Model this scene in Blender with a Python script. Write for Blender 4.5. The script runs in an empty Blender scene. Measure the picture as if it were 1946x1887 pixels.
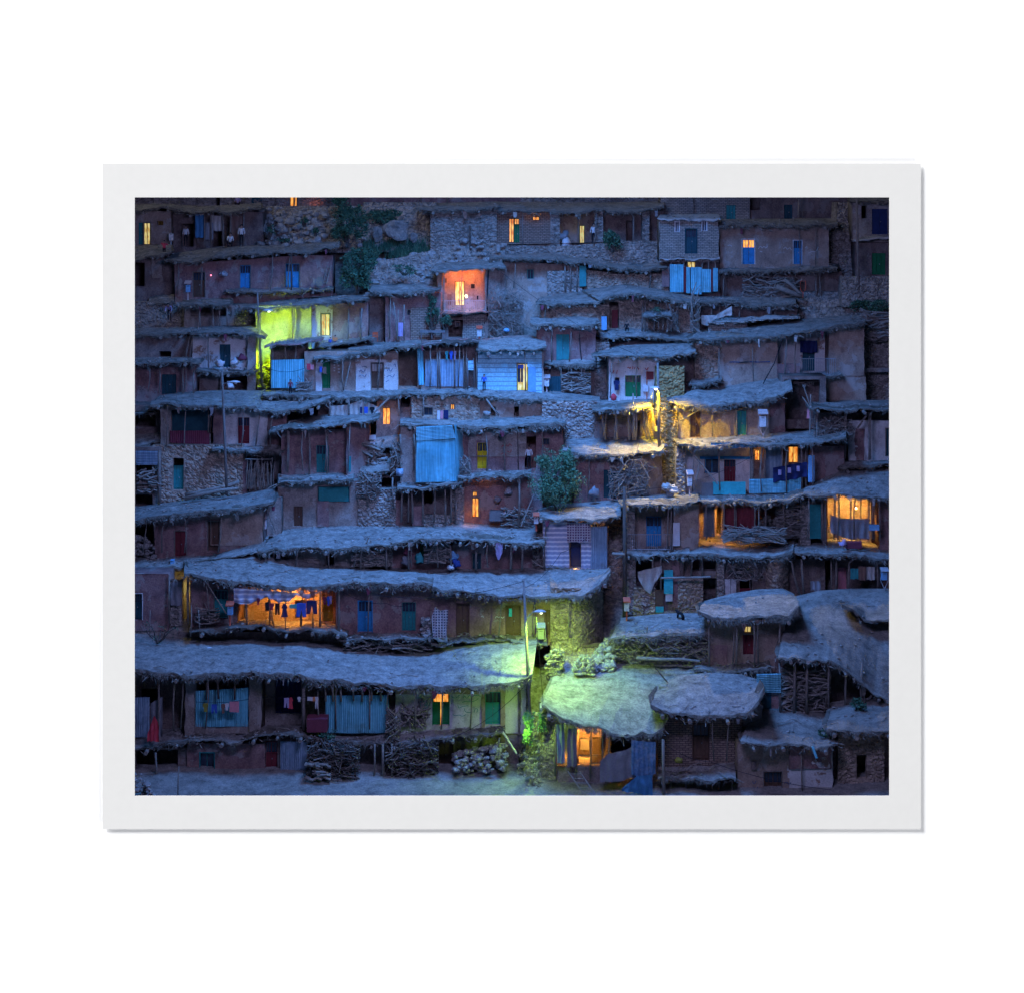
import bpy, bmesh, math, random
from mathutils import Vector, noise
random.seed(11)
R = random.random
U = random.uniform
SC = bpy.context.scene
COL = SC.collection
F_PX, HX, HY = 3167.0, 973.0, 155.0        # focal length and horizon of the shift lens, in photo pixels

def P(x, y, Y):                             # a photo pixel at distance Y, in metres
    return Vector(((x - HX) * Y / F_PX, Y, -(y - HY) * Y / F_PX))

TAB = [(1900, 76), (1525, 84), (1480, 87), (1385, 88), (1222, 92.3), (1200, 92.6), (1080, 96), (995, 98.8),
       (895, 99.8), (795, 102.7), (745, 104.6), (640, 109), (565, 112.2), (465, 116.8), (385, 123.6), (300, 133), (100, 150)]
def D(py):                                  # distance of the hillside where it shows at height py
    for (a, A), (b, B) in zip(TAB, TAB[1:]):
        if py >= b:
            return A + (B - A) * (a - py) / (a - b) if py <= a else A
    return TAB[-1][1]

def nz(x, y, z=0.0, s=1.0):
    return noise.noise(Vector((x * s, y * s, z * s)))

# ------------------------------------------------------------------ materials
MATS = {}
def nodes_of(name):
    m = bpy.data.materials.new(name)
    m.use_nodes = True
    nt = m.node_tree
    return m, nt, nt.nodes, nt.links, nt.nodes['Principled BSDF']

def ramp(N, stops):
    r = N.new('ShaderNodeValToRGB')
    e = r.color_ramp.elements
    while len(e) < len(stops):
        e.new(0.5)
    for k, (p, c) in enumerate(stops):
        e[k].position = p
        e[k].color = (c[0], c[1], c[2], 1)
    return r

def surf(key, name, cols, scale=1.2, fine=22, rough=.95, bump=.5, kind='mud', detail=.35, metal=0, spec=.2, bscale=None):
    m, nt, N, L, b = nodes_of(name)
    tc = N.new('ShaderNodeTexCoord')
    co = tc.outputs['Object']
    n1 = N.new('ShaderNodeTexNoise'); n1.inputs['Scale'].default_value = scale; n1.inputs['Detail'].default_value = 8; n1.inputs['Roughness'].default_value = .65
    L.new(co, n1.inputs['Vector'])
    k = len(cols)
    r = ramp(N, [(.3 + .4 * i / max(1, k - 1), c) for i, c in enumerate(cols)])
    L.new(n1.outputs['Fac'], r.inputs['Fac'])
    n2 = N.new('ShaderNodeTexNoise'); n2.inputs['Scale'].default_value = fine; n2.inputs['Detail'].default_value = 4
    L.new(co, n2.inputs['Vector'])
    r2 = ramp(N, [(.25, (1 - detail,) * 3), (.75, (1 + detail * .6,) * 3)])
    L.new(n2.outputs['Fac'], r2.inputs['Fac'])
    mx = N.new('ShaderNodeMix'); mx.data_type = 'RGBA'; mx.blend_type = 'MULTIPLY'; mx.inputs[0].default_value = 1
    L.new(r.outputs['Color'], mx.inputs[6]); L.new(r2.outputs['Color'], mx.inputs[7])
    out = mx.outputs[2]
    if kind == 'mud' and key.startswith(('mud', 'white', 'patch', 'earth', 'ground')):
        soil = key in ('earth', 'ground')
        mp = N.new('ShaderNodeMapping'); mp.inputs['Scale'].default_value = (2.0, 1.6, 2.0) if soil else (1.3, 1.3, .7); L.new(co, mp.inputs[0])
        n4 = N.new('ShaderNodeTexNoise'); n4.inputs['Scale'].default_value = 1.5; n4.inputs['Detail'].default_value = 7; n4.inputs['Roughness'].default_value = .75; L.new(mp.outputs[0], n4.inputs['Vector'])
        r4 = ramp(N, [(.33, (.6, .57, .57)), (.5, (1, 1, 1)), (.7, (1.15, 1.13, 1.13))]); L.new(n4.outputs['Fac'], r4.inputs['Fac'])
        if key.startswith('mud'):                # old plaster repairs with ragged edges
            n6 = N.new('ShaderNodeTexNoise'); n6.inputs['Scale'].default_value = .75; n6.inputs['Detail'].default_value = 9; n6.inputs['Roughness'].default_value = .62; L.new(co, n6.inputs['Vector'])
            r6 = ramp(N, [(.545, (0, 0, 0)), (.565, (.75, .75, .75))]); L.new(n6.outputs['Fac'], r6.inputs['Fac'])
            c6 = cols[-1]; g6 = sum(c6) / 3
            m6 = N.new('ShaderNodeMix'); m6.data_type = 'RGBA'; L.new(r6.outputs['Color'], m6.inputs[0]); L.new(out, m6.inputs[6])
            m6.inputs[7].default_value = (.25 * c6[0] + .85 * g6, .25 * c6[1] + .8 * g6, .25 * c6[2] + .75 * g6, 1); out = m6.outputs[2]
        v4 = N.new('ShaderNodeTexVoronoi'); v4.inputs['Scale'].default_value = 3.1; L.new(co, v4.inputs['Vector'])
        r5 = ramp(N, [(.07, (.4, .38, .38)), (.11, (1, 1, 1))]); L.new(v4.outputs['Distance'], r5.inputs['Fac'])
        if soil:                                 # trodden paths and damp patches
            mp.inputs['Scale'].default_value = (.7, 1.3, .7); n7 = N.new('ShaderNodeTexNoise'); n7.inputs['Scale'].default_value = 2.6; n7.inputs['Detail'].default_value = 6; n7.inputs['Roughness'].default_value = .7; L.new(co, n7.inputs['Vector'])
            r5 = ramp(N, [(.36, (.74, .73, .73)), (.48, (1, 1, 1)), (.64, (1.14, 1.13, 1.11))]); L.new(n7.outputs['Fac'], r5.inputs['Fac'])
        for rr_ in (r4, r5):
            m4 = N.new('ShaderNodeMix'); m4.data_type = 'RGBA'; m4.blend_type = 'MULTIPLY'; m4.inputs[0].default_value = .9
            L.new(out, m4.inputs[6]); L.new(rr_.outputs['Color'], m4.inputs[7]); out = m4.outputs[2]
    hgt = n2.outputs['Fac']
    if kind == 'stone':
        v = N.new('ShaderNodeTexVoronoi'); v.inputs['Scale'].default_value = 4.2; v.feature = 'F1'
        wob = N.new('ShaderNodeVectorMath'); wob.operation = 'MULTIPLY'; wob.inputs[1].default_value = (1, 1, 1.5)
        L.new(co, wob.inputs[0]); L.new(wob.outputs[0], v.inputs['Vector'])
        rr = ramp(N, [(0, (.55, .52, .5)), (.5, (1, 1, 1)), (1, (1.35, 1.3, 1.25))])
        sp = N.new('ShaderNodeSeparateColor'); L.new(v.outputs['Color'], sp.inputs[0]); L.new(sp.outputs[0], rr.inputs['Fac'])
        m2 = N.new('ShaderNodeMix'); m2.data_type = 'RGBA'; m2.blend_type = 'MULTIPLY'; m2.inputs[0].default_value = .8
        L.new(out, m2.inputs[6]); L.new(rr.outputs['Color'], m2.inputs[7]); out = m2.outputs[2]
    if kind == 'brick':
        bt = N.new('ShaderNodeTexBrick'); bt.inputs['Scale'].default_value = 1
        bt.inputs['Brick Width'].default_value = .3; bt.inputs['Row Height'].default_value = .115; bt.inputs['Mortar Size'].default_value = .016
        sx = N.new('ShaderNodeSeparateXYZ'); L.new(co, sx.inputs[0])
        cx = N.new('ShaderNodeCombineXYZ'); L.new(sx.outputs[0], cx.inputs[0]); L.new(sx.outputs[2], cx.inputs[1])
        L.new(cx.outputs[0], bt.inputs['Vector'])
        bt.inputs['Color1'].default_value = (1.15, 1.12, 1.1, 1); bt.inputs['Color2'].default_value = (.75, .73, .72, 1); bt.inputs['Mortar'].default_value = (.3, .28, .27, 1)
        m2 = N.new('ShaderNodeMix'); m2.data_type = 'RGBA'; m2.blend_type = 'MULTIPLY'; m2.inputs[0].default_value = 1
        L.new(out, m2.inputs[6]); L.new(bt.outputs['Color'], m2.inputs[7]); out = m2.outputs[2]
        hgt = bt.outputs['Fac']
    if kind == 'patchy':                     # flaking whitewash over mud
        n3 = N.new('ShaderNodeTexNoise'); n3.inputs['Scale'].default_value = .8; n3.inputs['Detail'].default_value = 6; n3.inputs['Roughness'].default_value = .7
        L.new(co, n3.inputs['Vector'])
        rr = ramp(N, [(.4, (0, 0, 0)), (.44, (1, 1, 1))])
        L.new(n3.outputs['Fac'], rr.inputs['Fac'])
        m2 = N.new('ShaderNodeMix'); m2.data_type = 'RGBA'
        L.new(rr.outputs['Color'], m2.inputs[0]); m2.inputs[6].default_value = (.3, .2, .15, 1); L.new(out, m2.inputs[7]); out = m2.outputs[2]
    if kind in ('stripe', 'check', 'plank', 'rust'):
        sx = N.new('ShaderNodeSeparateXYZ'); L.new(co, sx.inputs[0])
        def wave(o, sc, lo=.45, hi=.55):
            mm = N.new('ShaderNodeMath'); mm.operation = 'MULTIPLY'; mm.inputs[1].default_value = sc; L.new(o, mm.inputs[0])
            si = N.new('ShaderNodeMath'); si.operation = 'SINE'; L.new(mm.outputs[0], si.inputs[0])
            mr = N.new('ShaderNodeMapRange'); mr.inputs[1].default_value = lo * 2 - 1; mr.inputs[2].default_value = hi * 2 - 1; L.new(si.outputs[0], mr.inputs[0])
            return mr.outputs[0]
        if kind == 'stripe':
            f = wave(sx.outputs[2], 24, .6, .75); c2 = (.7, .66, .68)
        elif kind == 'check':
            a = wave(sx.outputs[0], 42, .6, .7); c_ = wave(sx.outputs[2], 42, .6, .7)
            mm = N.new('ShaderNodeMath'); mm.operation = 'MAXIMUM'; L.new(a, mm.inputs[0]); L.new(c_, mm.inputs[1]); f = mm.outputs[0]; c2 = (.45, .42, .44)
        elif kind == 'rust':
            f = n1.outputs['Fac']; rr = ramp(N, [(.58, (0, 0, 0)), (.68, (1, 1, 1))]); L.new(f, rr.inputs[0]); f = rr.outputs['Color']; c2 = (.22, .13, .1)
        else:
            f = wave(sx.outputs[2], 22, .9, .97); c2 = (.14, .22, .28)
        m2 = N.new('ShaderNodeMix'); m2.data_type = 'RGBA'
        L.new(f, m2.inputs[0]); L.new(out, m2.inputs[6]); m2.inputs[7].default_value = (*c2, 1); out = m2.outputs[2]
    if kind in ('sheet', 'sheeth'):
        mp = N.new('ShaderNodeMapping'); mp.inputs['Scale'].default_value = (9, 2, .5) if kind == 'sheet' else (.6, 2, 9); L.new(co, mp.inputs[0])
        n4 = N.new('ShaderNodeTexNoise'); n4.inputs['Scale'].default_value = 1.2; n4.inputs['Detail'].default_value = 5; L.new(mp.outputs[0], n4.inputs['Vector'])
        r4 = ramp(N, [(.34, (.66, .68, .7)), (.5, (.95, .95, .95)), (.66, (1.25, 1.22, 1.2))]); L.new(n4.outputs['Fac'], r4.inputs['Fac'])
        n5 = N.new('ShaderNodeTexNoise'); n5.inputs['Scale'].default_value = .9; n5.inputs['Detail'].default_value = 7; n5.inputs['Roughness'].default_value = .7; L.new(co, n5.inputs['Vector'])
        r5 = ramp(N, [(.56, (1, 1, 1)), (.7, (.72, .55, .48))]); L.new(n5.outputs['Fac'], r5.inputs['Fac'])
        for rr_ in (r4, r5):
            m4 = N.new('ShaderNodeMix'); m4.data_type = 'RGBA'; m4.blend_type = 'MULTIPLY'; m4.inputs[0].default_value = .85
            L.new(out, m4.inputs[6]); L.new(rr_.outputs['Color'], m4.inputs[7]); out = m4.outputs[2]
    L.new(out, b.inputs['Base Color'])
    b.inputs['Roughness'].default_value = rough
    b.inputs['Metallic'].default_value = metal
    b.inputs['Specular IOR Level'].default_value = spec
    if bump:
        bp = N.new('ShaderNodeBump'); bp.inputs['Strength'].default_value = bump; bp.inputs['Distance'].default_value = .04
        L.new(hgt, bp.inputs['Height']); L.new(bp.outputs[0], b.inputs['Normal'])
    MATS[key] = m
    return m

def glow(key, name, c1, c2, strength, scale=3.0, dark=0.35):
    m, nt, N, L, b = nodes_of(name)
    tc = N.new('ShaderNodeTexCoord')
    mp = N.new('ShaderNodeMapping'); mp.inputs['Scale'].default_value = (3, 3, .6)
    L.new(tc.outputs['Object'], mp.inputs[0])
    n = N.new('ShaderNodeTexNoise'); n.inputs['Scale'].default_value = scale; n.inputs['Detail'].default_value = 3
    L.new(mp.outputs[0], n.inputs['Vector'])
    r = ramp(N, [(dark, c1), (.65, c2)])
    L.new(n.outputs['Fac'], r.inputs['Fac'])
    L.new(r.outputs['Color'], b.inputs['Emission Color'])
    L.new(r.outputs['Color'], b.inputs['Base Color'])
    b.inputs['Emission Strength'].default_value = strength
    MATS[key] = m

def bulb(key, name, c, s):
    m, nt, N, L, b = nodes_of(name)
    b.inputs['Base Color'].default_value = (*c, 1); b.inputs['Emission Color'].default_value = (*c, 1); b.inputs['Emission Strength'].default_value = s
    MATS[key] = m

# ------------------------------------------------------------------ mesh building
class MB:
    def __init__(s):
        s.v, s.f, s.m, s.mats = [], [], [], []
    def mi(s, k):
        if k not in s.mats: s.mats.append(k)
        return s.mats.index(k)
    def add(s, vs, fs, k):
        o = len(s.v); i = s.mi(k)
        s.v += [Vector(p) for p in vs]
        for f in fs:
            s.f.append([o + a for a in f]); s.m.append(i)
    def box(s, a, b, k):
        (x0, y0, z0), (x1, y1, z1) = a, b
        s.add([(x0, y0, z0), (x1, y0, z0), (x1, y1, z0), (x0, y1, z0), (x0, y0, z1), (x1, y0, z1), (x1, y1, z1), (x0, y1, z1)],
              [(0, 3, 2, 1), (4, 5, 6, 7), (0, 1, 5, 4), (1, 2, 6, 5), (2, 3, 7, 6), (3, 0, 4, 7)], k)
    def pbox(s, x0, x1, y0, y1, Y, d, k):    # box whose front face fills pixels x0..x1, y0..y1 at distance Y, d deep
        a = P(x0, y1, Y); b = P(x1, y0, Y)
        s.box((a.x, Y, a.z), (b.x, Y + d, b.z), k)
    def tube(s, pts, r, k, n=6, r2=None, cap=True):
        pts = [Vector(p) for p in pts]; r2 = r if r2 is None else r2
        vs, fs = [], []
        for i, p in enumerate(pts):
            t = (pts[min(i + 1, len(pts) - 1)] - pts[max(i - 1, 0)])
            t = t.normalized() if t.length > 1e-6 else Vector((0, 0, 1))
            a = t.cross(Vector((0, 0, 1)) if abs(t.z) < .9 else Vector((1, 0, 0))).normalized(); b = t.cross(a)
            rr = r + (r2 - r) * i / max(1, len(pts) - 1)
            for j in range(n):
                q = 2 * math.pi * j / n
                vs.append(p + (a * math.cos(q) + b * math.sin(q)) * rr)
        for i in range(len(pts) - 1):
            for j in range(n):
                fs.append((i * n + j, i * n + (j + 1) % n, (i + 1) * n + (j + 1) % n, (i + 1) * n + j))
        if cap:
            fs.append(tuple(range(n - 1, -1, -1))); fs.append(tuple(range((len(pts) - 1) * n, len(pts) * n)))
        s.add(vs, fs, k)
    def stick(s, a, b, r, k, bend=.05, n=5):
        a, b = Vector(a), Vector(b); d = (b - a).length * bend
        m1 = a.lerp(b, .35) + Vector((U(-d, d), U(-d, d), U(-d, d))); m2 = a.lerp(b, .7) + Vector((U(-d, d), U(-d, d), U(-d, d)))
        s.tube([a, m1, m2, b], r, k, n, r * .7)
    def stone(s, c, r, k, flat=.75):
        vs = []
        ph = U(0, 9)
        for i in range(1, 4):
            for j in range(6):
                th = math.pi * i / 4; q = 2 * math.pi * j / 6 + ph
                rr = r * U(.66, 1.2)
                vs.append(Vector(c) + Vector((math.sin(th) * math.cos(q) * rr * 1.15, math.sin(th) * math.sin(q) * rr, math.cos(th) * rr * flat)))
        vs += [Vector(c) + Vector((0, 0, r * flat)), Vector(c) - Vector((0, 0, r * flat))]
        fs = []
        for i in range(2):
            for j in range(6):
                fs.append((i * 6 + j, (i + 1) * 6 + j, (i + 1) * 6 + (j + 1) % 6, i * 6 + (j + 1) % 6))
        for j in range(6):
            fs.append((18, j, (j + 1) % 6)); fs.append((19, 12 + (j + 1) % 6, 12 + j))
        s.add(vs, fs, k)
    def blob(s, c, r, k, flat=1.0):
        n, m_ = 7, 10; vs = []; fs = []; sd = U(0, 99)
        for i in range(1, n):
            for j in range(m_):
                th = math.pi * i / n; q = 2 * math.pi * j / m_
                d = Vector((math.sin(th) * math.cos(q), math.sin(th) * math.sin(q), math.cos(th)))
                f = .9 + .8 * nz(d.x, d.y, d.z + sd, 1.2) + .45 * nz(d.x, d.y, d.z + sd, 3)
                if d.z < -.5: d = Vector((d.x, d.y, -.5))
                vs.append(Vector(c) + Vector((d.x * 1.05, d.y * .8, d.z * flat)) * r * f)
        o = len(vs); vs += [Vector(c) + Vector((0, 0, r * flat)), Vector(c) - Vector((0, 0, r * .5))]
        for i in range(n - 2):
            for j in range(m_): fs.append((i * m_ + j, (i + 1) * m_ + j, (i + 1) * m_ + (j + 1) % m_, i * m_ + (j + 1) % m_))
        for j in range(m_): fs.append((o, j, (j + 1) % m_)); fs.append((o + 1, (n - 2) * m_ + (j + 1) % m_, (n - 2) * m_ + j))
        s.add(vs, fs, k)
    def grid(s, rows, k, close=False):
        n = len(rows[0]); vs = [p for r in rows for p in r]; fs = []
        for i in range(len(rows) - 1):
            for j in range(n - 1):
                fs.append((i * n + j, (i + 1) * n + j, (i + 1) * n + j + 1, i * n + j + 1))
        s.add(vs, fs, k)
    def build(s, name, parent=None, smooth=False):
        me = bpy.data.meshes.new(name)
        if parent is None:
            lo = Vector((sum(p.x for p in s.v) / len(s.v), sum(p.y for p in s.v) / len(s.v), min(p.z for p in s.v)))
        else:
            q = parent
            lo = Vector((0, 0, 0))
            while q:
                lo += q.location; q = q.parent
        me.from_pydata([p - lo for p in s.v], [], s.f)
        for k in s.mats: me.materials.append(MATS[k])
        me.polygons.foreach_set('material_index', s.m)
        if smooth: me.polygons.foreach_set('use_smooth', [True] * len(s.f))
        me.update()
        o = bpy.data.objects.new(name, me); COL.objects.link(o)
        if parent is None: o.location = lo
        else: o.parent = parent
        return o

def tag(o, label=None, cat=None, group=None, kind=None):
    if label: o['label'] = label
    if cat: o['category'] = cat
    if group: o['group'] = group
    if kind: o['kind'] = kind
    return o

def empty(name, loc, label, cat, group=None):
    o = bpy.data.objects.new(name, None); COL.objects.link(o); o.location = loc; o.empty_display_size = .3
    return tag(o, label, cat, group)

def lerp_poly(pl, x):
    if x <= pl[0][0]: return pl[0][1]
    for (a, A), (b, B) in zip(pl, pl[1:]):
        if x <= b: return A + (B - A) * (x - a) / max(1e-6, b - a)
    return pl[-1][1]

def resample(pl, n):                         # n+1 points along a pixel polyline, smoothed
    L_ = [0]
    for (a, A), (b, B) in zip(pl, pl[1:]): L_.append(L_[-1] + math.hypot(b - a, B - A))
    out = []
    for i in range(n + 1):
        t = L_[-1] * i / n
        for k in range(len(pl) - 1):
            if t <= L_[k + 1] + 1e-6:
                u = (t - L_[k]) / max(1e-6, L_[k + 1] - L_[k])
                out.append((pl[k][0] + (pl[k + 1][0] - pl[k][0]) * u, pl[k][1] + (pl[k + 1][1] - pl[k][1]) * u)); break
        else:
            out.append(pl[-1])
    sm = [out[0]]
    for i in range(1, n): sm.append(tuple((out[i - 1][q] + 2 * out[i][q] + out[i + 1][q]) / 4 for q in (0, 1)))
    return sm + [out[-1]]

HOUSES = 'mud houses stacked up the hillside'
class T:
    """one thing: an Empty at its base, methods add its parts"""
    def __init__(s, name, label, cat, x, y, Y=None, group=None):
        s.Y = D(y) if Y is None else Y; s.yb = y
        s.o = empty(name, P(x, y, s.Y), label, cat, group or (HOUSES if cat == 'house' else None))
    def wall(s, x0, x1, yt, yb, k, ops=(), dY=0, depth=1.7, step=None, amp=None, tilt=0, curve=None, name='wall', label=None, top=None, low=9, box=True, Yend=None):
        stone = k.startswith('stone') or k.startswith('rubble')
        step = step or (2.2 if stone else 5.0)
        amp = amp if amp is not None else (.13 if stone else .05)
        Yw = s.Y + dY
        yB = yb + low
        def Yat(u, v):
            q = Yw + tilt * (yb - v) / max(1, yb - yt)
            if Yend is not None: q += (Yend - dY) * (u - x0) / (x1 - x0)
            if curve: q += curve(u)
            return q
        xs, ys = {x0, x1}, {yt, yB}
        for op in ops:
            xs |= {min(max(op[1], x0), x1), min(max(op[2], x0), x1)}; ys |= {min(max(op[3], yt), yB), min(max(op[4], yt), yB)}
        def sub(st):
            st = sorted(st); out = []
            for a, b in zip(st, st[1:]):
                n = max(1, round((b - a) / step)); out += [a + (b - a) * i / n for i in range(n)]
            return out + [st[-1]]
        xs, ys = sub(xs), sub(ys)
        mb = MB(); idx = {}; vs = []; fs = []
        sd = U(0, 99)
        for i, u in enumerate(xs):
            for j, v in enumerate(ys):
                vv = v
                if top: vv = max(v, lerp_poly(top, u) + 4)
                p = P(u, vv, Yat(u, vv)); dd = 1.0
                for op in ops:
                    dx = max(op[1] - u, 0, u - op[2]); dy = max(op[3] - v, 0, v - op[4])
                    dd = min(dd, math.hypot(dx, dy) / 8)
                if stone:
                    q = Vector((p.x * 3.6, sd, p.z * 5.2)); q += Vector((nz(p.x, p.z, sd, 2), 0, nz(p.z, p.x, sd, 2))) * .5
                    f = noise.voronoi(q, distance_metric='DISTANCE')[0]
                    d = min(1, max(0, (f[1] - f[0]) * 2.6)) ** .6
                    p.y -= amp * d * dd + .1 * nz(p.x, p.z, sd, .8) * dd
                else:
                    p.y += (nz(p.x, p.z, sd, .7) * amp * 1.6 + nz(p.x, p.z, sd, 3.5) * amp * .5) * dd
                    if i in (0, len(xs) - 1):
                        p.x += nz(p.z, sd, 0, 1.6) * .07
                idx[i, j] = len(vs); vs.append(p)
        for i in range(len(xs) - 1):
            for j in range(len(ys) - 1):
                cu, cv = (xs[i] + xs[i + 1]) / 2, (ys[j] + ys[j + 1]) / 2
                if any(op[1] < cu < op[2] and op[3] < cv < op[4] for op in ops if op[0] != 'p'): continue
                fs.append((idx[i, j], idx[i, j + 1], idx[i + 1, j + 1], idx[i + 1, j]))
        mb.add(vs, fs, k)
        for op in ops:
            if op[0] == 'p': continue
            a, b, c, d = op[1:5]
            Yo = Yat((a + b) / 2, (c + d) / 2); q = .32
            A, B, C_, D_ = P(a, c, Yo), P(b, c, Yo), P(b, d, Yo), P(a, d, Yo)
            bk = [Vector((p.x, p.y + q, p.z)) for p in (A, B, C_, D_)]
            mb.add([A, B, C_, D_] + bk, [(0, 4, 5, 1), (1, 5, 6, 2), (2, 6, 7, 3), (3, 7, 4, 0)], k)
        if box:                              # sides, back, floor and ceiling of the room behind
            Ya, Yb_ = Yat(x0, yt), Yat(x1, yt)
            yT0 = max(yt, lerp_poly(top, x0) + 4) if top else yt
            yT1 = max(yt, lerp_poly(top, x1) + 4) if top else yt
            A, B, C_, D_ = P(x0, yT0, Ya), P(x1, yT1, Yb_), P(x1, yB, Yat(x1, yB)), P(x0, yB, Yat(x0, yB))
            bk = [Vector((p.x, max(Ya, Yb_) + depth, p.z - (.12 if n_ < 2 else 0))) for n_, p in enumerate((A, B, C_, D_))]
            mb.add([A, B, C_, D_] + bk, [(0, 3, 7, 4), (1, 5, 6, 2), (4, 7, 6, 5), (0, 4, 5, 1), (3, 2, 6, 7)], k)
        w = mb.build(name, s.o, smooth=not stone)
        if label: w['label'] = label
        for op in ops:
            s.fit(op, Yat((op[1] + op[2]) / 2, (op[3] + op[4]) / 2))
        return w
    def fit(s, op, Y):
        kind, a, b, c, d = op[:5]
        k = op[5] if len(op) > 5 else 'wood'; fl = op[6] if len(op) > 6 else ''
        if kind == 'o':
            return
        Yd = Y + .14
        if kind in 'dp':
            if kind == 'p': Yd = Y - .05
            mb = MB(); n = 4 if '4' in fl else 2 if '2' in fl else 3
            glass = c + (d - c) * .32 if ('g' in fl or 'G' in fl) else c
            w = (b - a) / n
            for i in range(n): mb.pbox(a + i * w + .25, a + (i + 1) * w - .25, glass, d, Yd + (.02 if i % 2 else 0), .05, k)
            mb.pbox(a, b, d - (d - c) * .12, d - (d - c) * .09, Yd - .025, .03, k); mb.pbox(a, b, glass, glass + 1.2, Yd - .025, .03, k)
            if glass > c:
                m_ = (a + b) / 2
                for q in (a + .6, m_, b - .6): mb.pbox(q - .6, q + .6, c, glass, Yd, .05, k)
                mb.pbox(a, b, c, c + 1.2, Yd, .05, k)
                for q in (a + (b - a) * .25, a + (b - a) * .75): mb.pbox(q - .25, q + .25, c, glass, Yd + .01, .03, k)
            o = mb.build('door', s.o)
            if glass > c:
                g = MB(); g.pbox(a, b, c, glass, Yd + .06, .02, 'lit_orange' if 'G' in fl else 'glass'); g.build('window_pane', o)
            hb = MB(); hb.pbox((a + b) / 2 + 1, (a + b) / 2 + 2.2, (c + d) / 2 - .6, (c + d) / 2 + 1.2, Yd - .04, .05, 'metal'); hb.build('handle', o)
        if kind in 'wlg':
            o = MB(); t = 1.3
            for q in ((a, a + t, c, d), (b - t, b, c, d), (a + t, b - t, c, c + t), (a + t, b - t, d - t, d), ((a + b) / 2 - .5, (a + b) / 2 + .5, c + t, d - t)):
                o.pbox(*q, Yd, .06, k)
            o = o.build('door' if d - c > 35 else 'window', s.o)
            g = MB(); g.pbox(a + .5, b - .5, c + .5, d - .5, Yd + .07, .03, ('lit_yellow' if 'y' in fl else 'lit_orange') if kind == 'l' else 'glass'); g.build('window_pane', o)
        if 'n' not in fl:
            mb = MB(); t = 1.4; kf = k if kind != 'l' and 'f' in fl else 'white' if 'W' in fl else 'wood'
            Yf = Y - .03
            mb.pbox(a - t, a, c - t, d, Yf, .2, kf); mb.pbox(b, b + t, c - t, d, Yf, .2, kf); mb.pbox(a, b, c - t, c, Yf, .2, kf)
            mb.build('frame', o)
    def roof(s, Fp, Bp, t=8, over=.7, Yb=None, nv=10, k='earth', kf='thatch', fringe=1.0, beams=1.0, name='roof', dY=0, Yf=None, curl=0, sticks=1.0):
        Yf = (s.Y + dY - over) if Yf is None else Yf
        mb_ = sum(q[1] for q in Bp) / len(Bp)
        Yb = D(mb_) + .3 if Yb is None else Yb
        ln = sum(math.hypot(b[0] - a[0], b[1] - a[1]) for a, b in zip(Fp, Fp[1:]))
        n = max(4, int(ln / 3.2)); Fs, Bs = resample(Fp, n), resample(Bp, n)
        tm = t * .68 * Yf / F_PX; sd = U(0, 99)
        rows = []
        fr = []; bk = []
        for (fx, fy), (bx, by) in zip(Fs, Bs):
            fp = P(fx, fy, Yf); fp.y += nz(fp.x, sd, 0, .6) * .3 + nz(fp.x, sd, 7, 2.4) * .16; fp.z += nz(fp.x, sd, 3, 1.1) * .13 + nz(fp.x, sd, 8, 3.1) * .06
            fr.append(fp); bk.append(P(bx, by, Yb))
        rows.append([p + Vector((0, .5, -.02)) for p in bk])
        for j in range(nv + 1):
            v = j / nv; row = []
            for a, b in zip(bk, fr):
                p = a.lerp(b, v); w = math.sin(math.pi * v)
                p.z += nz(p.x, p.y, sd, .5) * .22 * w + nz(p.x, p.y, sd, 1.7) * .1 * min(1, w * 2) + nz(p.x, p.y, sd, 5) * .035 + curl * w
                row.append(p)
            rows.append(row)
        def off(dy, dz, a=0.0):
            return [p + Vector((0, dy + nz(p.x, sd, dz, 3) * a, dz * tm * max(.35, .82 + .75 * nz(p.x, sd, 4, 1.0) + .4 * nz(p.x, sd, 6, 3.2)) + nz(p.x, sd, dz + 5, 4.5) * a)) for p in fr]
        rows += [off(-.04, -.16, .05), off(-.09, -.6, .1), off(-.06, -1.0, .12), off(.3, -.95, .06), off(over + .35, -.8)]
        mb = MB(); nr = len(rows)
        mb.grid(rows[:nv + 2], k); top_n = len(mb.v)
        mb.grid(rows[nv + 1:], kf)
        for e in (0, -1):
            ring = [r[e] for r in rows]
            mb.add(ring, [tuple(range(len(ring))) if e == -1 else tuple(reversed(range(len(ring))))], kf)
        o = mb.build(name, s.o, smooth=True)
        for p_ in o.data.polygons: p_.use_smooth = p_.material_index == 0
        if fringe:
            fb = MB(); lm = ln * Yf / F_PX
            for _ in range(int(lm * 95 * fringe)):
                q = U(0, n - .01); i = int(q); p = fr[i].lerp(fr[i + 1], q - i)
                if R() > .45 + 1.3 * nz(p.x, sd, 4, 1.0) + .6 * nz(p.x, sd, 9, .5): continue
                h_ = R(); p = p + Vector((0, -.1 - .04 * R(), -tm * (.15 + .9 * h_)))
                l = U(.1, .42) * (.5 + h_ * .7); d = Vector((U(-1, 1), U(-.9, .1), U(-1, .05))).normalized() * l
                w = Vector((U(.006, .016), U(-.01, .01), U(-.01, .01)))
                fb.add([p - w, p + w, p + d], [(0, 1, 2)], 'straw' if R() < .3 else 'thatch')
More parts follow.
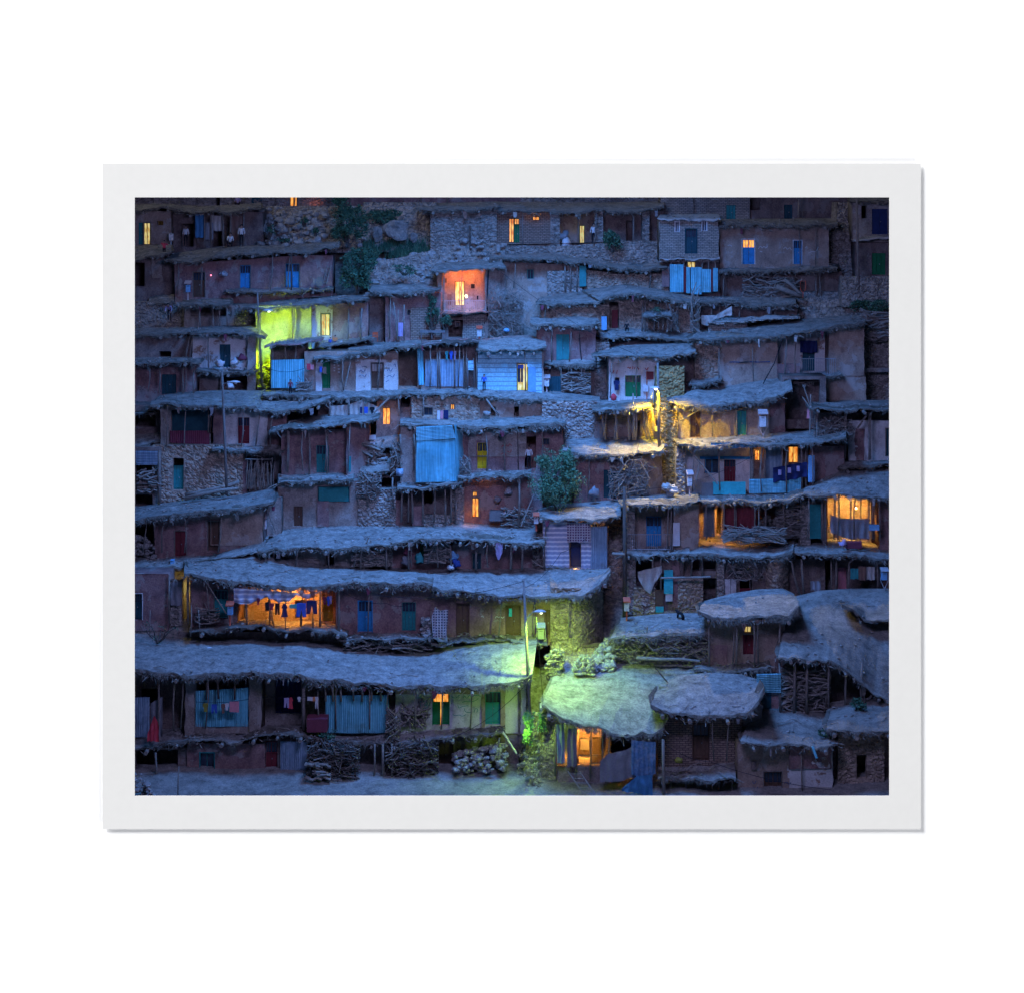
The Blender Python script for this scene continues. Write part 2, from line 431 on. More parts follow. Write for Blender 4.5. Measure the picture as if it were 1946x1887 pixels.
            for _ in range(int(lm * 6 * fringe * sticks)):
                q = U(0, n - .01); i = int(q); p = fr[i].lerp(fr[i + 1], q - i) + Vector((0, 0, -tm * U(.6, 1.1)))
                l = U(.25, 1.1); ang = U(-1.5, 1.5)
                d = Vector((math.sin(ang), -math.cos(ang) * .5, U(-.5, .12))) * l
                fb.stick(p + Vector((0, .25, 0)), p + d * .6, U(.012, .03), 'stick', .08, 4)
            fb.build('thatch_fringe', o)
        if fringe >= .3 and name == 'roof':
            x = U(15, 60)
            while x < ln - 12:                   # crooked props under the eave, rags hung from it
                q = x / ln * n; i = min(int(q), n - 1); p = fr[i].lerp(fr[i + 1], q - i); px_ = Fs[i][0]; fy_ = Fs[i][1]
                if 30 < s.yb - fy_ < 105 and R() < .6:
                    p_ = p + Vector((0, U(.15, .4), -tm * .8)); b_ = P(px_ + U(-3, 3), s.yb, p_.y); m_ = p_.lerp(b_, U(.35, .65)) + Vector((U(-.09, .09), U(-.05, .05), 0))
                    pb = MB(); pb.tube([p_, m_, b_], U(.025, .04), 'wood', 6, U(.035, .055)); pb.build('prop', s.o, smooth=True)
                if R() < .45:
                    p_ = p + Vector((U(-.6, .6), -.12, -tm * .8)); w_ = U(.05, .16); h_ = U(.15, .5); rg = MB()
                    g_ = [[p_ + Vector((w_ * (u - 1) * (1 - .3 * v * R()), .05 * nz(u, v, p_.x), -h_ * v / 3)) for u in range(3)] for v in range(4)]
                    rg.grid(g_, random.choice(('c_grey', 'c_cream', 'c_brown', 'c_grey', 'thatch', 'c_plum'))); rg.build('hanging_rag', o)
                x += U(30, 75)
        db = MB()
        for _ in range(int(ln * .2)):
            q = U(0, n - .01); i = int(q); v = R() ** .8; p = bk[i].lerp(fr[i], v); p = p + (bk[i + 1].lerp(fr[i + 1], v) - p) * (q - i)
            if R() < .7: db.stone(p + Vector((0, 0, .06 + .1 * nz(p.x, p.y, sd, 1.7))), U(.03, .085), 'stone_loose' if R() < .4 else 'earth', .6)
            else:
                an = U(0, 3.1); d_ = Vector((math.cos(an), math.sin(an), U(-.05, .1))) * U(.2, .6); p = p + Vector((0, 0, .07)); db.stick(p - d_, p + d_, U(.012, .03), 'stick', .1, 4)
        if db.v: tag(db.build('roof_debris', o), kind='stuff')
        if beams:
            x = U(10, 30)
            while x < ln - 8:
                q = x / ln * n; i = min(int(q), n - 1); p = fr[i].lerp(fr[i + 1], q - i)
                b_ = MB(); r_ = U(.06, .11); yy = U(.15, .5)
                b_.tube([p + Vector((U(-.05, .05), -yy, -tm - r_ * .6)), p + Vector((0, over + .6, -tm - r_ * .5))], r_, 'log', 7)
                b_.build('beam', o)
                x += U(32, 62) / max(.2, beams)
        return o
    def post(s, x, yt, yb, r=.06, dY=-.5, lean=0, k='wood', name='post'):
        Yp = s.Y + dY; mb = MB()
        a, b = P(x + lean, yt, Yp), P(x, yb + 2, Yp)
        m = a.lerp(b, .5) + Vector((U(-.05, .05), U(-.04, .04), 0))
        mb.tube([a, m, b], r * .85, k, 7, r)
        return mb.build(name, s.o, smooth=True)
    def posts(s, xs, yt, yb, **kw):
        for x in xs: s.post(x, yt + U(-2, 2), yb + U(-1, 1), **{**kw, 'lean': kw.get('lean', 0) + U(-2, 2), 'r': kw.get('r', .055) * U(.8, 1.25)})
    def sheet(s, x0, x1, y0, y1, k='sheet_blue', dY=-.3, corr='v', yt1=None, yb1=None, xt=(0, 0), name='corrugated_sheet', pitch=3.6, amp=.035, thick=.012, label=None):
        o = sheet(x0, x1, y0, y1, s.Y + dY, k, corr, yt1, yb1, xt, pitch, amp, s.o, name)
        if label: o['label'] = label
        return o
    def cloth(s, x0, x1, y0, y1, k, dY=-.4, name='curtain', sag=0, fold=.06, rag=2, **kw):
        return cloth(x0, x1, y0, y1, s.Y + dY, k, name, s.o, sag, fold, rag, **kw)
    def box(s, x0, x1, y0, y1, k, dY=-.2, d=.2, name='panel', label=None):
        mb = MB(); mb.pbox(x0, x1, y0, y1, s.Y + dY, d, k); o = mb.build(name, s.o)
        if label: o['label'] = label
        return o
    def rail(s, x0, x1, yt, yb, dY=-.5, k='metal', n=None):
        mb = MB(); Yr = s.Y + dY
        mb.pbox(x0, x1, yt, yt + .9, Yr, .03, k)
        mb.pbox(x0, x1, yb - 1, yb, Yr, .03, k)
        n = n or int((x1 - x0) / 4)
        for i in range(n + 1):
            u = x0 + (x1 - x0) * i / n; mb.pbox(u - .25, u + .25, yt, yb, Yr + .005, .02, k)
        return mb.build('railing', s.o)
    def ink(s, strokes, k, dY=-.09, w=.55, name='wall_writing'):
        mb = MB(); Yi = s.Y + dY
        for st in strokes:
            st = resample(st, max(2, len(st) * 2)) if len(st) > 2 else st
            L_, R_ = [], []
            for i, (x, y) in enumerate(st):
                a = st[max(0, i - 1)]; b = st[min(len(st) - 1, i + 1)]
                dx, dy = b[0] - a[0], b[1] - a[1]; l = math.hypot(dx, dy) or 1
                L_.append(P(x - dy / l * w, y + dx / l * w, Yi)); R_.append(P(x + dy / l * w, y - dx / l * w, Yi))
            mb.grid([L_, R_], k)
        return mb.build(name, s.o)

def sheet(x0, x1, y0, y1, Y, k, corr='v', yt1=None, yb1=None, xt=(0, 0), pitch=3.6, amp=.035, parent=None, name='corrugated_sheet'):
    yt1 = y0 if yt1 is None else yt1; yb1 = y1 if yb1 is None else yb1
    w = x1 - x0; h = max(y1 - y0, 1)
    nu = max(4, int(w / pitch * 4)) if corr == 'v' else max(2, int(w / 8)); nv = max(3, int(h / pitch * 4)) if corr == 'h' else max(2, int(h / 10))
    mb = MB(); rows = []; rows2 = []
    sd = U(0, 50)
    for j in range(nv + 1):
        v = j / nv; row = []; row2 = []
        for i in range(nu + 1):
            u = i / nu
            x = x0 + w * u + (xt[0] * (1 - u) + xt[1] * u) * (1 - v); y = (y0 + (yt1 - y0) * u) * (1 - v) + (y1 + (yb1 - y1) * u) * v
            p = P(x, y, Y)
            ph = (u * w if corr == 'v' else v * h) / pitch * 2 * math.pi
            p.y += (amp * math.sin(ph) if corr else 0) + nz(p.x, p.z, sd, .9) * .06
            if corr == 'v' and nu and int(u * w / 26) % 2: p.y -= .025
            row.append(p); row2.append(p + Vector((0, .012, 0)))
        rows.append(row); rows2.append(row2)
    mb.grid(rows, k); mb.grid([list(reversed(r)) for r in rows2], k)
    return mb.build(name, parent, smooth=True)

def cloth(x0, x1, y0, y1, Y, k, name='hanging_cloth', parent=None, sag=0, fold=.06, rag=2, top=None, bot=None, nf=None, xb=(0, 0)):
    w = x1 - x0; nu = max(6, int(w / 2)); nv = max(4, int((y1 - y0) / 4)); mb = MB(); rows = []; sd = U(0, 99)
    nf = nf or max(2, w / 9)
    for j in range(nv + 1):
        v = j / nv; row = []
        for i in range(nu + 1):
            u = i / nu
            yt = (lerp_poly(top, x0 + u * w) if top else y0) + sag * 4 * u * (1 - u)
            yb = (lerp_poly(bot, x0 + u * w) if bot else y1) + rag * nz(u * 5, sd)
            y = yt + (yb - yt) * v
            x = x0 + u * w + v * (xb[0] * (1 - u) + xb[1] * u)
            p = P(x, y, Y)
            p.y += fold * math.sin(u * nf * 6.28 + sd + nz(u * 3, v * 2, sd) * 2) * (.35 + .65 * v) + nz(u * 4, v * 3, sd) * fold
            row.append(p)
        rows.append(row)
    mb.grid(rows, k)
    mb.grid([[p + Vector((0, .012, 0)) for p in reversed(r)] for r in rows], k)
    return mb.build(name, parent, smooth=True)

def thing_cloth(x0, x1, y0, y1, k, label, Y=None, cat='cloth', name='hanging_cloth', group=None, **kw):
    return tag(cloth(x0, x1, y0, y1, Y if Y else D(y1) - .9, k, name, None, **kw), label, cat, group)

# ------------------------------------------------------------------ loose things
def woodpile(x0, x1, y0, y1, label, Y=None, n=60, horiz=.8, r=.045, depth=.7, name='firewood_pile', cat='firewood', k='stick', ln=1.3, crook=.12, group='piles of firewood'):
    Y = D(y1) - .6 if Y is None else Y
    mb = MB()
    for _ in range(n):
        x, y = U(x0, x1), U(y0, y1); c = P(x, y, Y + U(0, depth))
        a = U(-.35, .35) if R() < horiz else U(-1.5, 1.5); l = ln * U(.35, .6)
        if abs(y - y0) < 6: l *= .8
        d = Vector((math.cos(a), U(-.35, .35), math.sin(a))) * l
        pa, pb = c - d, c + d
        lo = P(x0 - 3, y1, Y); hi = P(x1 + 3, y1, Y)
        for q in (pa, pb): q.x = min(max(q.x, lo.x), hi.x); q.z = max(q.z, lo.z)
        mb.stick(pa, pb, r * U(.5, 1.3), k if R() < .6 else 'wood', crook, 5)
    return tag(mb.build(name), label, cat, group)

def stonepile(x0, x1, y0, y1, label, Y=None, n=60, r=.16, depth=.8, top=None, name='stone_heap', cat='stones', k='stone_loose', group='heaps of loose stones', slope=.0):
    n = int(n * 1.5)
    Y = D(y1) - .5 if Y is None else Y
    mb = MB()
    for _ in range(n):
        x = U(x0, x1); yt = lerp_poly(top, x) if top else y0
        t = R(); y = yt + (y1 - yt) * t
        mb.stone(P(x, y, Y + (1 - t) * slope + U(0, depth)), r * (.38 + .95 * R() ** 2), k, U(.55, .95))
    return tag(mb.build(name), label, cat, group)

def pole(x0, y0, x1, y1, Y, r, label, name='pole', cat='pole', k='wood_dark', Y1=None):
    mb = MB(); a, b = P(x0, y0, Y if Y1 is None else Y1), P(x1, y1, Y)
    mb.tube([a, a.lerp(b, .5) + Vector((U(-.03, .03), 0, 0)), b], r * .8, k, 8, r)
    return tag(mb.build(name, smooth=True), label, cat)

def log(a, b, r, k, label):
    mb = MB(); mb.stick(P(*a), P(*b), r, k, .03, 9)
    return tag(mb.build('felled_log', smooth=True), label, 'log', 'bare trunks lying about')

def ladder(xa, ya, xb, yb, w, Y, label, n=7, Y1=None):
    e = empty('ladder', P(xb, yb, Y), label, 'ladder', 'ladders')
    Y1 = Y + .5 if Y1 is None else Y1
    for sx in (-w / 2, w / 2):
        mb = MB(); mb.tube([P(xa + sx, ya, Y1), P(xb + sx, yb, Y)], .035, 'log', 6); mb.build('rail', e)
    for i in range(n):
        t = (i + .6) / n; x = xa + (xb - xa) * t; y = ya + (yb - ya) * t; q = Y1 + (Y - Y1) * t
        mb = MB(); mb.tube([P(x - w / 2, y, q - .02), P(x + w / 2, y, q - .02)], .022, 'log', 5); mb.build('rung', e)

def donation_box(x, y, w, h, yb, label, k='white', ks='metal_red', hood=True, Y=None, ring=False):
    Y = D(yb) - .5 if Y is None else Y
    e = empty('box_on_stand', P(x, yb, Y), label, 'box', 'white boxes on metal stands')
    mb = MB(); mb.pbox(x - w / 2, x + w / 2, y, y + h, Y - .12, .24, k); mb.build('box', e)
    mb = MB(); mb.pbox(x - w / 2 * .5, x + w / 2 * .5, y + h * .12, y + h * .12 + .7, Y - .128, .02, 'black'); mb.build('slot', e)
    mb = MB()
    if ring:
        q = w * .75
        mb.tube([P(x, yb, Y), P(x, yb - h * .35, Y), P(x - q, y + h, Y), P(x - q, y - h * .5, Y), P(x + q, y - h * .5, Y), P(x + q, y + h, Y), P(x, yb - h * .35, Y)], .028, ks, 6)
    else:
        mb.tube([P(x, yb + 1, Y + .02), P(x, y - 2, Y + .16)], .05, ks, 7)
    mb.build('stand', e)
    if hood:
        mb = MB(); a, b = P(x - w * .75, y - h * .25, Y), P(x + w * .75, y - h * .55, Y)
        mb.add([(a.x, Y - .2, a.z), (b.x, Y - .2, a.z), (b.x, Y + .2, a.z + .08), (a.x, Y + .2, a.z + .08), (a.x, Y - .2, a.z + .05), (b.x, Y - .2, a.z + .05), (b.x, Y + .2, b.z + .05), (a.x, Y + .2, b.z + .05)],
               [(0, 3, 2, 1), (4, 5, 6, 7), (0, 1, 5, 4), (1, 2, 6, 5), (2, 3, 7, 6), (3, 0, 4, 7)], ks)
        mb.build('hood', e)

def bush(x, y, rx, ry, label, Y=None, n=1500, k='leaf', name='bush', cat='bush', leaf=.11, yb=None, lobes=14, up=0.0, group=None, loose=1.0):
    yb = y + ry if yb is None else yb
    Y = D(yb) - .8 if Y is None else Y
    s = Y / F_PX; c = P(x, y, Y)
    e = empty(name, P(x, yb, Y), label, cat, group or 'bushes and trees among the houses')
    mb = MB(); W, Hh = rx * s, ry * s
    lb = []
    for _ in range(lobes):
        a = U(0, 6.28); el = U(-1, 1); q = U(.35, .78) * loose
        lb.append((Vector((math.cos(a) * math.sqrt(1 - el * el) * W * q, math.sin(a) * math.sqrt(1 - el * el) * W * q * .8, el * Hh * q)), U(.28, .5) / loose ** 2))
    for i in range(n):
        o, q = random.choice(lb)
        d = Vector((random.gauss(0, 1), random.gauss(0, 1), random.gauss(0, 1))).normalized() * (R() ** .45)
        p = c + o + Vector((d.x * W * q, d.y * W * q, d.z * Hh * q))
        if nz(p.x, p.y, p.z, 2.0) < -.14: continue
        a = Vector((U(-1, 1), U(-1, 1), U(-.6, 1) + up)).normalized() * leaf * U(.6, 1.4); b = a.cross(Vector((U(-1, 1), U(-1, 1), U(-1, 1)))).normalized() * leaf * .35
        mb.add([p - a, p + b, p + a, p - b], [(0, 1, 2, 3)], k if R() < .65 else k + '_pale')
    mb.build('foliage', e)
    mb = MB()
    for o, q in lb[:7]:
        b = P(x, yb, Y) + Vector((U(-.1, .1), U(-.1, .1), 0))
        mb.stick(b, c + o, .035, 'wood_dark', .1, 5)
    mb.build('stem', e)

def grass(x0, x1, y0, y1, n, name='grass', h=.35, k='leaf', tilt=True):
    mb = MB()
    for _ in range(n):
        x, y = U(x0, x1), U(y0, y1)
        if nz(x * .05, y * .08, 3) < -.15: continue
        p = P(x, y, D(y) + .2)
        w = Vector((U(.01, .03), U(-.02, .02), 0)); t = p + Vector((U(-.15, .15), U(-.25, .05), h * U(.5, 1.2)))
        mb.add([p - w, p + w, t], [(0, 1, 2)], k if R() < .7 else k + '_pale')
    o = mb.build(name); o['kind'] = 'stuff'; return o

def light(name, loc, color, power, r=.08, kind='POINT', **kw):
    l = bpy.data.lights.new(name, kind); l.color = color; l.energy = power
    if kind in ('POINT', 'SPOT'): l.shadow_soft_size = r
    for a, b in kw.items(): setattr(l, a, b)
    o = bpy.data.objects.new(name, l); o.location = loc; COL.objects.link(o)
    return o

def lamp_at(x, y, Y, color, power, r=.08, aim=None, spot=150):
    if aim is None: return light('lamp_light', P(x, y, Y), color, power, r)
    o = light('lamp_light', P(x, y, Y), color, power, r, 'SPOT', spot_size=math.radians(spot), spot_blend=.4)
    o.rotation_euler = Vector(aim).to_track_quat('-Z', 'Y').to_euler(); return o

def street_lamp(xt, yt, xb, yb, Y, arm, label, bulb_key, color, power, r=.09, head=None, Ytop=None, spot=165, aim=(0, 0, -1), blend=.35):
    e = empty('street_lamp', P(xb, yb, Y), label, 'street lamp', 'street lamps on tall poles')
    Yt = Y if Ytop is None else Ytop
    mb = MB(); mb.tube([P(xt, yt, Yt), P((xt + xb) / 2, (yt + yb) / 2, (Y + Yt) / 2), P(xb, yb + 3, Y)], r * .7, 'pole', 8, r); mb.build('pole', e, smooth=True)
    if arm:
        (ax, ay), (hx, hy) = arm
        mb = MB(); mb.tube([P(ax, ay, Yt), P((ax + hx) / 2, hy - 1, Yt - .35), P(hx - 3, hy, Yt - .6)], .025, 'metal', 6); mb.build('arm', e)
        c = P(hx, hy, Yt - .75)
    else:
        hx, hy = head; c = P(hx, hy, Yt - .5)
    mb = MB(); rows = []
    for i in range(7):
        t = i / 6; row = []
        rr = math.sin(math.pi * (.12 + .8 * t)) * .17
        for j in range(9):
            q = 2 * math.pi * j / 8
            row.append(c + Vector((-.25 + .6 * t, math.cos(q) * rr, .04 + max(-.02, math.sin(q) * rr * .6))))
        rows.append(row)
    mb.grid(rows, 'lamp_shell'); mb.build('lamp_head', e, smooth=True)
    mb = MB(); mb.stone(c + Vector((.1, 0, -.03)), .09, bulb_key, .6); mb.build('bulb', e)
    if power:
        l = light('street_light', c + Vector((.1, -.05, -.16)), color, power, .1, 'SPOT', spot_size=math.radians(spot), spot_blend=blend)
        l.rotation_euler = Vector(aim).to_track_quat('-Z', 'Y').to_euler()

def person(x, yb, h, label, shirt='white', legs='black', pose='stand', Y=None, face=1, hair='black'):
    """one continuous skinned body, h pixels tall when standing"""
    Y = D(yb) - .7 if Y is None else Y
    s = h * Y / F_PX / 1.7; base = P(x, yb, Y)
    V = {'pel': (0, 0, .92), 'wai': (0, 0, 1.08), 'che': (0, 0, 1.32), 'nec': (0, 0, 1.47), 'hea': (0, -.02, 1.58), 'top': (0, -.01, 1.68),
         'shl': (-.18, 0, 1.4), 'ell': (-.25, .02, 1.12), 'hal': (-.24, -.1, .88), 'shr': (.18, 0, 1.4), 'elr': (.25, .02, 1.12), 'har': (.24, -.1, .88),
         'hil': (-.09, 0, .88), 'knl': (-.1, -.03, .48), 'anl': (-.1, .02, .08), 'tol': (-.11, -.16, .04), 'hir': (.09, 0, .88), 'knr': (.1, -.03, .48), 'anr': (.1, .02, .08), 'tor': (.11, -.16, .04)}
    if pose == 'sit':
        for q in V:
            if q[:2] not in ('hi', 'kn', 'an', 'to') or q == 'top': V[q] = (V[q][0], V[q][1] - .05, V[q][2] - .62)
        V.update(hil=(-.1, 0, .25), hir=(.1, 0, .25), knl=(-.2, -.38, .42), knr=(.2, -.36, .45), anl=(-.14, -.3, .08), anr=(.14, -.3, .08), tol=(-.15, -.46, .04), tor=(.15, -.46, .04),
                 hal=(-.14, -.33, .48), har=(.14, -.33, .48), ell=(-.27, -.1, .5), elr=(.27, -.1, .5))
    if pose == 'walk':
        V.update(knl=(-.1, -.2, .5), anl=(-.1, -.12, .1), tol=(-.1, -.3, .06), knr=(.1, .06, .48), anr=(.1, .3, .12), tor=(.1, .18, .04), ell=(-.26, .14, 1.15), hal=(-.25, .12, .92), elr=(.26, -.1, 1.15), har=(.24, -.3, 1.0))
    if pose == 'climb':
        V.update(hal=(-.2, .3, 1.6), ell=(-.3, .1, 1.35), har=(.2, .3, 1.45), elr=(.32, .1, 1.25), knl=(-.13, .22, .68), anl=(-.1, .15, .3), tol=(-.1, .3, .28), tor=(.1, .12, .04))
    if pose == 'bend':
        for q in ('wai', 'che', 'nec', 'hea', 'top', 'shl', 'shr', 'ell', 'elr', 'hal', 'har'):
            x_, y_, z_ = V[q]; d = z_ - .92; V[q] = (x_, y_ - d * .75, .92 + d * .6)
        V['hal'] = (-.2, -.6, .7); V['har'] = (.2, -.55, .65); V['ell'] = (-.25, -.4, .95); V['elr'] = (.25, -.4, .95)
    rad = {'pel': .14, 'wai': .125, 'che': .15, 'nec': .055, 'hea': .1, 'top': .07, 'shl': .065, 'ell': .045, 'hal': .035, 'shr': .065, 'elr': .045, 'har': .035,
           'hil': .09, 'knl': .062, 'anl': .045, 'tol': .035, 'hir': .09, 'knr': .062, 'anr': .045, 'tor': .035}
    E = ['pel wai', 'wai che', 'che nec', 'nec hea', 'hea top', 'che shl', 'shl ell', 'ell hal', 'che shr', 'shr elr', 'elr har', 'pel hil', 'hil knl', 'knl anl', 'anl tol', 'pel hir', 'hir knr', 'knr anr', 'anr tor']
    ks = list(V); me = bpy.data.meshes.new('p')
    me.from_pydata([Vector((V[q][0] * face, V[q][1], V[q][2])) * s for q in ks], [tuple(ks.index(a) for a in e.split()) for e in E], [])
    tmp = bpy.data.objects.new('p', me); COL.objects.link(tmp)
    m = tmp.modifiers.new('s', 'SKIN')
    for i, q in enumerate(ks):
        me.skin_vertices[0].data[i].radius = (rad[q] * s, rad[q] * s)
    me.skin_vertices[0].data[0].use_root = True
    tmp.modifiers.new('b', 'SUBSURF').levels = 1
    dg = bpy.context.evaluated_depsgraph_get(); em = bpy.data.meshes.new_from_object(tmp.evaluated_get(dg))
    bpy.data.objects.remove(tmp)
    for q in (shirt, legs, 'skin'): em.materials.append(MATS[q])
    vz = {q: Vector((V[q][0] * face, V[q][1], V[q][2])) * s for q in V}
    def near(c): return min(V, key=lambda q: (vz[q] - c).length)
    for p in em.polygons:
        q = near(p.center); p.use_smooth = True
        p.material_index = 2 if q in ('nec', 'hea', 'top', 'hal', 'har') else 1 if q in ('pel', 'hil', 'hir', 'knl', 'knr', 'anl', 'anr', 'tol', 'tor') else 0
    e = bpy.data.objects.new('person', em); COL.objects.link(e); e.location = base
    tag(e, label, 'person', 'people about the village')
    mb = MB(); hc = base + vz['hea'] + Vector((0, .015, .03)) * s
    mb.stone(hc + Vector((0, .02 * s, .035 * s)), .105 * s, hair, 1.0)
    mb.build('hair', e, smooth=True)
    return e

def wire(pts, label, r=.012, sag=.3):
    mb = MB(); out = []
    for (a, A), (b, B) in zip(pts, pts[1:]):
        pa, pb = P(*a, A), P(*b, B)
        for i in range(9):
            t = i / 8; p = pa.lerp(pb, t); p.z -= sag * 4 * t * (1 - t); out.append(p)
    mb.tube(out, r, 'black', 4)
    return tag(mb.build('cable'), label, 'cable', 'cables strung between the poles')

def garment(x0, x1, y0, y1, k, kind, label, Y, group):
    w = x1 - x0; mb = MB()
    if kind == 'trousers': ol = [(0, 0), (1, 0), (1.05, 1), (.68, 1), (.5, .4), (.32, 1), (-.05, 1)]
    elif kind == 'shirt': ol = [(.25, 0), (.75, 0), (1, .12), (.95, .5), (.78, .42), (.8, 1), (.2, 1), (.22, .42), (.05, .5), (0, .12)]
    elif kind == 'dress': ol = [(.3, 0), (.7, 0), (.95, .3), (.75, .38), (1, 1), (0, 1), (.25, .38), (.05, .3)]
    else: ol = [(0, 0), (1, 0), (1, 1), (0, .96)]
    fr = [P(x0 + w * u, y0 + (y1 - y0) * v, Y) + Vector((0, nz(u * 4, v * 3, x0) * .06, 0)) for u, v in ol]
    n = len(fr); c = sum(fr, Vector()) / n
    bk = [p + Vector((0, .05, 0)) for p in fr]
    mb.add(fr + bk, [tuple(reversed(range(n)))] + [tuple(range(n, 2 * n))] + [(i, (i + 1) % n, n + (i + 1) % n, n + i) for i in range(n)], k)
    return tag(mb.build('garment'), label, 'garment', group)
# ------------------------------------------------------------------ palette
surf('earth', 'packed earth roof', [(.19, .175, .16), (.27, .25, .23), (.34, .315, .29)], scale=1.3, fine=11, detail=.4, bump=.4)
surf('ground', 'trodden earth', [(.17, .155, .14), (.25, .23, .205), (.31, .285, .26)], scale=.8, fine=12, detail=.35)
surf('hill', 'hillside earth and rubble', [(.15, .13, .115), (.24, .21, .18), (.3, .27, .24)], scale=1.0, fine=7, detail=.45, kind='stone')
surf('thatch', 'thatch and mud edge', [(.075, .066, .056), (.15, .132, .112), (.22, .197, .168)], scale=2.5, fine=30, detail=.45)
surf('straw', 'pale straw', [(.17, .155, .13), (.3, .275, .235)], scale=3, bump=0)
surf('mud_red', 'plum red mud plaster', [(.19, .105, .105), (.29, .175, .165), (.36, .23, .215)], scale=1.0, fine=12, detail=.3)
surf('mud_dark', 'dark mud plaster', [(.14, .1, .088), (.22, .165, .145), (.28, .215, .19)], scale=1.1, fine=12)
surf('mud_tan', 'tan mud plaster', [(.27, .19, .15), (.37, .275, .22), (.44, .34, .275)], scale=.9, fine=12, detail=.25)
surf('mud_grey', 'grey mud plaster', [(.24, .19, .165), (.33, .275, .24), (.39, .33, .29)], scale=.9, fine=12)
surf('white_flake', 'flaking whitewash', [(.55, .52, .5), (.68, .66, .64)], scale=2, fine=16, detail=.2, kind='patchy')
surf('whitewash', 'old whitewash', [(.45, .43, .42), (.62, .6, .58), (.68, .66, .64)], scale=1.2, fine=16, detail=.2)
surf('stone', 'rubble stone wall', [(.2, .175, .155), (.3, .265, .235), (.37, .33, .3)], scale=1.3, fine=18, kind='stone', bump=.3)
surf('stone_tan', 'mud mortared stone wall', [(.3, .23, .18), (.4, .31, .245)], scale=1.3, fine=18, kind='stone', bump=.3)
surf('stone_lamp_tint', 'stone wall tinted by lamplight', [(.26, .19, .085), (.36, .27, .13)], scale=1.3, fine=18, kind='stone', bump=.3)  # blue taken out of the stone colour to paint in the lamp's yellow light
surf('whitewash_lamp_tint', 'yellowish limewash with lamp tint', [(.4, .4, .17), (.52, .5, .24), (.6, .58, .32)], scale=1.2, fine=14, detail=.25)  # yellowish wall, colour deepened to paint in the saturated lamp light
surf('stone_loose', 'loose stones', [(.22, .2, .185), (.33, .31, .29), (.43, .41, .385)], scale=2.4, fine=18, detail=.3)
surf('brick', 'adobe brick', [(.27, .2, .165), (.36, .27, .22)], scale=1.2, fine=16, kind='brick')
surf('brick_grey', 'pale brick', [(.32, .29, .26), (.42, .39, .35)], scale=1.2, fine=16, kind='brick')
surf('concrete', 'concrete', [(.36, .34, .32), (.46, .44, .42)], scale=1.4)
for key, nm, c in (('teal', 'teal paint', (.035, .27, .27)), ('turquoise', 'turquoise paint', (.06, .5, .52)), ('blue', 'blue paint', (.04, .29, .6)), ('blue_pale', 'pale blue paint', (.2, .45, .7)),
                   ('green', 'green paint', (.015, .2, .08)), ('brown', 'brown wood door', (.15, .085, .06)), ('maroon', 'maroon paint', (.2, .035, .045)), ('yellow', 'yellow paint', (.75, .55, .02)),
                   ('dark_teal', 'dark teal paint', (.02, .085, .11)), ('navy', 'navy paint', (.02, .04, .14)), ('white', 'white paint', (.75, .75, .76)), ('grey_wood', 'weathered grey board', (.2, .19, .19)), ('orange_paint', 'orange red paint', (.65, .12, .05))):
    surf(key, nm, [tuple(q * .75 for q in c), c], scale=2.5, fine=9, rough=.6, bump=.15, detail=.2)
surf('sheet_blue', 'pale blue steel sheet', [(.12, .44, .54), (.19, .55, .65)], scale=.7, fine=6, rough=.5, detail=.15, bump=.1, metal=.0, spec=.4, kind='sheet')
surf('sheet_grey', 'galvanised grey blue sheet', [(.19, .29, .38), (.28, .38, .47)], scale=.8, fine=6, rough=.5, detail=.2, bump=.1, spec=.4, kind='sheet')
surf('sheet_rust', 'galvanised sheet with dust', [(.15, .33, .5), (.24, .43, .6)], scale=.5, fine=6, rough=.55, kind='rust', detail=.2, bump=.1)
surf('plank_blue', 'pale blue boards', [(.24, .52, .62), (.4, .68, .76)], scale=.9, fine=9, kind='plank', rough=.7)
surf('wood', 'weathered post', [(.17, .145, .125), (.29, .25, .22)], scale=4, fine=25)
surf('wood_dark', 'dark timber', [(.07, .055, .048), (.13, .105, .09)], scale=4, fine=25)
surf('log', 'log ends', [(.2, .175, .15), (.32, .28, .245)], scale=4, fine=25)
surf('stick', 'dry sticks', [(.2, .175, .15), (.36, .32, .28)], scale=2, fine=25, bump=0)
surf('metal', 'painted metal', [(.3, .32, .35), (.42, .44, .47)], scale=4, rough=.5, bump=0)
surf('metal_red', 'red painted metal', [(.5, .1, .06), (.6, .15, .09)], scale=4, rough=.5, bump=0)
surf('metal_pale', 'pale pink metal', [(.5, .4, .38), (.58, .46, .44)], scale=4, rough=.5, bump=0)
surf('metal_yellow', 'pale yellow metal', [(.6, .55, .36), (.66, .6, .4)], scale=4, rough=.5, bump=0)
surf('pole', 'street lamp pole', [(.15, .14, .13), (.22, .2, .19)], scale=3, rough=.7, bump=.1)
surf('lamp_shell', 'lamp housing', [(.5, .52, .54), (.6, .62, .64)], scale=3, rough=.4, bump=0)
surf('black', 'black cloth', [(.012, .012, .016), (.025, .025, .03)], scale=3, bump=0)
surf('glass', 'dark window glass', [(.02, .03, .05), (.05, .07, .1)], scale=2, rough=.25, bump=0, spec=.5)
surf('leaf', 'dark leaves', [(.03, .085, .055), (.05, .13, .08)], scale=1.5, bump=0, rough=.7)
surf('leaf_pale', 'pale leaves', [(.07, .17, .1), (.11, .23, .14)], scale=1.5, bump=0, rough=.7)
surf('leaf_pale_pale', 'brightest leaves', [(.1, .22, .11), (.16, .3, .16)], scale=1.5, bump=0, rough=.7)
surf('rock', 'weathered rock', [(.15, .14, .13), (.24, .225, .21), (.31, .29, .27)], scale=1.2, fine=8, detail=.4, bump=.8)
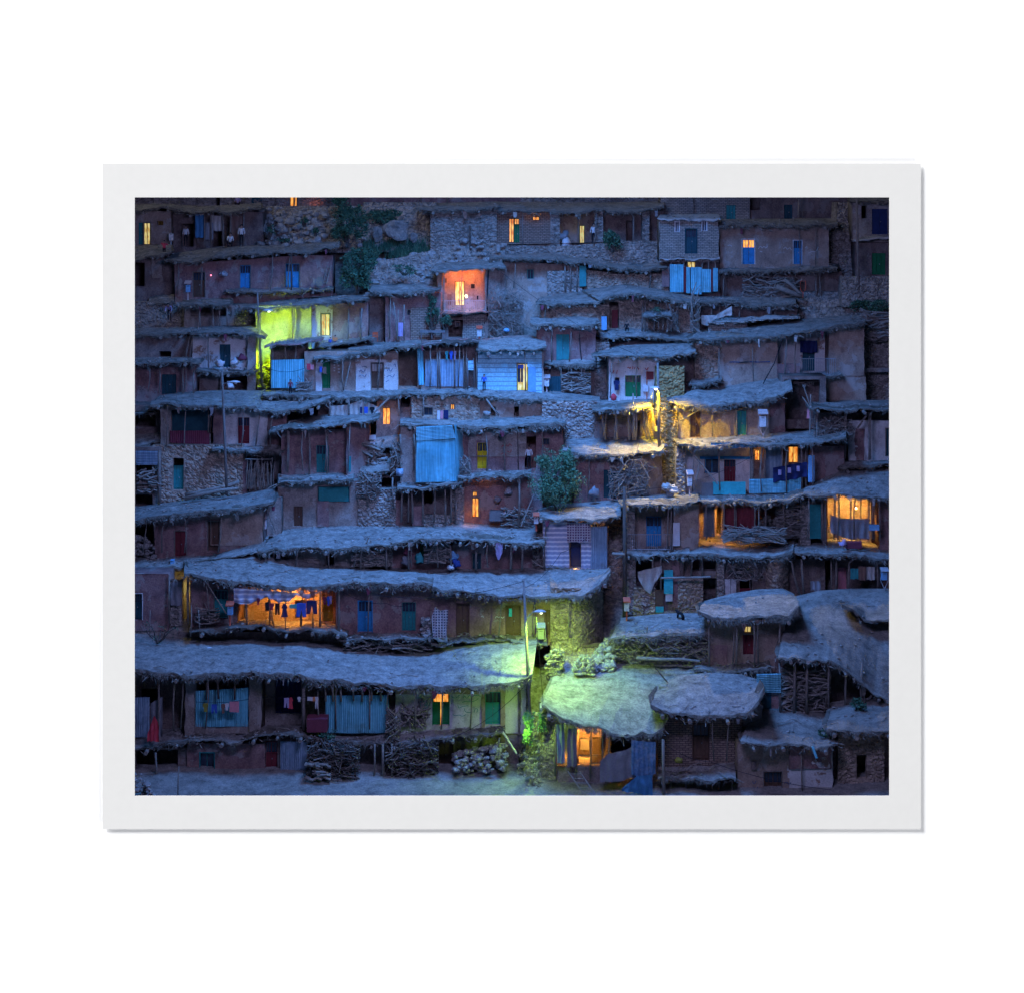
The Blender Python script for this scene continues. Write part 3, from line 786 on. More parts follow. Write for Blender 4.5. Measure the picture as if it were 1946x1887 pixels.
surf('skin', 'skin', [(.3, .18, .13), (.38, .24, .18)], scale=3, bump=0)
for key, nm, c in (('c_white', 'white cloth', (.68, .68, .7)), ('c_grey', 'grey cloth', (.26, .26, .28)), ('c_cream', 'cream cloth', (.5, .46, .42)), ('c_red', 'red cloth', (.65, .07, .1)), ('c_pink', 'pink cloth', (.75, .3, .36)),
                   ('c_blue', 'blue cloth', (.05, .13, .55)), ('c_navy', 'navy cloth', (.02, .03, .11)), ('c_teal', 'teal cloth', (.06, .35, .36)), ('c_plum', 'plum cloth', (.2, .05, .08)), ('c_brown', 'brown cloth', (.24, .14, .11)),
                   ('c_purple', 'purple cloth', (.2, .08, .3)), ('c_tarp', 'blue tarpaulin', (.07, .23, .42)), ('c_orange', 'orange cloth', (.75, .28, .12)), ('c_olive', 'olive cloth', (.3, .28, .06)), ('c_lilac', 'lilac cloth', (.42, .34, .55))):
    surf(key, nm, [tuple(q * .8 for q in c), c], scale=2.5, fine=20, rough=.9, bump=.15, detail=.15)
surf('c_stripe', 'striped awning cloth', [(.3, .32, .42), (.36, .38, .5)], scale=2, kind='stripe', bump=.1, detail=.12)
surf('c_print', 'faded printed tarpaulin', [(.09, .2, .36), (.13, .26, .42), (.3, .36, .42)], scale=2.2, fine=7, detail=.4, bump=.1)
surf('c_check', 'checked cloth', [(.06, .06, .09), (.09, .09, .12)], scale=2, kind='check', bump=.1, detail=.1)
surf('c_check_plum', 'plum checked cloth', [(.1, .04, .1), (.14, .055, .13)], scale=2, kind='check', bump=.1, detail=.1)
surf('ink_green', 'green wall paint strokes', [(.03, .2, .16), (.04, .25, .2)], bump=0)
surf('ink_red', 'red wall paint strokes', [(.4, .06, .05), (.45, .09, .07)], bump=0)
surf('ink_white', 'white chalk strokes', [(.6, .58, .56), (.7, .68, .66)], bump=0)
surf('ink_blue', 'dark blue wall strokes', [(.06, .1, .2), (.08, .13, .25)], bump=0)
glow('lit_orange', 'lamplit window', (.5, .1, .008), (1, .5, .1), 1.25, scale=4.5, dark=.36)
glow('lit_yellow', 'pale lamplit doorway', (.5, .28, .04), (1, .85, .35), .8, scale=3.5, dark=.36)
bulb('bulb_warm', 'warm bulb', (1, .7, .3), 14)
bulb('bulb_pale', 'pale bulb', (1, .85, 1), 14)
bulb('bulb_green', 'greenish bulb', (.8, 1, .6), 3)
bulb('lamp_red', 'red bulb', (1, .2, .3), 3)

# ------------------------------------------------------------------ camera, print and surface
cam = bpy.data.cameras.new('camera'); co = bpy.data.objects.new('camera', cam); COL.objects.link(co)
co.location = (0, 0, 0); co.rotation_euler = (math.radians(90), 0, 0)
cam.sensor_width = 36; cam.lens = 36 * F_PX / 1946; cam.shift_y = -(943.5 - HY) / 1946; cam.clip_start = .5; cam.clip_end = 1500
SC.camera = co

YP = 58.0
def plate(name, x0, x1, y0, y1, a0, a1, b0, b1, Y, d, k):
    """a flat sheet with a rectangular opening"""
    mb = MB(); O = [(x0, y0), (x1, y0), (x1, y1), (x0, y1)]; I = [(a0, b0), (a1, b0), (a1, b1), (a0, b1)]
    vs = [P(*q, YP) for q in O + I]; vs = [Vector((p.x, Y, p.z)) for p in vs]; n = len(vs)
    bk = [p + Vector((0, d, 0)) for p in vs]; fs = []
    for i in range(4):
        j = (i + 1) % 4
        fs += [(i, 4 + i, 4 + j, j), (8 + i, 8 + j, 12 + j, 12 + i), (i, j, 8 + j, 8 + i), (4 + i, 12 + i, 12 + j, 4 + j)]
    mb.add(vs + bk, fs, k); return mb.build(name)
surf('paper', 'matte print paper', [(.605, .603, .598), (.617, .615, .61)], scale=.5, fine=3.5, rough=1, bump=.08, detail=.015, spec=0)
surf('backdrop', 'white surface', [(.93, .93, .93), (.94, .94, .94)], scale=.2, rough=1, bump=0, detail=0, spec=0)
pr = plate('photo_print', 195, 1750, 311.5, 1575, 256, 1690, 376, 1511.5, YP, .018, 'paper')
tag(pr, 'white paper print with a wide pale border around the blue evening village', 'photo print')
bd = plate('backdrop', -9000, 11000, -9000, 11000, 247, 1699, 367, 1532, YP + .088, .3, 'backdrop')
tag(bd, kind='structure')

# key light on the print, from the upper left at a low angle
th = math.radians(72.5); dd = 420
ctr = P(973, 943, YP)
kl = ctr + Vector((-math.sin(th) * .66, -math.cos(th), math.sin(th) * .75)) * dd
KEY = light('print_light', kl, (1, 1, 1), 5.6e6, kind='AREA', shape='DISK', size=200)
fl = ctr + Vector((math.sin(th) * .62, -math.cos(th), -math.sin(th) * .78)) * dd
FILL = light('print_fill_light', fl, (1, 1, 1), 2.5e6, kind='AREA', shape='DISK', size=110)
FILL.rotation_euler = (ctr - fl).to_track_quat('-Z', 'Y').to_euler()
KEY.rotation_euler = (ctr - kl).to_track_quat('-Z', 'Y').to_euler()

# dusk light on the village: blue from the sky overhead, violet afterglow from the front
def soft(name, loc, aim, col, e, sx, sy):
    o = light(name, Vector(loc), col, e, kind='AREA', shape='RECTANGLE', size=sx, size_y=sy)
    o.rotation_euler = (Vector(aim) - Vector(loc)).to_track_quat('-Z', 'Y').to_euler()
    return o
SKYL = light('dusk_sky_light', Vector((0, 87, 6)), (.085, .295, .9), 120000, 5.5, 'SPOT', spot_size=math.radians(104), spot_blend=1.0)
SKYL.rotation_euler = (Vector((-.5, 99, -23)) - Vector((0, 87, 6))).to_track_quat('-Z', 'Y').to_euler()
soft('afterglow_light', (1, 60.5, -2.0), (1, 100, -23), (.32, .34, .78), 9600, 13, 4)
w = bpy.data.worlds.new('World'); SC.world = w; w.use_nodes = True
w.node_tree.nodes['Background'].inputs[0].default_value = (.08, .18, .5, 1); w.node_tree.nodes['Background'].inputs[1].default_value = .1
vs_ = SC.view_settings; vs_.view_transform = 'Standard'; vs_.look = 'None'; vs_.exposure = 0; vs_.gamma = 1; vs_.use_curve_mapping = False
SC.cycles.use_denoising = True
SC.cycles.max_bounces = 6; SC.cycles.diffuse_bounces = 3; SC.cycles.sample_clamp_indirect = 4

# ------------------------------------------------------------------ hillside
mb = MB(); rows = []
for j in range(0, 88):
    py = 60 + j * 17.0; row = []
    for i in range(0, 150):
        px = -500 + i * 20.0
        p = P(px, py, D(py) + 3.4)
        p.y += nz(p.x, p.z, 3, .35) * .8 + nz(p.x, p.z, 9, 1.3) * .25
        row.append(p)
    rows.append(row)
mb.grid(list(reversed(rows)), 'hill')
o = mb.build('hillside', smooth=True); tag(o, kind='structure')
mb = MB(); rows = []
for j in range(14):
    Yg = 73 + j * 1.15; row = []
    for i in range(90):
        x = -32 + i * .72; p = Vector((x, Yg, P(0, 1530, 83.8).z + (Yg - 83.8) * .1))
        p.z += nz(p.x, p.y, 2, .5) * .16; row.append(p)
    rows.append(row)
mb.grid(rows, 'ground'); o = mb.build('ground', smooth=True); tag(o, kind='structure')
# ================================================================== bottom left: long house under one sagging roof
h = T('mud_house', 'long low bottom left house, one sagging roof over blue sheets and whitewashed end', 'house', 630, 1385, 88)
h.roof([(60, 1264), (256, 1270), (320, 1279), (380, 1283), (470, 1274), (540, 1277), (600, 1287), (680, 1296), (760, 1301), (860, 1303), (930, 1300), (985, 1292), (1012, 1282)],
       [(60, 1212), (256, 1216), (340, 1214), (420, 1217), (600, 1222), (700, 1236), (760, 1240), (815, 1240), (850, 1226), (930, 1212), (1022, 1210)], t=14, over=.9, Yb=92.4, beams=.6, fringe=1.2, curl=.1)
h.wall(60, 372, 1280, 1392, 'mud_dark', [('o', 268, 300, 1308, 1345)], dY=1.1)
h.wall(352, 373, 1284, 1388, 'mud_grey', depth=1.3)
h.wall(372, 500, 1284, 1388, 'mud_dark', dY=1.4)
h.wall(473, 497, 1284, 1386, 'mud_grey', depth=1.3)
h.wall(497, 580, 1284, 1372, 'mud_grey', [('d', 523, 572, 1288, 1356, 'navy', '4n')], dY=1.5)
h.wall(575, 760, 1284, 1390, 'mud_dark', [('g', 650, 684, 1319, 1326), ('g', 711, 727, 1316, 1320)], dY=1.3)
h.wall(752, 1000, 1300, 1384, 'whitewash', [('d', 823, 853, 1312, 1378, 'green', '2Gf'), ('d', 922, 951, 1314, 1377, 'teal', '2g')], dY=.1)
h.box(837, 838.5, 1318, 1377, 'lit_orange', dY=.15, d=.04, name='light_gap'); h.wall(752, 930, 1297, 1318, 'mud_tan', dY=.02, depth=.3, low=0, amp=.09)
h.wall(915, 960, 1303, 1384, 'mud_tan', [('o', 921.5, 951.5, 1314, 1400)], dY=.02, depth=.3, amp=.06)
h.wall(985, 1008, 1300, 1440, 'stone', dY=.0, depth=1, curve=lambda u: (u - 985) * .05)
h.posts([300, 330], 1290, 1385); h.posts([392, 415, 446], 1286, 1326, k='wood_dark'); h.posts([578], 1290, 1392, r=.09, dY=-.3)
h.posts([619, 633, 648, 672, 688, 706, 724], 1300, 1330); h.posts([605], 1310, 1385)
h.sheet(254, 284, 1325, 1400, 'sheet_grey', dY=-.25, yt1=1324); h.sheet(372, 472, 1312, 1380, 'sheet_blue', dY=-.15, yt1=1306)
h.sheet(619, 738, 1321, 1392, 'sheet_blue', dY=-.3, yt1=1320)
h.cloth(286, 309, 1325, 1402, 'c_grey', dY=-.3, top=[(286, 1336), (309, 1323)])
h.wall(372, 473, 1374, 1390, 'mud_grey', dY=-.1, depth=.25, low=3)
h.wall(741, 757, 1320, 1390, 'wood_dark', dY=.2, depth=.3)
# writing on the whitewash: strokes as they run in the photo
h.ink([[(789, 1324), (793, 1326), (797, 1325), (801, 1320), (800, 1326)], [(798, 1333), (799, 1343), (806, 1347), (814, 1343), (813, 1335), (806, 1331), (798, 1333)], [(803, 1336), (804, 1342), (808, 1338), (811, 1342), (810, 1336)],
       [(858, 1322), (862, 1326), (868, 1325), (873, 1320)], [(878, 1334), (884, 1332), (894, 1333), (904, 1331), (909, 1326)], [(880, 1326), (883, 1320), (887, 1328), (892, 1319), (897, 1325), (901, 1321)], [(899, 1318), (903, 1322), (908, 1319), (914, 1324)],
       [(870, 1339), (872, 1346), (877, 1342), (884, 1341), (890, 1340)], [(882, 1345), (884, 1352), (889, 1353), (894, 1353)], [(901, 1353), (903, 1345), (909, 1347), (906, 1353)], [(860, 1357), (866, 1360), (872, 1357), (878, 1361), (886, 1357)], [(816, 1334), (817, 1340)]], 'ink_green', dY=-.06)
# its lower storey
h.roof([(50, 1417), (256, 1420), (300, 1415), (340, 1404), (400, 1404), (440, 1408), (462, 1404), (500, 1394), (560, 1392), (600, 1400)], [(50, 1396), (300, 1392), (370, 1386), (470, 1384), (600, 1384)], t=8, over=.9, Yf=87.0, Yb=88.6, name='terrace', fringe=.5, beams=1)
h.roof([(590, 1404), (640, 1410), (720, 1412), (790, 1408), (850, 1400), (900, 1394), (960, 1390)], [(590, 1388), (700, 1388), (800, 1382), (960, 1376)], t=8, Yf=87.0, Yb=88.6, name='terrace', fringe=.7, beams=.8)
h.wall(60, 355, 1420, 1484, 'mud_dark', [('o', 258, 338, 1424, 1490)], dY=-.4, depth=2)
h.wall(355, 505, 1412, 1484, 'mud_red', [('w', 380, 407, 1430, 1467, 'teal', 'f'), ('d', 504, 527, 1408, 1474, 'maroon', '2gn')], dY=-.5, depth=1)
h.wall(500, 590, 1404, 1480, 'mud_dark', [('o', 504, 527.5, 1407, 1475)], dY=-.45, depth=1)
h.wall(590, 870, 1408, 1480, 'mud_dark', [('d', 829, 862, 1409, 1458, 'brown', '4')], dY=.2, depth=1)
h.wall(862, 990, 1394, 1462, 'mud_dark', dY=.2, depth=1)
h.sheet(533, 584, 1408, 1471, 'sheet_grey', dY=-.7)
h.posts([711, 728, 744], 1412, 1484, dY=-1.3, r=.06); h.posts([296], 1428, 1484, dY=-1.2); h.posts([948], 1400, 1424, dY=-1)
woodpile(586, 680, 1415, 1482, 'tangled brushwood and firewood heaped under the terrace below the blue sheets', Y=86.2, n=210, horiz=.4, k='wood_dark', r=.036)
woodpile(735, 830, 1415, 1476, 'firewood heap leaning between the post and the brown door at the bottom', Y=86.6, n=200, horiz=.35, k='wood_dark', r=.038)
woodpile(582, 625, 1450, 1482, 'short logs stacked beside the grey blue sheet door at ground level', Y=85.8, n=24, horiz=1, r=.08, ln=1.2)
woodpile(765, 815, 1345, 1384, 'split planks leaning on the whitewashed wall left of the lamplit door', Y=87.6, n=34, horiz=.0, r=.06, ln=1.5)
stonepile(862, 962, 1415, 1466, 'rounded pale stones banked beside the brown ground floor door', Y=86.3, n=150, top=[(862, 1432), (900, 1422), (962, 1408)], slope=.8, r=.17)
for a, b, c, d, k, kd, tx in ((385, 396, 1336, 1352, 'c_olive', 'shirt', 'dark olive shirt pegged on the line before the blue sheet'), (402, 412, 1338, 1355, 'c_blue', 'trousers', 'small blue trousers on the line before the blue sheet'), (420, 428, 1337, 1355, 'c_brown', 'shirt', 'brown top on the line beside the pink cloth'),
                           (427, 435, 1336, 1349, 'c_white', 'shirt', 'white baby top on the line before the blue sheet'), (436, 454, 1333, 1353, 'c_pink', 'towel', 'pink patterned cloth on the line before the blue sheet'), (540, 549, 1326, 1344, 'c_lilac', 'trousers', 'pale striped trousers hanging before the dark blue doors'),
                           (548, 557, 1325, 1346, 'c_red', 'dress', 'bright red dress hanging before the dark blue doors'), (565, 572, 1324, 1333, 'c_white', 'shirt', 'tiny white vest hanging before the dark blue doors'), (584, 594, 1324, 1331, 'c_white', 'towel', 'white cloth hanging right of the porch post'), (592, 600, 1324, 1332, 'c_orange', 'towel', 'orange cloth hanging right of the porch post'), (599, 604, 1324, 1346, 'c_white', 'trousers', 'long white trousers hanging by the dark red trunk')):
    garment(a, b, c, d, k, kd, tx, 87.3, 'washing on the lines of the bottom left house')
wire([((372, 1333), 87.35), ((473, 1328), 87.35)], 'washing line across the blue sheet of the bottom left house', sag=.1)
wire([((497, 1325), 87.35), ((619, 1323), 87.35)], 'washing line across the dark blue doors of the porch', sag=.02)
thing_cloth(280, 302, 1358, 1408, 'c_red', 'red and black coat draped on a stick at the left terrace edge', Y=86.6, xb=(0, 0), top=[(280, 1395), (288, 1372), (293, 1358), (300, 1372), (302, 1380)], nf=3)
mb = MB(); mb.pbox(583, 622, 1366, 1391, 86.9, .7, 'c_plum'); mb.pbox(583, 622, 1362, 1366, 87.4, .2, 'c_plum'); tag(mb.build('trunk'), 'dark red trunk standing on the terrace left of the large blue sheet', 'trunk')
bush(625, 1395, 22, 9, 'low green weed on the terrace under the big blue sheet', Y=86.8, n=260, name='weed', cat='plant', leaf=.07)
woodpile(735, 758, 1350, 1408, 'upright bundle of brush at the corner of the large blue sheet', Y=86.9, n=70, horiz=0, r=.03)
pole(340, 1456, 338, 1510, 84.2, .03, 'thin stake in the ground at the bottom left', 'stake', 'stake', k='log')
stonepile(225, 290, 1462, 1512, 'dark rubble heap in the bottom left corner', Y=84, n=45, k='stone_loose', top=[(225, 1455), (262, 1462), (290, 1500)])
def lump(x, y, w, Y, k, label, name='stone', cat='stone', group='single stones lying on the roofs'):
    mb = MB(); r = w * Y / F_PX / 2; mb.stone(P(x, y, Y) + Vector((0, 0, r * .3)), r, k, .7); return tag(mb.build(name, smooth=True), label, cat, group)
lump(398, 1236, 15, 91, 'c_white', 'white bundle lying alone on the long bottom left roof', 'bundle', 'bundle')

# ================================================================== third row left: orange-lit porch house
h = T('mud_house', 'house with an orange lamplit porch, striped awning and washing, with a thick thatched edge', 'house', 560, 1200, 92.6)
h.roof([(350, 1090), (380, 1094), (430, 1096), (445, 1101), (500, 1110), (560, 1113), (620, 1109), (680, 1107), (760, 1107), (822, 1108)],
       [(350, 1060), (420, 1054), (480, 1048), (520, 1050), (560, 1062), (620, 1074), (700, 1078), (760, 1081), (822, 1086)], t=13, over=1.0, Yb=96.4, fringe=1.3, beams=.7)
h.wall(362, 445, 1100, 1192, 'mud_red', [('d', 407, 433, 1121, 1175, 'teal', '2g')], dY=0)
h.wall(445, 645, 1105, 1176, 'mud_tan', [('o', 560, 585, 1140, 1176)], dY=2.4, depth=1, amp=.05)
h.wall(440, 452, 1105, 1192, 'mud_red', dY=.1, depth=2.4)
h.wall(612, 640, 1108, 1182, 'mud_red', [('d', 614, 633, 1140, 1181, 'c_olive', '2n')], dY=1.3, depth=.4)
h.wall(638, 820, 1110, 1206, 'mud_red', [('d', 681, 707, 1142, 1201, 'blue', '2gf'), ('d', 764, 790, 1144, 1199, 'teal', '4g')], dY=.1)
h.roof([(360, 1200), (420, 1196), (450, 1188), (500, 1190), (560, 1196), (640, 1200), (660, 1208)], [(360, 1184), (450, 1176), (640, 1180), (660, 1196)], Yf=91.5, Yb=95.2, t=7, name='terrace', fringe=.3, k='ground')
h.roof([(640, 1216), (700, 1213), (820, 1211), (850, 1216)], [(640, 1204), (820, 1200), (850, 1204)], Yf=91.6, Yb=93, t=5, name='terrace', fringe=.5, beams=.5)
h.wall(340, 850, 1200, 1232, 'mud_dark', dY=.3, depth=.5)
h.posts([470, 512, 608, 643], 1112, 1188, dY=-.6, r=.055); h.post(572, 1112, 1188, .06, -.6, lean=4); h.post(520, 1140, 1186, .05, -.7, lean=-10)
h.post(398, 1106, 1166, .035, -.9, lean=-6, k='log'); h.post(644, 1118, 1208, .07, -.9)
mb = MB(); mb.tube([P(392, 1106, 91.6), P(430, 1166, 91.4)], .035, 'log', 6); tag(mb.build('stick'), 'thin pole leaning across the front of the teal door beside the orange porch', 'pole')
thing_cloth(444, 610, 1116, 1140, 'c_stripe', 'blue and white striped awning sagging across the orange lamplit porch', Y=91.5, cat='awning', name='awning',
            top=[(444, 1116), (505, 1122), (560, 1126), (592, 1128), (610, 1119)], bot=[(444, 1144), (470, 1149), (506, 1134), (530, 1145), (552, 1142), (563, 1129), (582, 1140), (610, 1122)], rag=1, nf=9)
for a, b, c, d, k, kd, tx in ((487, 494, 1136, 1149, 'c_plum', 'shirt', 'dark plum cap hung at the left of the orange porch line'), (504, 511, 1144, 1160, 'black', 'towel', 'black cloth hung beside the slanting stick in the orange porch'), (511, 521, 1146, 1159, 'c_plum', 'shirt', 'plum top hung in the orange porch'), (523, 531, 1146, 1168, 'black', 'trousers', 'long black trousers hung in the orange porch'),
                           (534, 547, 1147, 1172, 'c_navy', 'dress', 'dark navy dress hung at the middle of the orange porch'), (550, 564, 1148, 1156, 'c_teal', 'towel', 'grey teal towel hung beside the blue trousers'), (564, 581, 1146, 1172, 'c_blue', 'trousers', 'bright blue trousers hung in the orange porch'), (583, 602, 1141, 1166, 'c_navy', 'trousers', 'wide dark trousers at the right end of the porch line')):
    garment(a, b, c, d, k, kd, tx, 91.3, 'washing on the line of the orange porch')
for a, b, c, d, k, tx in ((613, 621, 1134, 1148, 'c_plum', 'plum cloth on the short line right of the orange porch'), (621, 627, 1133, 1150, 'c_blue', 'blue cloth on the short line right of the orange porch'), (626, 631, 1132, 1147, 'c_lilac', 'lilac cloth on the short line right of the orange porch')):
    garment(a, b, c, d, k, 'shirt', tx, 91.9, 'washing on the line of the orange porch')
wire([((445, 1142), 91.35), ((608, 1140), 91.35)], 'washing line strung across the orange lamplit porch', sag=.15)
wire([((645, 1120), 91.8), ((735, 1146), 92.2), ((790, 1140), 92.2)], 'cable looping past the bright blue door', sag=.25)
lamp_at(540, 1121, 93.6, (1, .42, .07), 520, .1, (0, .3, -1), 150); lamp_at(592, 1128, 93.8, (1, .36, .05), 120, .1, (.3, .4, -1), 150)
donation_box(437, 1153, 10, 15, 1187, 'blue white box in a red frame at the left end of the orange porch', 'blue_pale', 'metal_red', ring=False, Y=91.4)
woodpile(373, 412, 1155, 1184, 'small stack of sticks beside the teal door left of the orange porch', Y=91.9, n=40)
stonepile(803, 816, 1172, 1210, 'narrow pillar of stacked stones by the checked cloth', Y=91.9, n=60, r=.13, depth=.4)
thing_cloth(820, 852, 1156, 1212, 'c_check', 'checked grey blanket hung from a stick beside the brown door', Y=91.6, top=[(820, 1172), (827, 1152), (836, 1160), (852, 1158)], xb=(3, -4), nf=4)
woodpile(655, 820, 1214, 1240, 'brushwood jutting out of the dark gap under the middle terrace', Y=91.8, n=70, horiz=.9, ln=1.6)

# ================================================================== round cornered house in the middle
h = T('mud_house', 'house with two brown doors and a rounded stone corner glowing green above the street lamp', 'house', 930, 1209, 92.6)
h.roof([(814, 1112), (840, 1121), (900, 1124), (960, 1128), (1010, 1131), (1060, 1133), (1100, 1131), (1130, 1115), (1150, 1098), (1160, 1084)],
       [(812, 1086), (860, 1083), (940, 1085), (1010, 1082), (1060, 1080), (1160, 1080)], t=10, over=.9, Yb=96.2, fringe=.9, beams=1.1, curl=.08)
h.wall(818, 1050, 1128, 1216, 'mud_red', [('d', 868, 891, 1147, 1209, 'brown', '2f'), ('d', 962, 989, 1151, 1208, 'brown', '2f'), ('d', 1034, 1047, 1158, 1208, 'brown', 'n')], dY=.1)
h.wall(1046, 1146, 1116, 1245, 'stone_tan', dY=-.35, depth=2.5, curve=lambda u: max(0, (u - 1085) / 60) ** 2 * 2.6 + max(0, (1062 - u) / 20) ** 2 * .4, amp=.16)
h.roof([(820, 1222), (930, 1216), (1040, 1224)], [(820, 1206), (930, 1202), (1040, 1206)], Yf=91.6, Yb=93, t=4, name='terrace', fringe=.2, beams=0)
mb = MB(); mb.pbox(967, 973, 1156, 1171, 92.66, .04, 'turquoise'); mb.build('notice', h.o)
h.ink([[(914, 1172), (917, 1169), (919, 1173)], [(941, 1174), (944, 1169), (947, 1174), (951, 1170), (955, 1175), (958, 1171)]], 'ink_white', dY=-.02)
mb = MB(); c = P(1060, 1119, 94); mb.tube([c, c + Vector((0, 0, .35))], .1, 'wood_dark', 10); tag(mb.build('chimney_pipe'), 'short dark stove pipe standing on the roof above the round stone corner', 'pipe')
donation_box(1028, 1196, 11, 18, 1232, 'tall pale box on a looped stand under the green street lamp', 'c_grey', 'c_grey', Y=91.2, ring=True)
lump(856, 1080, 16, 95.5, 'c_white', 'white plastic drum lying on the long earth terrace', 'drum', 'drum')
street_lamp(995, 1100, 1009, 1402, 86.6, ((1001, 1174), (1025, 1163)), 'street lamp with a tall pole in the green lit gully at the bottom centre', 'bulb_green', (.5, 1, .07), 3300, .09, aim=(.12, .42, -1), spot=136, blend=1, Ytop=88.3)

# ================================================================== dark porches under the long terrace
h = T('mud_house', 'long row of dark wood stores behind posts under a wide earth terrace at mid left', 'house', 770, 1078, 96.2)
h.roof([(490, 1044), (520, 1042), (560, 1040), (600, 1039), (640, 1044), (680, 1040), (740, 1033), (790, 1022), (830, 1021), (870, 1026), (930, 1027), (1000, 1030), (1035, 1032)],
       [(490, 1030), (530, 1005), (600, 998), (700, 996), (800, 998), (860, 994), (940, 1000), (1035, 1000)], t=8, over=1.2, Yb=99.2, fringe=1.0, beams=1.2, sticks=2)
h.wall(500, 700, 1042, 1076, 'mud_grey', [('o', 620, 635, 1050, 1085)], dY=.2)
h.wall(700, 860, 1036, 1086, 'mud_red', [('d', 798, 812, 1028, 1070, 'green', 'n')], dY=.5)
h.wall(860, 1045, 1034, 1092, 'mud_red', [('d', 898, 914, 1052, 1085, 'dark_teal', 'g')], dY=.4)
h.posts([685, 734, 777, 858, 905, 971, 992], 1036, 1080, dY=-.8, r=.065); h.post(812, 1024, 1068, .05, -.8, lean=18)
woodpile(670, 742, 1042, 1076, 'wide stack of crooked firewood in the dark store under the terrace', Y=95.6, n=150, ln=1.7)
woodpile(808, 852, 1024, 1070, 'pale branches stacked beside the green door under the terrace', Y=95.8, n=110, ln=1.5)
thing_cloth(942, 955, 1031, 1064, 'c_lilac', 'patterned pale blue scarf hanging from the terrace edge', Y=94.9, bot=[(942, 1052), (947, 1066), (955, 1050)], nf=2)
for x, y, k, tx in ((775, 1050, 'c_plum', 'plum bundle stacked behind the post under the terrace'), (797, 1062, 'c_teal', 'teal sack by the green door under the terrace'), (868, 1072, 'c_blue', 'blue barrel beside the bright post under the terrace'), (864, 1058, 'blue_pale', 'pale blue basin hung by the bright post'), (772, 1066, 'c_grey', 'grey sack at the foot of the post under the terrace')):
    mb = MB(); mb.blob(P(x, y, 95.9), .27, k, 1.1); tag(mb.build('sack', smooth=True), tx, 'sack', 'sacks and bundles in the porches')

# ================================================================== left: house with two red brown doors
h = T('mud_house', 'house with small red door and taller brown door under roof sloping down left', 'house', 370, 1050, 96.6)
h.roof([(50, 1000), (256, 988), (300, 980), (360, 972), (420, 966), (470, 962), (518, 954), (524, 946)], [(50, 974), (256, 966), (300, 960), (370, 952), (440, 946), (522, 930)], t=12, over=1.0, Yb=99.8, fringe=1.2, beams=.6)
h.wall(294, 500, 962, 1066, 'mud_red', [('d', 332, 354, 1009, 1058, 'maroon', '2'), ('d', 395, 417, 991, 1047, 'brown', '2')], dY=0, top=[(294, 984), (500, 960)])
h.wall(400, 500, 968, 1036, 'mud_tan', [('o', 390, 418, 985, 1050)], dY=-.08, depth=.4, low=0, top=[(400, 970), (500, 962)])
h.wall(60, 296, 985, 1070, 'mud_dark', [('o', 230, 292, 990, 1040)], dY=.9)
h.wall(500, 535, 945, 1010, 'mud_grey', dY=1.6, depth=.8)
h.roof([(50, 1088), (256, 1082), (300, 1078), (340, 1076), (365, 1080)], [(50, 1060), (256, 1058), (300, 1056), (360, 1052)], Yf=94.6, Yb=97.4, t=13, name='terrace', fringe=1.2, beams=.4)
h.roof([(340, 1076), (400, 1062), (470, 1050), (500, 1046)], [(340, 1056), (400, 1046), (470, 1028), (510, 1020)], Yf=95.3, Yb=97.6, t=4, name='terrace', fringe=0, beams=0)
stonepile(232, 298, 1018, 1068, 'rubble and broken timber spilling out left of the red door', Y=96.3, n=70, slope=.6, r=.2)
donation_box(501, 988, 10, 17, 1022, 'white box under a pink hood at the right corner of the two door house', 'white', 'metal_pale', Y=97.4)
donation_box(327, 1064, 7, 9, 1076, 'little white lantern box on the lower terrace at the left', 'blue_pale', 'metal', hood=False, Y=95.4)
mb = MB(); mb.tube([P(504, 960, 97.2), P(524, 1010, 97.8)], .035, 'log', 6); tag(mb.build('stick'), 'thin pole leaning at the right end of the two door house', 'pole')
# lower left corner room
h = T('mud_house', 'dark red room at the left edge with white framed opening beside yellow lit gap', 'house', 300, 1180, 93)
h.wall(60, 320, 1090, 1190, 'mud_red', [('d', 250, 270, 1128, 1178, 'dark_teal', 'gW')], dY=0)
h.wall(318, 365, 1085, 1185, 'mud_tan', dY=2.2, depth=.4)
h.wall(322, 346, 1100, 1180, 'stone', dY=.2, depth=.4)
h.posts([322, 358], 1092, 1182, dY=-.4); lamp_at(354, 1130, 94.3, (1, .85, .25), 22, .06); h.cloth(324, 346, 1106, 1150, 'c_grey', dY=-.1)
h.wall(60, 370, 1176, 1232, 'ground', dY=-.6, depth=.5, tilt=1.2)
bush(300, 1200, 50, 22, 'bare scrubby twigs growing at the left edge under the red room', Y=91.2, n=120, name='scrub', leaf=.08)
for i, (x, yy) in enumerate(((285, 1160), (362, 1150), (380, 1158))): pole(x + U(-4, 4), yy, x, 1210, 91.3, .025, ('thin stake left of the yellow lit gap', 'thin stake in front of the yellow lit gap', 'thin stake before the teal door of the porch house')[i], 'stake', 'stake', k='log')
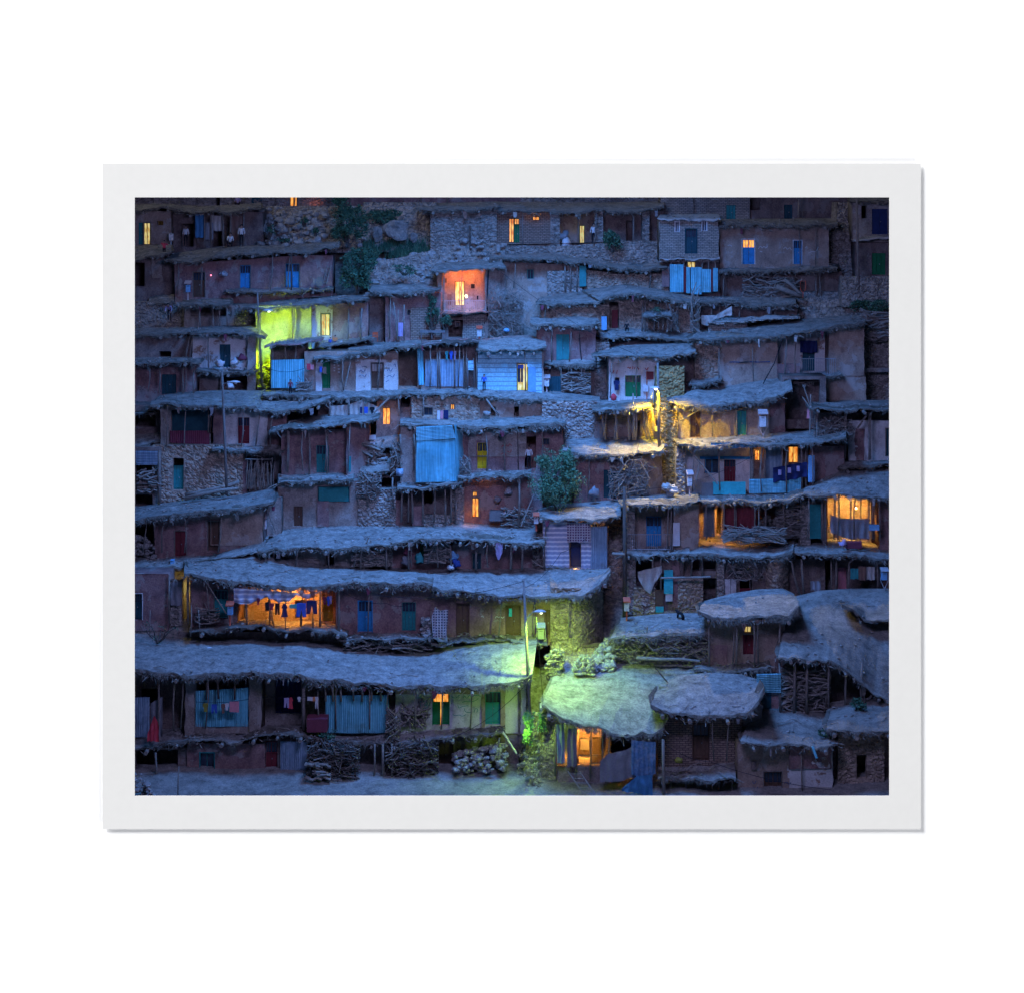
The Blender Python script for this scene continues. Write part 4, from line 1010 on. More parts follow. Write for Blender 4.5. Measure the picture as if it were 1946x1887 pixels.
# ================================================================== middle band
h = T('mud_house', 'grey house with teal shutter and patched wall below the small mid left terrace', 'house', 610, 995, 98.9)
h.roof([(528, 918), (570, 914), (620, 912), (672, 908)], [(528, 902), (672, 897)], t=7, Yf=98.2, Yb=100.2, name='terrace', fringe=.7)
h.wall(528, 690, 914, 1002, 'mud_grey', [('d', 558, 575, 962, 1000, 'brown', 'n'), ('w', 604, 664, 925, 954, 'teal', '')], dY=.1)
h.box(603, 625, 953, 1000, 'mud_red', dY=-.05, d=.1, name='panel'); h.sheet(606, 662, 926, 953, 'teal', dY=.1, name='shutter', corr=None)
h.wall(680, 752, 930, 1000, 'stone', dY=0, depth=1); h.wall(690, 765, 905, 940, 'mud_dark', [('o', 712, 750, 908, 932)], dY=1.3)
h.posts([700, 748], 908, 960, dY=-.3)
woodpile(680, 720, 905, 948, 'tangle of crooked branches on the broken stone wall beside the teal shutter', Y=98.3, n=60, horiz=.4, crook=.3)

h = T('mud_house', 'porch of many posts and red half door under the tall blue sheet shed', 'house', 830, 995, 98.9)
h.roof([(755, 926), (800, 926), (850, 920), (880, 914)], [(755, 916), (880, 905)], t=8, Yf=98.0, Yb=100, name='terrace', fringe=.6, beams=1.4, sticks=2)
h.roof([(870, 908), (930, 903), (1010, 902)], [(870, 896), (1010, 890)], t=6, Yf=98.2, Yb=100.2, name='terrace', fringe=1, beams=.8)
h.wall(745, 870, 925, 1004, 'mud_dark', [('o', 806, 822, 932, 958)], dY=1.1)
h.box(783, 806, 962, 998, 'mud_red', dY=-.2, d=.1, name='half_door'); h.wall(806, 860, 976, 996, 'stone', dY=-.1, depth=.5); h.wall(745, 765, 950, 998, 'mud_red', dY=.1, depth=.3)
h.posts([763, 776, 784, 804, 825, 847, 858, 866], 930, 990, dY=-.5, r=.055)
h.wall(866, 1030, 906, 1000, 'mud_red', [('l', 897, 910, 946, 983, 'wood_dark', ''), ('l', 898, 907, 934, 944, 'wood_dark', '')], dY=.7)
h.posts([985], 908, 996, dY=-.6, r=.06); h.wall(856, 882, 925, 998, 'stone', dY=.2, depth=.5)
h.box(930, 956, 972, 990, 'grey_wood', dY=-.1, d=.4, name='shelf')
lamp_at(893, 985, 99.0, (1, .4, .06), 9, .05); lamp_at(922, 915, 99.1, (1, .4, .05), 3, .05)
for x, y, k, tx in ((946, 950, 'c_grey', 'grey basin hung on the red wall beside the lamplit doorway'), (966, 935, 'metal', 'round pan hung high on the red wall'), (961, 977, 'c_white', 'white sack on the ground before the red wall'), (972, 985, 'c_grey', 'grey bundle by the post before the red wall')):
    mb = MB(); mb.blob(P(x, y, 99.2), .22, k, 1.1); tag(mb.build('sack', smooth=True), tx, 'sack', 'sacks and bundles in the porches')
woodpile(955, 1010, 968, 1000, 'sticks scattered against the red wall below the green tree', Y=98.5, n=40)
mb = MB(); mb.tube([P(1016, 936, 98.6), P(990, 1000, 98.2)], .04, 'log', 6); tag(mb.build('stick'), 'long pole leaning left of the striped awning house', 'pole')

# corrugated blue lean-to
h = T('shed', 'tall leaning shed of bright blue corrugated sheet between two mud houses', 'shed', 830, 916, 99.5)
h.sheet(790, 868, 838, 917, 'sheet_blue', dY=-1.1, yt1=834, yb1=915, xt=(2, -4), pitch=1.7)
h.sheet(791, 866, 812, 838, 'sheet_blue', dY=-1.15, corr='h', yt1=808, yb1=833, xt=(0, -7), pitch=2.6)
o = h.wall(864, 880, 808, 916, 'sheet_blue', dY=-1.1, depth=.1, tilt=.3, Yend=.2, box=False, name='side_sheet')
h.wall(762, 796, 808, 920, 'mud_grey', dY=.1, depth=.8)
h.posts([762, 788], 828, 862, dY=-.3)
mb = MB(); mb.tube([P(763, 898, 98.8) + Vector((-.3, 0, 0)), P(763, 898, 98.8) + Vector((.1, 0, 0))], .22, 'sheet_grey', 12); tag(mb.build('drum', smooth=True), 'round drum left of the bright blue shed', 'drum')
woodpile(876, 892, 880, 915, 'brush bundle at the right foot of the blue shed', Y=98.6, n=60, horiz=0, r=.025)

h = T('mud_house', 'house with a yellow door and a thick shaggy eave', 'house', 960, 895, 99.9)
h.roof([(868, 810), (900, 811), (960, 810), (1020, 806), (1060, 803), (1076, 802)], [(866, 800), (920, 797), (1030, 792), (1074, 795)], t=15, over=1.0, Yb=102.9, fringe=1.7, beams=.5)
h.roof([(760, 806), (800, 806), (870, 808)], [(760, 797), (870, 795)], t=6, over=.8, Yb=102.9, fringe=.6)
h.wall(876, 1070, 815, 900, 'mud_red', [('d', 907, 927, 842, 892, 'yellow', '2gn'), ('o', 997, 1019, 830, 892), ('w', 1032, 1044, 834, 846, 'wood_dark', '')], dY=0)
h.wall(890, 1000, 818, 868, 'mud_grey', [('o', 904, 930, 838, 900)], dY=-.06, depth=.3, low=0)
h.ink([[(953, 850), (957, 845), (958, 853)], [(962, 846), (966, 850), (968, 843), (973, 848)], [(952, 864), (958, 860), (962, 866)], [(964, 858), (970, 861), (972, 855)]], 'ink_red', dY=-.14)
mb = MB(); mb.stone(P(951, 830, 99.2), .13, 'black', 1.2); tag(mb.build('lantern'), 'dark lantern hanging under the eave right of the yellow door', 'lantern')
h.posts([985], 822, 890, dY=-.1, r=.03, k='wood_dark')
person(1005, 890, 42, 'person in white shirt and dark trousers in the doorway right of the yellow door', 'white', 'black', Y=99.8)
lamp_at(1061, 822, 100.2, (1, .6, .15), 3, .05)

bush(1056, 906, 55, 60, 'large round pale green tree in front of the red houses at the centre', Y=97.4, n=11000, name='tree', cat='tree', leaf=.085, yb=975, lobes=60, k='leaf_pale', up=.5, loose=1.2)

# house with teal glazed door and its neighbours
h = T('mud_house', 'plum house with a teal glazed door between slim posts under a flat sloping roof', 'house', 615, 895, 99.9)
h.roof([(512, 818), (550, 815), (600, 812), (660, 806), (705, 800), (720, 792)], [(520, 812), (560, 797), (620, 790), (718, 786)], t=5, over=1.2, Yb=102.8, fringe=.4, beams=.5)
h.wall(535, 662, 816, 902, 'mud_red', [('d', 601, 625, 847, 899, 'teal', '2gn')], dY=.2)
h.wall(658, 702, 806, 900, 'mud_red', dY=-.5, depth=.9, Yend=.6)
h.posts([547, 588, 622], 820, 898, dY=-.5, r=.05)
mb = MB(); mb.pbox(662, 667, 868, 897, 99.1, .05, 'teal'); tag(mb.build('board'), 'narrow teal board leaning at the corner of the plum house', 'board')
stonepile(684, 748, 868, 902, 'rubble and stones heaped right of the plum house', Y=99.6, n=50, slope=1, r=.18)
h = T('mud_house', 'ruined stone yard with an orange lamplit door below the long white terrace', 'house', 730, 812, 102)
h.wall(690, 775, 850, 905, 'stone', dY=.4, depth=.6); h.wall(715, 760, 762, 830, 'mud_dark', [('l', 727, 742, 775, 808, 'wood_dark', 'n'), ('o', 762, 778, 755, 772)], dY=1.2)
h.roof([(690, 852), (760, 846)], [(690, 838), (770, 826)], Yf=101, Yb=102.8, t=5, name='terrace', fringe=.3, beams=0, k='ground')
h.roof([(684, 898), (740, 894)], [(690, 878), (745, 872)], Yf=99.4, Yb=101.0, t=6, name='terrace', fringe=.9, beams=0, k='ground')
lamp_at(732, 800, 102.2, (1, .45, .08), 12, .05)
donation_box(708, 840, 8, 18, 868, 'white box leaning among the rubble right of the plum house', 'white', 'metal_pale', Y=100.2)
woodpile(690, 728, 840, 880, 'logs thrown on the rubble beside the leaning white box', Y=100, n=18, r=.09, horiz=.4)
woodpile(745, 764, 850, 905, 'upright brush between the rubble and the blue shed', Y=99.4, n=60, horiz=0, r=.03)

h = T('mud_house', 'house of white flaking plaster with a brown door, teal boarded window and stone storey below', 'house', 415, 850, 101)
h.roof([(285, 768), (310, 766), (380, 770), (440, 772), (486, 772), (490, 780), (530, 783), (570, 775), (600, 768), (628, 758)], [(300, 754), (340, 748), (420, 744), (500, 745), (560, 750), (628, 750)], t=8, over=1.0, Yb=104.8, fringe=1.0, beams=.8)
h.wall(305, 400, 770, 852, 'mud_grey', [('o', 325, 405, 780, 824)], dY=.1)
h.wall(322, 406, 775, 826, 'dark_teal', dY=.6, depth=.3, amp=.02, name='boarding')
h.sheet(323, 398, 819, 842, 'c_plum', dY=-.1, corr='v', yb1=845, name='railing_panel')
h.wall(405, 426, 775, 848, 'mud_red', dY=0, depth=.5); h.wall(425, 508, 775, 848, 'whitewash', [('d', 452, 474, 794, 844, 'maroon', '2gn')], dY=.15)
h.wall(500, 545, 782, 850, 'mud_red', dY=.2, depth=.6)
h.post(486, 784, 846, .05, -.5, lean=8); h.posts([396], 772, 820, dY=-.2)
h.roof([(404, 852), (450, 858), (500, 857), (540, 853)], [(404, 846), (540, 842)], Yf=100.0, Yb=101.6, t=7, name='terrace', fringe=.6, beams=.4)
h.wall(290, 462, 846, 946, 'stone_tan', [('d', 329, 349, 884, 931, 'teal', 'n'), ('o', 329, 349, 871, 884)], dY=-.4, depth=1.2, amp=.1)
h.wall(440, 535, 862, 940, 'mud_dark', [('o', 470, 520, 868, 935)], dY=.6); h.wall(454, 469, 876, 938, 'mud_red', dY=-.4, depth=.4)
mb = MB()
for i in range(20):
    x = 470 + i * 2.6; a = P(x + U(-3, 3), U(868, 884), 100.3); b = P(x, U(925, 936), 100.2); mb.stick(a, b, .03, 'log', .06, 5)
mb.stick(P(466, 873, 100.2), P(518, 873, 100.2), .035, 'log', .02); tag(mb.build('stick_fence'), 'fence of upright pale sticks closing the store beside the stone storey', 'fence')
log((350, 948, 99), (452, 928, 99.2), .13, 'log', 'longest crooked tree trunk lying on the roof below the stone wall')
log((352, 940, 99.3), (420, 926, 99.4), .12, 'log', 'shorter trunk lying behind the longest one below the stone wall')
log((430, 925, 99.3), (455, 915, 99.4), .14, 'log', 'thick trunk end rising beside the leaning pole below the stone wall')
street_lamp(422, 705, 431, 938, 99.2, ((424, 730), (445, 728)), 'unlit street lamp on a leaning pole at the left of the village', 'c_white', (1, 1, 1), 0, .09)
h = T('mud_house', 'dark stores at the left edge with a pale blue corrugated flap over stacked logs', 'house', 275, 930, 100.2)
h.roof([(50, 850), (256, 850), (304, 838)], [(50, 820), (256, 816), (304, 812)], Yf=101, Yb=103.4, t=6, fringe=.6, beams=.3)
h.wall(60, 306, 770, 822, 'mud_dark', [('o', 252, 296, 782, 812)], dY=2.2)
h.roof([(50, 790), (256, 783), (300, 786)], [(50, 772), (300, 772)], Yf=102.2, Yb=104.6, t=5, fringe=.5, beams=.4)
h.wall(60, 306, 850, 960, 'mud_dark', [('o', 258, 298, 884, 905), ('o', 256, 290, 940, 970)], dY=.2); h.sheet(258, 300, 857, 884, 'sheet_grey', dY=-.3, corr='h', pitch=3)
h.posts([303], 858, 962, dY=-.3, k='wood', r=.08)
woodpile(262, 302, 892, 936, 'logs stacked flat under the pale blue corrugated flap', Y=99.8, n=40, horiz=1, r=.07)

# long white terrace row
h = T('mud_house', 'long house with green door, white front with blue writing, and dark alley mouth', 'house', 680, 742, 104.7)
h.roof([(596, 682), (630, 682), (660, 676), (690, 668), (730, 664), (775, 656), (800, 652)], [(600, 666), (640, 660), (680, 656), (740, 652), (800, 646)], t=8, over=.9, Yb=108.6, fringe=1.1, beams=.8)
h.wall(578, 800, 668, 748, 'mud_tan', [('d', 611, 628, 683, 739, 'green', '4nW'), ('d', 706, 728, 691, 739, 'brown', '2g'), ('o', 757, 793, 664, 736)], dY=.1)
h.wall(676, 756, 684, 742, 'white_flake', [('o', 704, 730, 689, 752)], dY=-.02, depth=.3, low=2)
h.wall(600, 612, 690, 742, 'white_flake', dY=-.02, depth=.3, low=2)
h.ink([[(683, 708), (686, 702), (690, 710), (694, 703)], [(682, 716), (688, 712), (693, 718), (697, 711)], [(688, 698), (694, 696), (698, 700)], [(736, 706), (739, 700), (742, 708), (746, 701)], [(735, 717), (741, 713), (746, 719), (750, 712)], [(748, 695), (751, 691), (752, 698)], [(733, 727), (739, 723)]], 'ink_blue', dY=-.12)
h.ink([[(634, 690), (637, 689)], [(634, 695), (637, 694)], [(634, 700), (637, 699)], [(642, 690), (645, 690)], [(642, 696), (645, 696)], [(642, 702), (646, 702)], [(634, 705), (637, 705)], [(642, 708), (646, 708)]], 'ink_white', dY=.0, w=1.2)
mb = MB(); mb.tube([P(666, 688, 103.9), P(656, 735, 103.7)], .04, 'log', 6); tag(mb.build('stick'), 'pale pole leaning on the tan wall right of the green door', 'pole')
h.roof([(500, 750), (600, 752), (660, 754), (740, 752), (760, 748), (850, 748), (905, 750), (960, 757), (1040, 758), (1100, 768), (1140, 768)], [(500, 744), (600, 742), (760, 738), (900, 738), (1040, 746), (1140, 756)], Yf=102.6, Yb=105.2, t=6, name='terrace', fringe=1.0, beams=1.0, sticks=2)
for a, b, c, d, k, tx in ((583, 590, 692, 704, 'c_red', 'red cloth hanging left of the green door'), (590, 596, 694, 703, 'c_pink', 'pink cloth hanging left of the green door'), (607, 612, 697, 708, 'c_blue', 'blue bag hanging at the green door'), (613, 620, 698, 711, 'c_brown', 'patterned bag hanging on the green door')):
    garment(a, b, c, d, k, 'towel', tx, 104.1, 'washing beside the green door')
h = T('shed', 'small sky blue corrugated shed at the left end of the middle terrace', 'shed', 546, 738, 105)
h.sheet(516, 578, 685, 738, 'sheet_blue', dY=-.5, yt1=683)
h.roof([(502, 658), (520, 656), (560, 652), (612, 648)], [(516, 650), (560, 645), (612, 642)], t=5, over=.8, Yb=107, fringe=.2, beams=.4, kf='mud_red')
h.posts([518, 543, 561], 660, 688, dY=-.3); h.wall(514, 580, 656, 742, 'mud_dark', dY=1.0)
woodpile(565, 590, 726, 746, 'brush thrown at the right foot of the sky blue shed', Y=103.8, n=40, horiz=.6, r=.03)
person(552, 752, 30, 'blurred person in dark clothes standing below the sky blue shed', 'c_plum', 'black', Y=103.4)
h = T('shed', 'shed of dull blue corrugated panels with an open railed top and board roof', 'shed', 838, 736, 104.7)
h.roof([(764, 662), (800, 656), (850, 652), (910, 650)], [(764, 654), (800, 650), (910, 645)], t=4, over=1.0, Yb=107.6, fringe=.3, kf='wood_dark', k='mud_red', beams=1.2)
h.sheet(796, 806, 663, 732, 'sheet_blue', dY=-.3, xt=(-3, -2)); h.sheet(808, 882, 683, 735, 'sheet_grey', dY=-.25, pitch=3)
h.wall(796, 910, 655, 742, 'mud_dark', [('g', 857, 870, 682, 687)], dY=.9); h.posts([832, 837, 864, 882, 885, 905], 660, 736, dY=-.35, r=.05); h.rail(808, 882, 668, 684, dY=-.3, k='log', n=3)
h.box(888, 901, 686, 704, 'plank_blue', dY=-.3, d=.05, name='board'); h.posts([889, 901], 680, 738, dY=-.3, r=.04, k='grey_wood'); h.wall(800, 884, 728, 740, 'mud_grey', dY=-.15, depth=.3, low=3)
for a, b, k, tx in ((846, 852, 'c_teal', 'teal cloth over the rail of the dull blue shed'), (854, 861, 'c_blue', 'blue cloth over the rail of the dull blue shed'), (862, 867, 'c_lilac', 'lilac cloth over the rail of the dull blue shed')):
    garment(a, b, 668, 684, k, 'shirt', tx, 104.2, 'washing over the rail of the blue shed')
h = T('mud_house', 'hut walled with pale blue boards, with a yellow green lit doorway', 'house', 965, 745, 104.8)
h.roof([(905, 662), (940, 664), (990, 664), (1020, 662), (1038, 656)], [(912, 648), (960, 641), (1010, 640), (1036, 648)], t=7, over=.8, Yb=107.6, fringe=.3, beams=2, curl=.1)
h.wall(908, 1030, 668, 748, 'plank_blue', [('l', 983, 1003, 692, 743, 'yellow', 'y')], dY=0, amp=.02)
h.box(1004, 1018, 698, 745, 'blue_pale', dY=-.06, d=.05, name='door_leaf'); h.box(1002, 1020, 688, 698, 'plank_blue', dY=-.08, d=.05, name='board'); h.box(984, 995, 694, 701, 'c_blue', dY=.05, d=.04, name='curtain'); h.box(984, 989, 701, 727, 'glass', dY=.06, d=.03, name='window_pane'); h.box(990, 994, 701, 727, 'glass', dY=.06, d=.03, name='window_pane')
h.wall(1018, 1034, 665, 748, 'mud_grey', dY=.05, depth=.5); lamp_at(950, 672, 105.4, (1, .9, .4), 5, .05)
person(920, 744, 32, 'blurred dark figure walking before the pale blue boarded hut', 'c_blue', 'black', 'walk', Y=104)

h = T('mud_house', 'low storey of stone and tan rooms with small orange window and washing before it', 'house', 880, 795, 102.8)
h.wall(605, 735, 756, 790, 'mud_dark', dY=.9); h.wall(752, 800, 756, 800, 'mud_dark', [('o', 762, 779, 756, 774)], dY=.6)
h.wall(782, 912, 754, 800, 'stone_tan', [('w', 806, 822, 775, 790, 'wood_dark', ''), ('l', 856, 864, 768, 779, 'wood_dark', '')], dY=.1, amp=.09); h.wall(905, 1032, 758, 800, 'mud_tan', [('o', 933, 942, 773, 792), ('o', 977, 986, 773, 792)], dY=.4)
h.posts([626, 663, 758, 803], 756, 790, dY=-.4); mb = MB(); mb.tube([P(740, 756, 102), P(710, 786, 101.8)], .06, 'log', 6); tag(mb.build('stick'), 'pale pole slanting under the white terrace beside the orange door', 'pole')
thing_cloth(628, 722, 762, 790, 'c_cream', 'pale tarpaulin slung behind the posts under the white terrace', Y=102.6, top=[(628, 772), (660, 770), (690, 760), (722, 776)], cat='tarpaulin')
for a, b, c, d, k, kd, tx in ((684, 688, 774, 786, 'c_navy', 'towel', 'narrow navy cloth pegged on the pale tarpaulin'), (692, 699, 774, 786, 'c_blue', 'towel', 'blue cloth pegged on the pale tarpaulin'), (702, 712, 774, 787, 'black', 'shirt', 'black shirt pegged by the slanting pole'), (831, 836, 781, 798, 'c_white', 'towel', 'white towel on the line under the orange window'), (837, 842, 781, 797, 'c_pink', 'towel', 'pink towel on the line under the orange window'), (843, 852, 780, 797, 'c_navy', 'towel', 'dark towel on the line under the orange window')):
    garment(a, b, c, d, k, kd, tx, 102.2, 'washing under the white terrace')
lump(1085 - 160, 789, 15, 102.3, 'stone_loose', 'roller stone lying on the shaggy roof of the yellow door house', 'roller', 'stone')
h.posts([948], 760, 788, dY=-.6, lean=-22, k='log')
h.wall(1030, 1135, 762, 842, 'stone', dY=-.6, depth=1.2, amp=.12)
# ================================================================== centre right
h = T('mud_house', 'red house with a tall teal door above a firewood porch', 'house', 1075, 690, 107)
h.roof([(1006, 614), (1040, 617), (1090, 617), (1142, 613)], [(1012, 604), (1060, 601), (1132, 602)], t=9, over=.9, Yb=110.4, fringe=.6, beams=1.4)
h.wall(1020, 1132, 618, 694, 'mud_red', [('d', 1057, 1082, 636, 688, 'teal', '2n')], dY=0)
h.roof([(1030, 692), (1060, 693), (1100, 692), (1130, 690)], [(1030, 687), (1130, 684)], t=9, Yf=105.9, Yb=107.6, name='terrace', fringe=1.3, beams=.4)
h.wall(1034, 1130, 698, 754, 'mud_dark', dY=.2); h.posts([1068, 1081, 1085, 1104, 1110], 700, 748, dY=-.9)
h.sheet(1042, 1066, 716, 750, 'dark_teal', dY=-.9, corr='v'); h.wall(1128, 1158, 650, 750, 'stone', dY=.4, depth=.6)
woodpile(1070, 1120, 708, 748, 'neatly stacked firewood in the porch under the tall teal door', Y=105.9, n=90, horiz=1, r=.05)
donation_box(1039, 722, 9, 13, 750, 'white box on a pink post left of the firewood porch', 'white', 'metal_pale', Y=105.2)
h.post(1106, 632, 690, .03, -.3, lean=-5, k='black')

h = T('mud_house', 'small white painted house with a green door and red writing above it', 'house', 1205, 757, 104.4)
h.roof([(1125, 674), (1160, 676), (1200, 677), (1260, 677), (1300, 672), (1322, 668)], [(1140, 668), (1170, 660), (1240, 655), (1320, 653)], t=6, over=1.0, Yb=107.8, fringe=.4, beams=.8, sticks=2)
h.wall(1157, 1252, 678, 762, 'whitewash', [('d', 1188, 1218, 714, 755, 'green', '2gn'), ('o', 1168, 1177, 718, 742)], dY=0)
h.box(1228, 1242, 707, 722, 'maroon', dY=-.07, d=.08, name='shutter'); h.wall(1250, 1325, 672, 762, 'mud_dark', dY=.8, Yend=1.6)
h.ink([[(1192, 700), (1195, 698), (1197, 702), (1199, 698)], [(1202, 702), (1203, 697)], [(1206, 702), (1207, 698)], [(1210, 702), (1211, 698), (1214, 703)], [(1160, 706), (1164, 711), (1167, 704)], [(1173, 704), (1172, 711)], [(1226, 700), (1229, 705), (1232, 699)]], 'ink_red', dY=-.07, w=.8)
mb = MB(); mb.pbox(1228.5, 1229.8, 707, 760, 104.25, .03, 'metal_red'); mb.build('drain_pipe', h.o)
h.box(1222, 1232, 733, 745, 'white', dY=-.2, d=.2, name='meter_box')
garment(1166, 1178, 723, 742, 'c_navy', 'shirt', 'navy shirt hung in the niche of the white painted house', 104.1, 'washing of the white painted house')
mb = MB(); mb.stone(P(1166, 755, 103.6), .2, 'c_red', 1.2); tag(mb.build('can', smooth=True), 'red can on the terrace left of the white painted house', 'can')
h = T('mud_house', 'stick porch lit yellow by the lamp below the white painted house', 'house', 1190, 832, 101.4)
h.roof([(1126, 780), (1150, 779), (1200, 776), (1238, 772)], [(1126, 764), (1200, 760), (1240, 757)], t=5, over=1.6, Yb=104.6, fringe=.9, beams=1.3, sticks=3)
h.wall(1128, 1246, 782, 840, 'mud_tan', [('o', 1138, 1152, 790, 832), ('o', 1206, 1216, 800, 832)], dY=1.3); h.wall(1130, 1152, 780, 836, 'mud_dark', dY=.4, depth=.4)
for x, ln_ in ((1150, 6), (1168, -3), (1172, 2), (1196, 1), (1203, 0), (1208, -1), (1230, 8), (1236, 8), (1244, 4)): h.post(x, 778 if ln_ else 748, 834, .06, -1.1, lean=-ln_, k='log')
h.box(1136, 1150, 804, 834, 'grey_wood', dY=.2, d=.04, name='window_frame')
h.wall(1118, 1260, 834, 846, 'earth', dY=.2, depth=.3, low=0)
h = T('mud_house', 'house with a yellow lit earth roof, plum front and dark teal door behind brush', 'house', 1180, 945, 99.6)
h.roof([(1068, 856), (1100, 861), (1150, 864), (1210, 862), (1250, 858), (1262, 850)], [(1076, 838), (1140, 834), (1252, 832)], t=9, over=1.0, Yb=101.6, fringe=1.2, beams=.6)
h.wall(1090, 1226, 868, 950, 'mud_red', [('d', 1147, 1171, 893, 947, 'dark_teal', '2n')], dY=0); h.wall(1220, 1258, 866, 950, 'mud_tan', dY=-.2, depth=1, Yend=.8)
woodpile(1162, 1228, 880, 950, 'great tangle of pale brushwood against the plum house under the yellow lit roof', Y=98.4, n=170, horiz=.2, r=.022, ln=1.9, crook=.35, depth=1.0)
mb = MB(); mb.blob(P(1130, 936, 98.6), .34, 'c_grey', 1.2); tag(mb.build('sack', smooth=True), 'grey covered sack beside the dark teal door', 'sack', 'sacks and bundles in the porches')
h = T('wall', 'tall mud wall of the alley lit yellow by the lamp', 'wall', 1270, 930, 100.5)
h.wall(1246, 1300, 695, 790, 'stone_lamp_tint', dY=2.2, depth=.6, tilt=1.0, amp=.18); h.wall(1254, 1288, 770, 935, 'stone_lamp_tint', dY=.5, depth=1.0, tilt=.9, amp=.18); h.wall(1240, 1266, 905, 1000, 'stone_lamp_tint', dY=-.6, depth=.5, tilt=.8)
street_lamp(1250, 690, 1253, 852, 99.5, None, 'lit street lamp with a bright pale bulb on a yellow lit pole', 'bulb_pale', (1, .7, .005), 2700, .1, head=(1243, 739), aim=(.12, .2, -1), spot=128, blend=.35, Ytop=99.75)
stonepile(1244, 1262, 812, 850, 'stones piled at the foot of the yellow lit pole', Y=101, n=30, r=.16)
h = T('mud_house', 'house at the right, one end lit yellow, with a brown door and a green door', 'house', 1390, 830, 101.8)
h.roof([(1270, 764), (1300, 768), (1350, 769), (1400, 766), (1450, 758), (1490, 748), (1506, 738)], [(1300, 746), (1330, 738), (1390, 732), (1440, 724), (1500, 716)], t=10, over=1.0, Yb=105.4, fringe=1.5, beams=.5, curl=.1)
h.wall(1282, 1462, 762, 838, 'mud_tan', [('d', 1312, 1331, 782, 832, 'brown', '2'), ('d', 1398, 1419, 781, 829, 'teal', '2')], dY=0, top=[(1282, 772), (1400, 774), (1462, 760)])
h.wall(1458, 1492, 750, 835, 'mud_red', dY=.1, depth=1.2, Yend=.5)
h.wall(1486, 1570, 715, 806, 'mud_dark', [('o', 1490, 1558, 722, 798)], dY=1.6)
mb = MB(); mb.tube([P(1293, 800, 101.0), P(1346, 770, 101.2)], .04, 'log', 6); tag(mb.build('stick'), 'pole slanting across the yellow lit wall beside the brown door', 'pole')
donation_box(1450, 792, 12, 20, 834, 'white box on a pink looped stand on the roof of the blue veranda house', 'white', 'metal_pale', ring=True, Y=100.4)

# blue veranda
h = T('mud_house', 'veranda house hung with blue cloths, a glowing orange window and a light blue corrugated rail', 'house', 1440, 935, 99.4)
h.roof([(1285, 842), (1330, 846), (1400, 845), (1470, 845), (1540, 842), (1580, 838), (1608, 830)], [(1295, 836), (1340, 832), (1450, 826), (1530, 822), (1608, 812)], t=6, over=1.2, Yb=101.8, fringe=.6, beams=.6)
h.wall(1295, 1440, 850, 942, 'whitewash', [('d', 1376, 1398, 874, 916, 'maroon', '4gW'), ('w', 1340, 1366, 872, 900, 'blue', '')], dY=1.0)
h.wall(1330, 1432, 868, 873, 'blue', dY=.92, depth=.05, low=0, name='painted_band')
h.wall(1430, 1545, 850, 942, 'mud_dark', [('l', 1498, 1517, 848, 880, 'wood_dark', ''), ('l', 1434, 1444, 856, 876, 'wood_dark', '')], dY=.8); h.wall(1540, 1605, 848, 912, 'mud_red', dY=.3, depth=1.2, Yend=.8)
h.sheet(1424, 1522, 911, 938, 'sheet_blue', dY=-.7, corr='h', pitch=2.6, yt1=908, yb1=936); h.box(1354, 1417, 916, 940, 'turquoise', dY=-.6, d=.06, name='balustrade'); h.box(1332, 1355, 918, 942, 'grey_wood', dY=-.62, d=.06, name='balustrade')
h.cloth(1351, 1437, 842, 851, 'c_tarp', dY=-1.0, name='tarp_edge'); h.box(1455, 1486, 850, 910, 'sheet_grey', dY=.2, d=.05, name='board')
h.posts([1368, 1427, 1430, 1452, 1486, 1524, 1532], 848, 930, dY=-.6, r=.055)
blanket = thing_cloth(1469, 1534, 880, 915, 'c_navy', 'dark blue printed blanket hung over the corrugated rail', Y=98.6, top=[(1469, 889), (1500, 884), (1534, 878)], bot=[(1472, 917), (1534, 906)], nf=3)
for x, y in ((1482, 898), (1500, 894), (1517, 891)):
    cloth(x - 3, x + 3, y - 5, y + 5, 98.46, 'c_lilac', 'printed_motif', blanket, fold=.01, rag=0)
thing_cloth(1536, 1548, 866, 916, 'blue_pale', 'narrow pale blue cloth hanging at the right end of the veranda', Y=98.5, nf=3)
for (a, b, c, d), tx in zip(((1306, 850, 1364, 920), (1330, 880, 1318, 935)), ('long pale brace slanting down across the left of the veranda', 'thin stick leaning at the left end of the veranda')):
    mb = MB(); mb.tube([P(a, b, 98.4), P(c, d, 98.3)], .05, 'log', 6); tag(mb.build('stick'), tx, 'pole')
h.wall(1285, 1302, 850, 940, 'stone', dY=.2, depth=.8)
donation_box(1311, 906, 9, 18, 945, 'white box under a pink hood left of the blue veranda', 'white', 'metal_pale', Y=98.2)
mb = MB(); mb.blob(P(1273, 929, 98.6), .4, 'c_cream', .8); mb.pbox(1267, 1280, 935, 944, 98.4, .4, 'grey_wood'); tag(mb.build('covered_tank', smooth=False), 'tank wrapped in pale sheet on the roof left of the blue veranda', 'tank')
lamp_at(1440, 862, 99.9, (1, .4, .06), 6, .05)

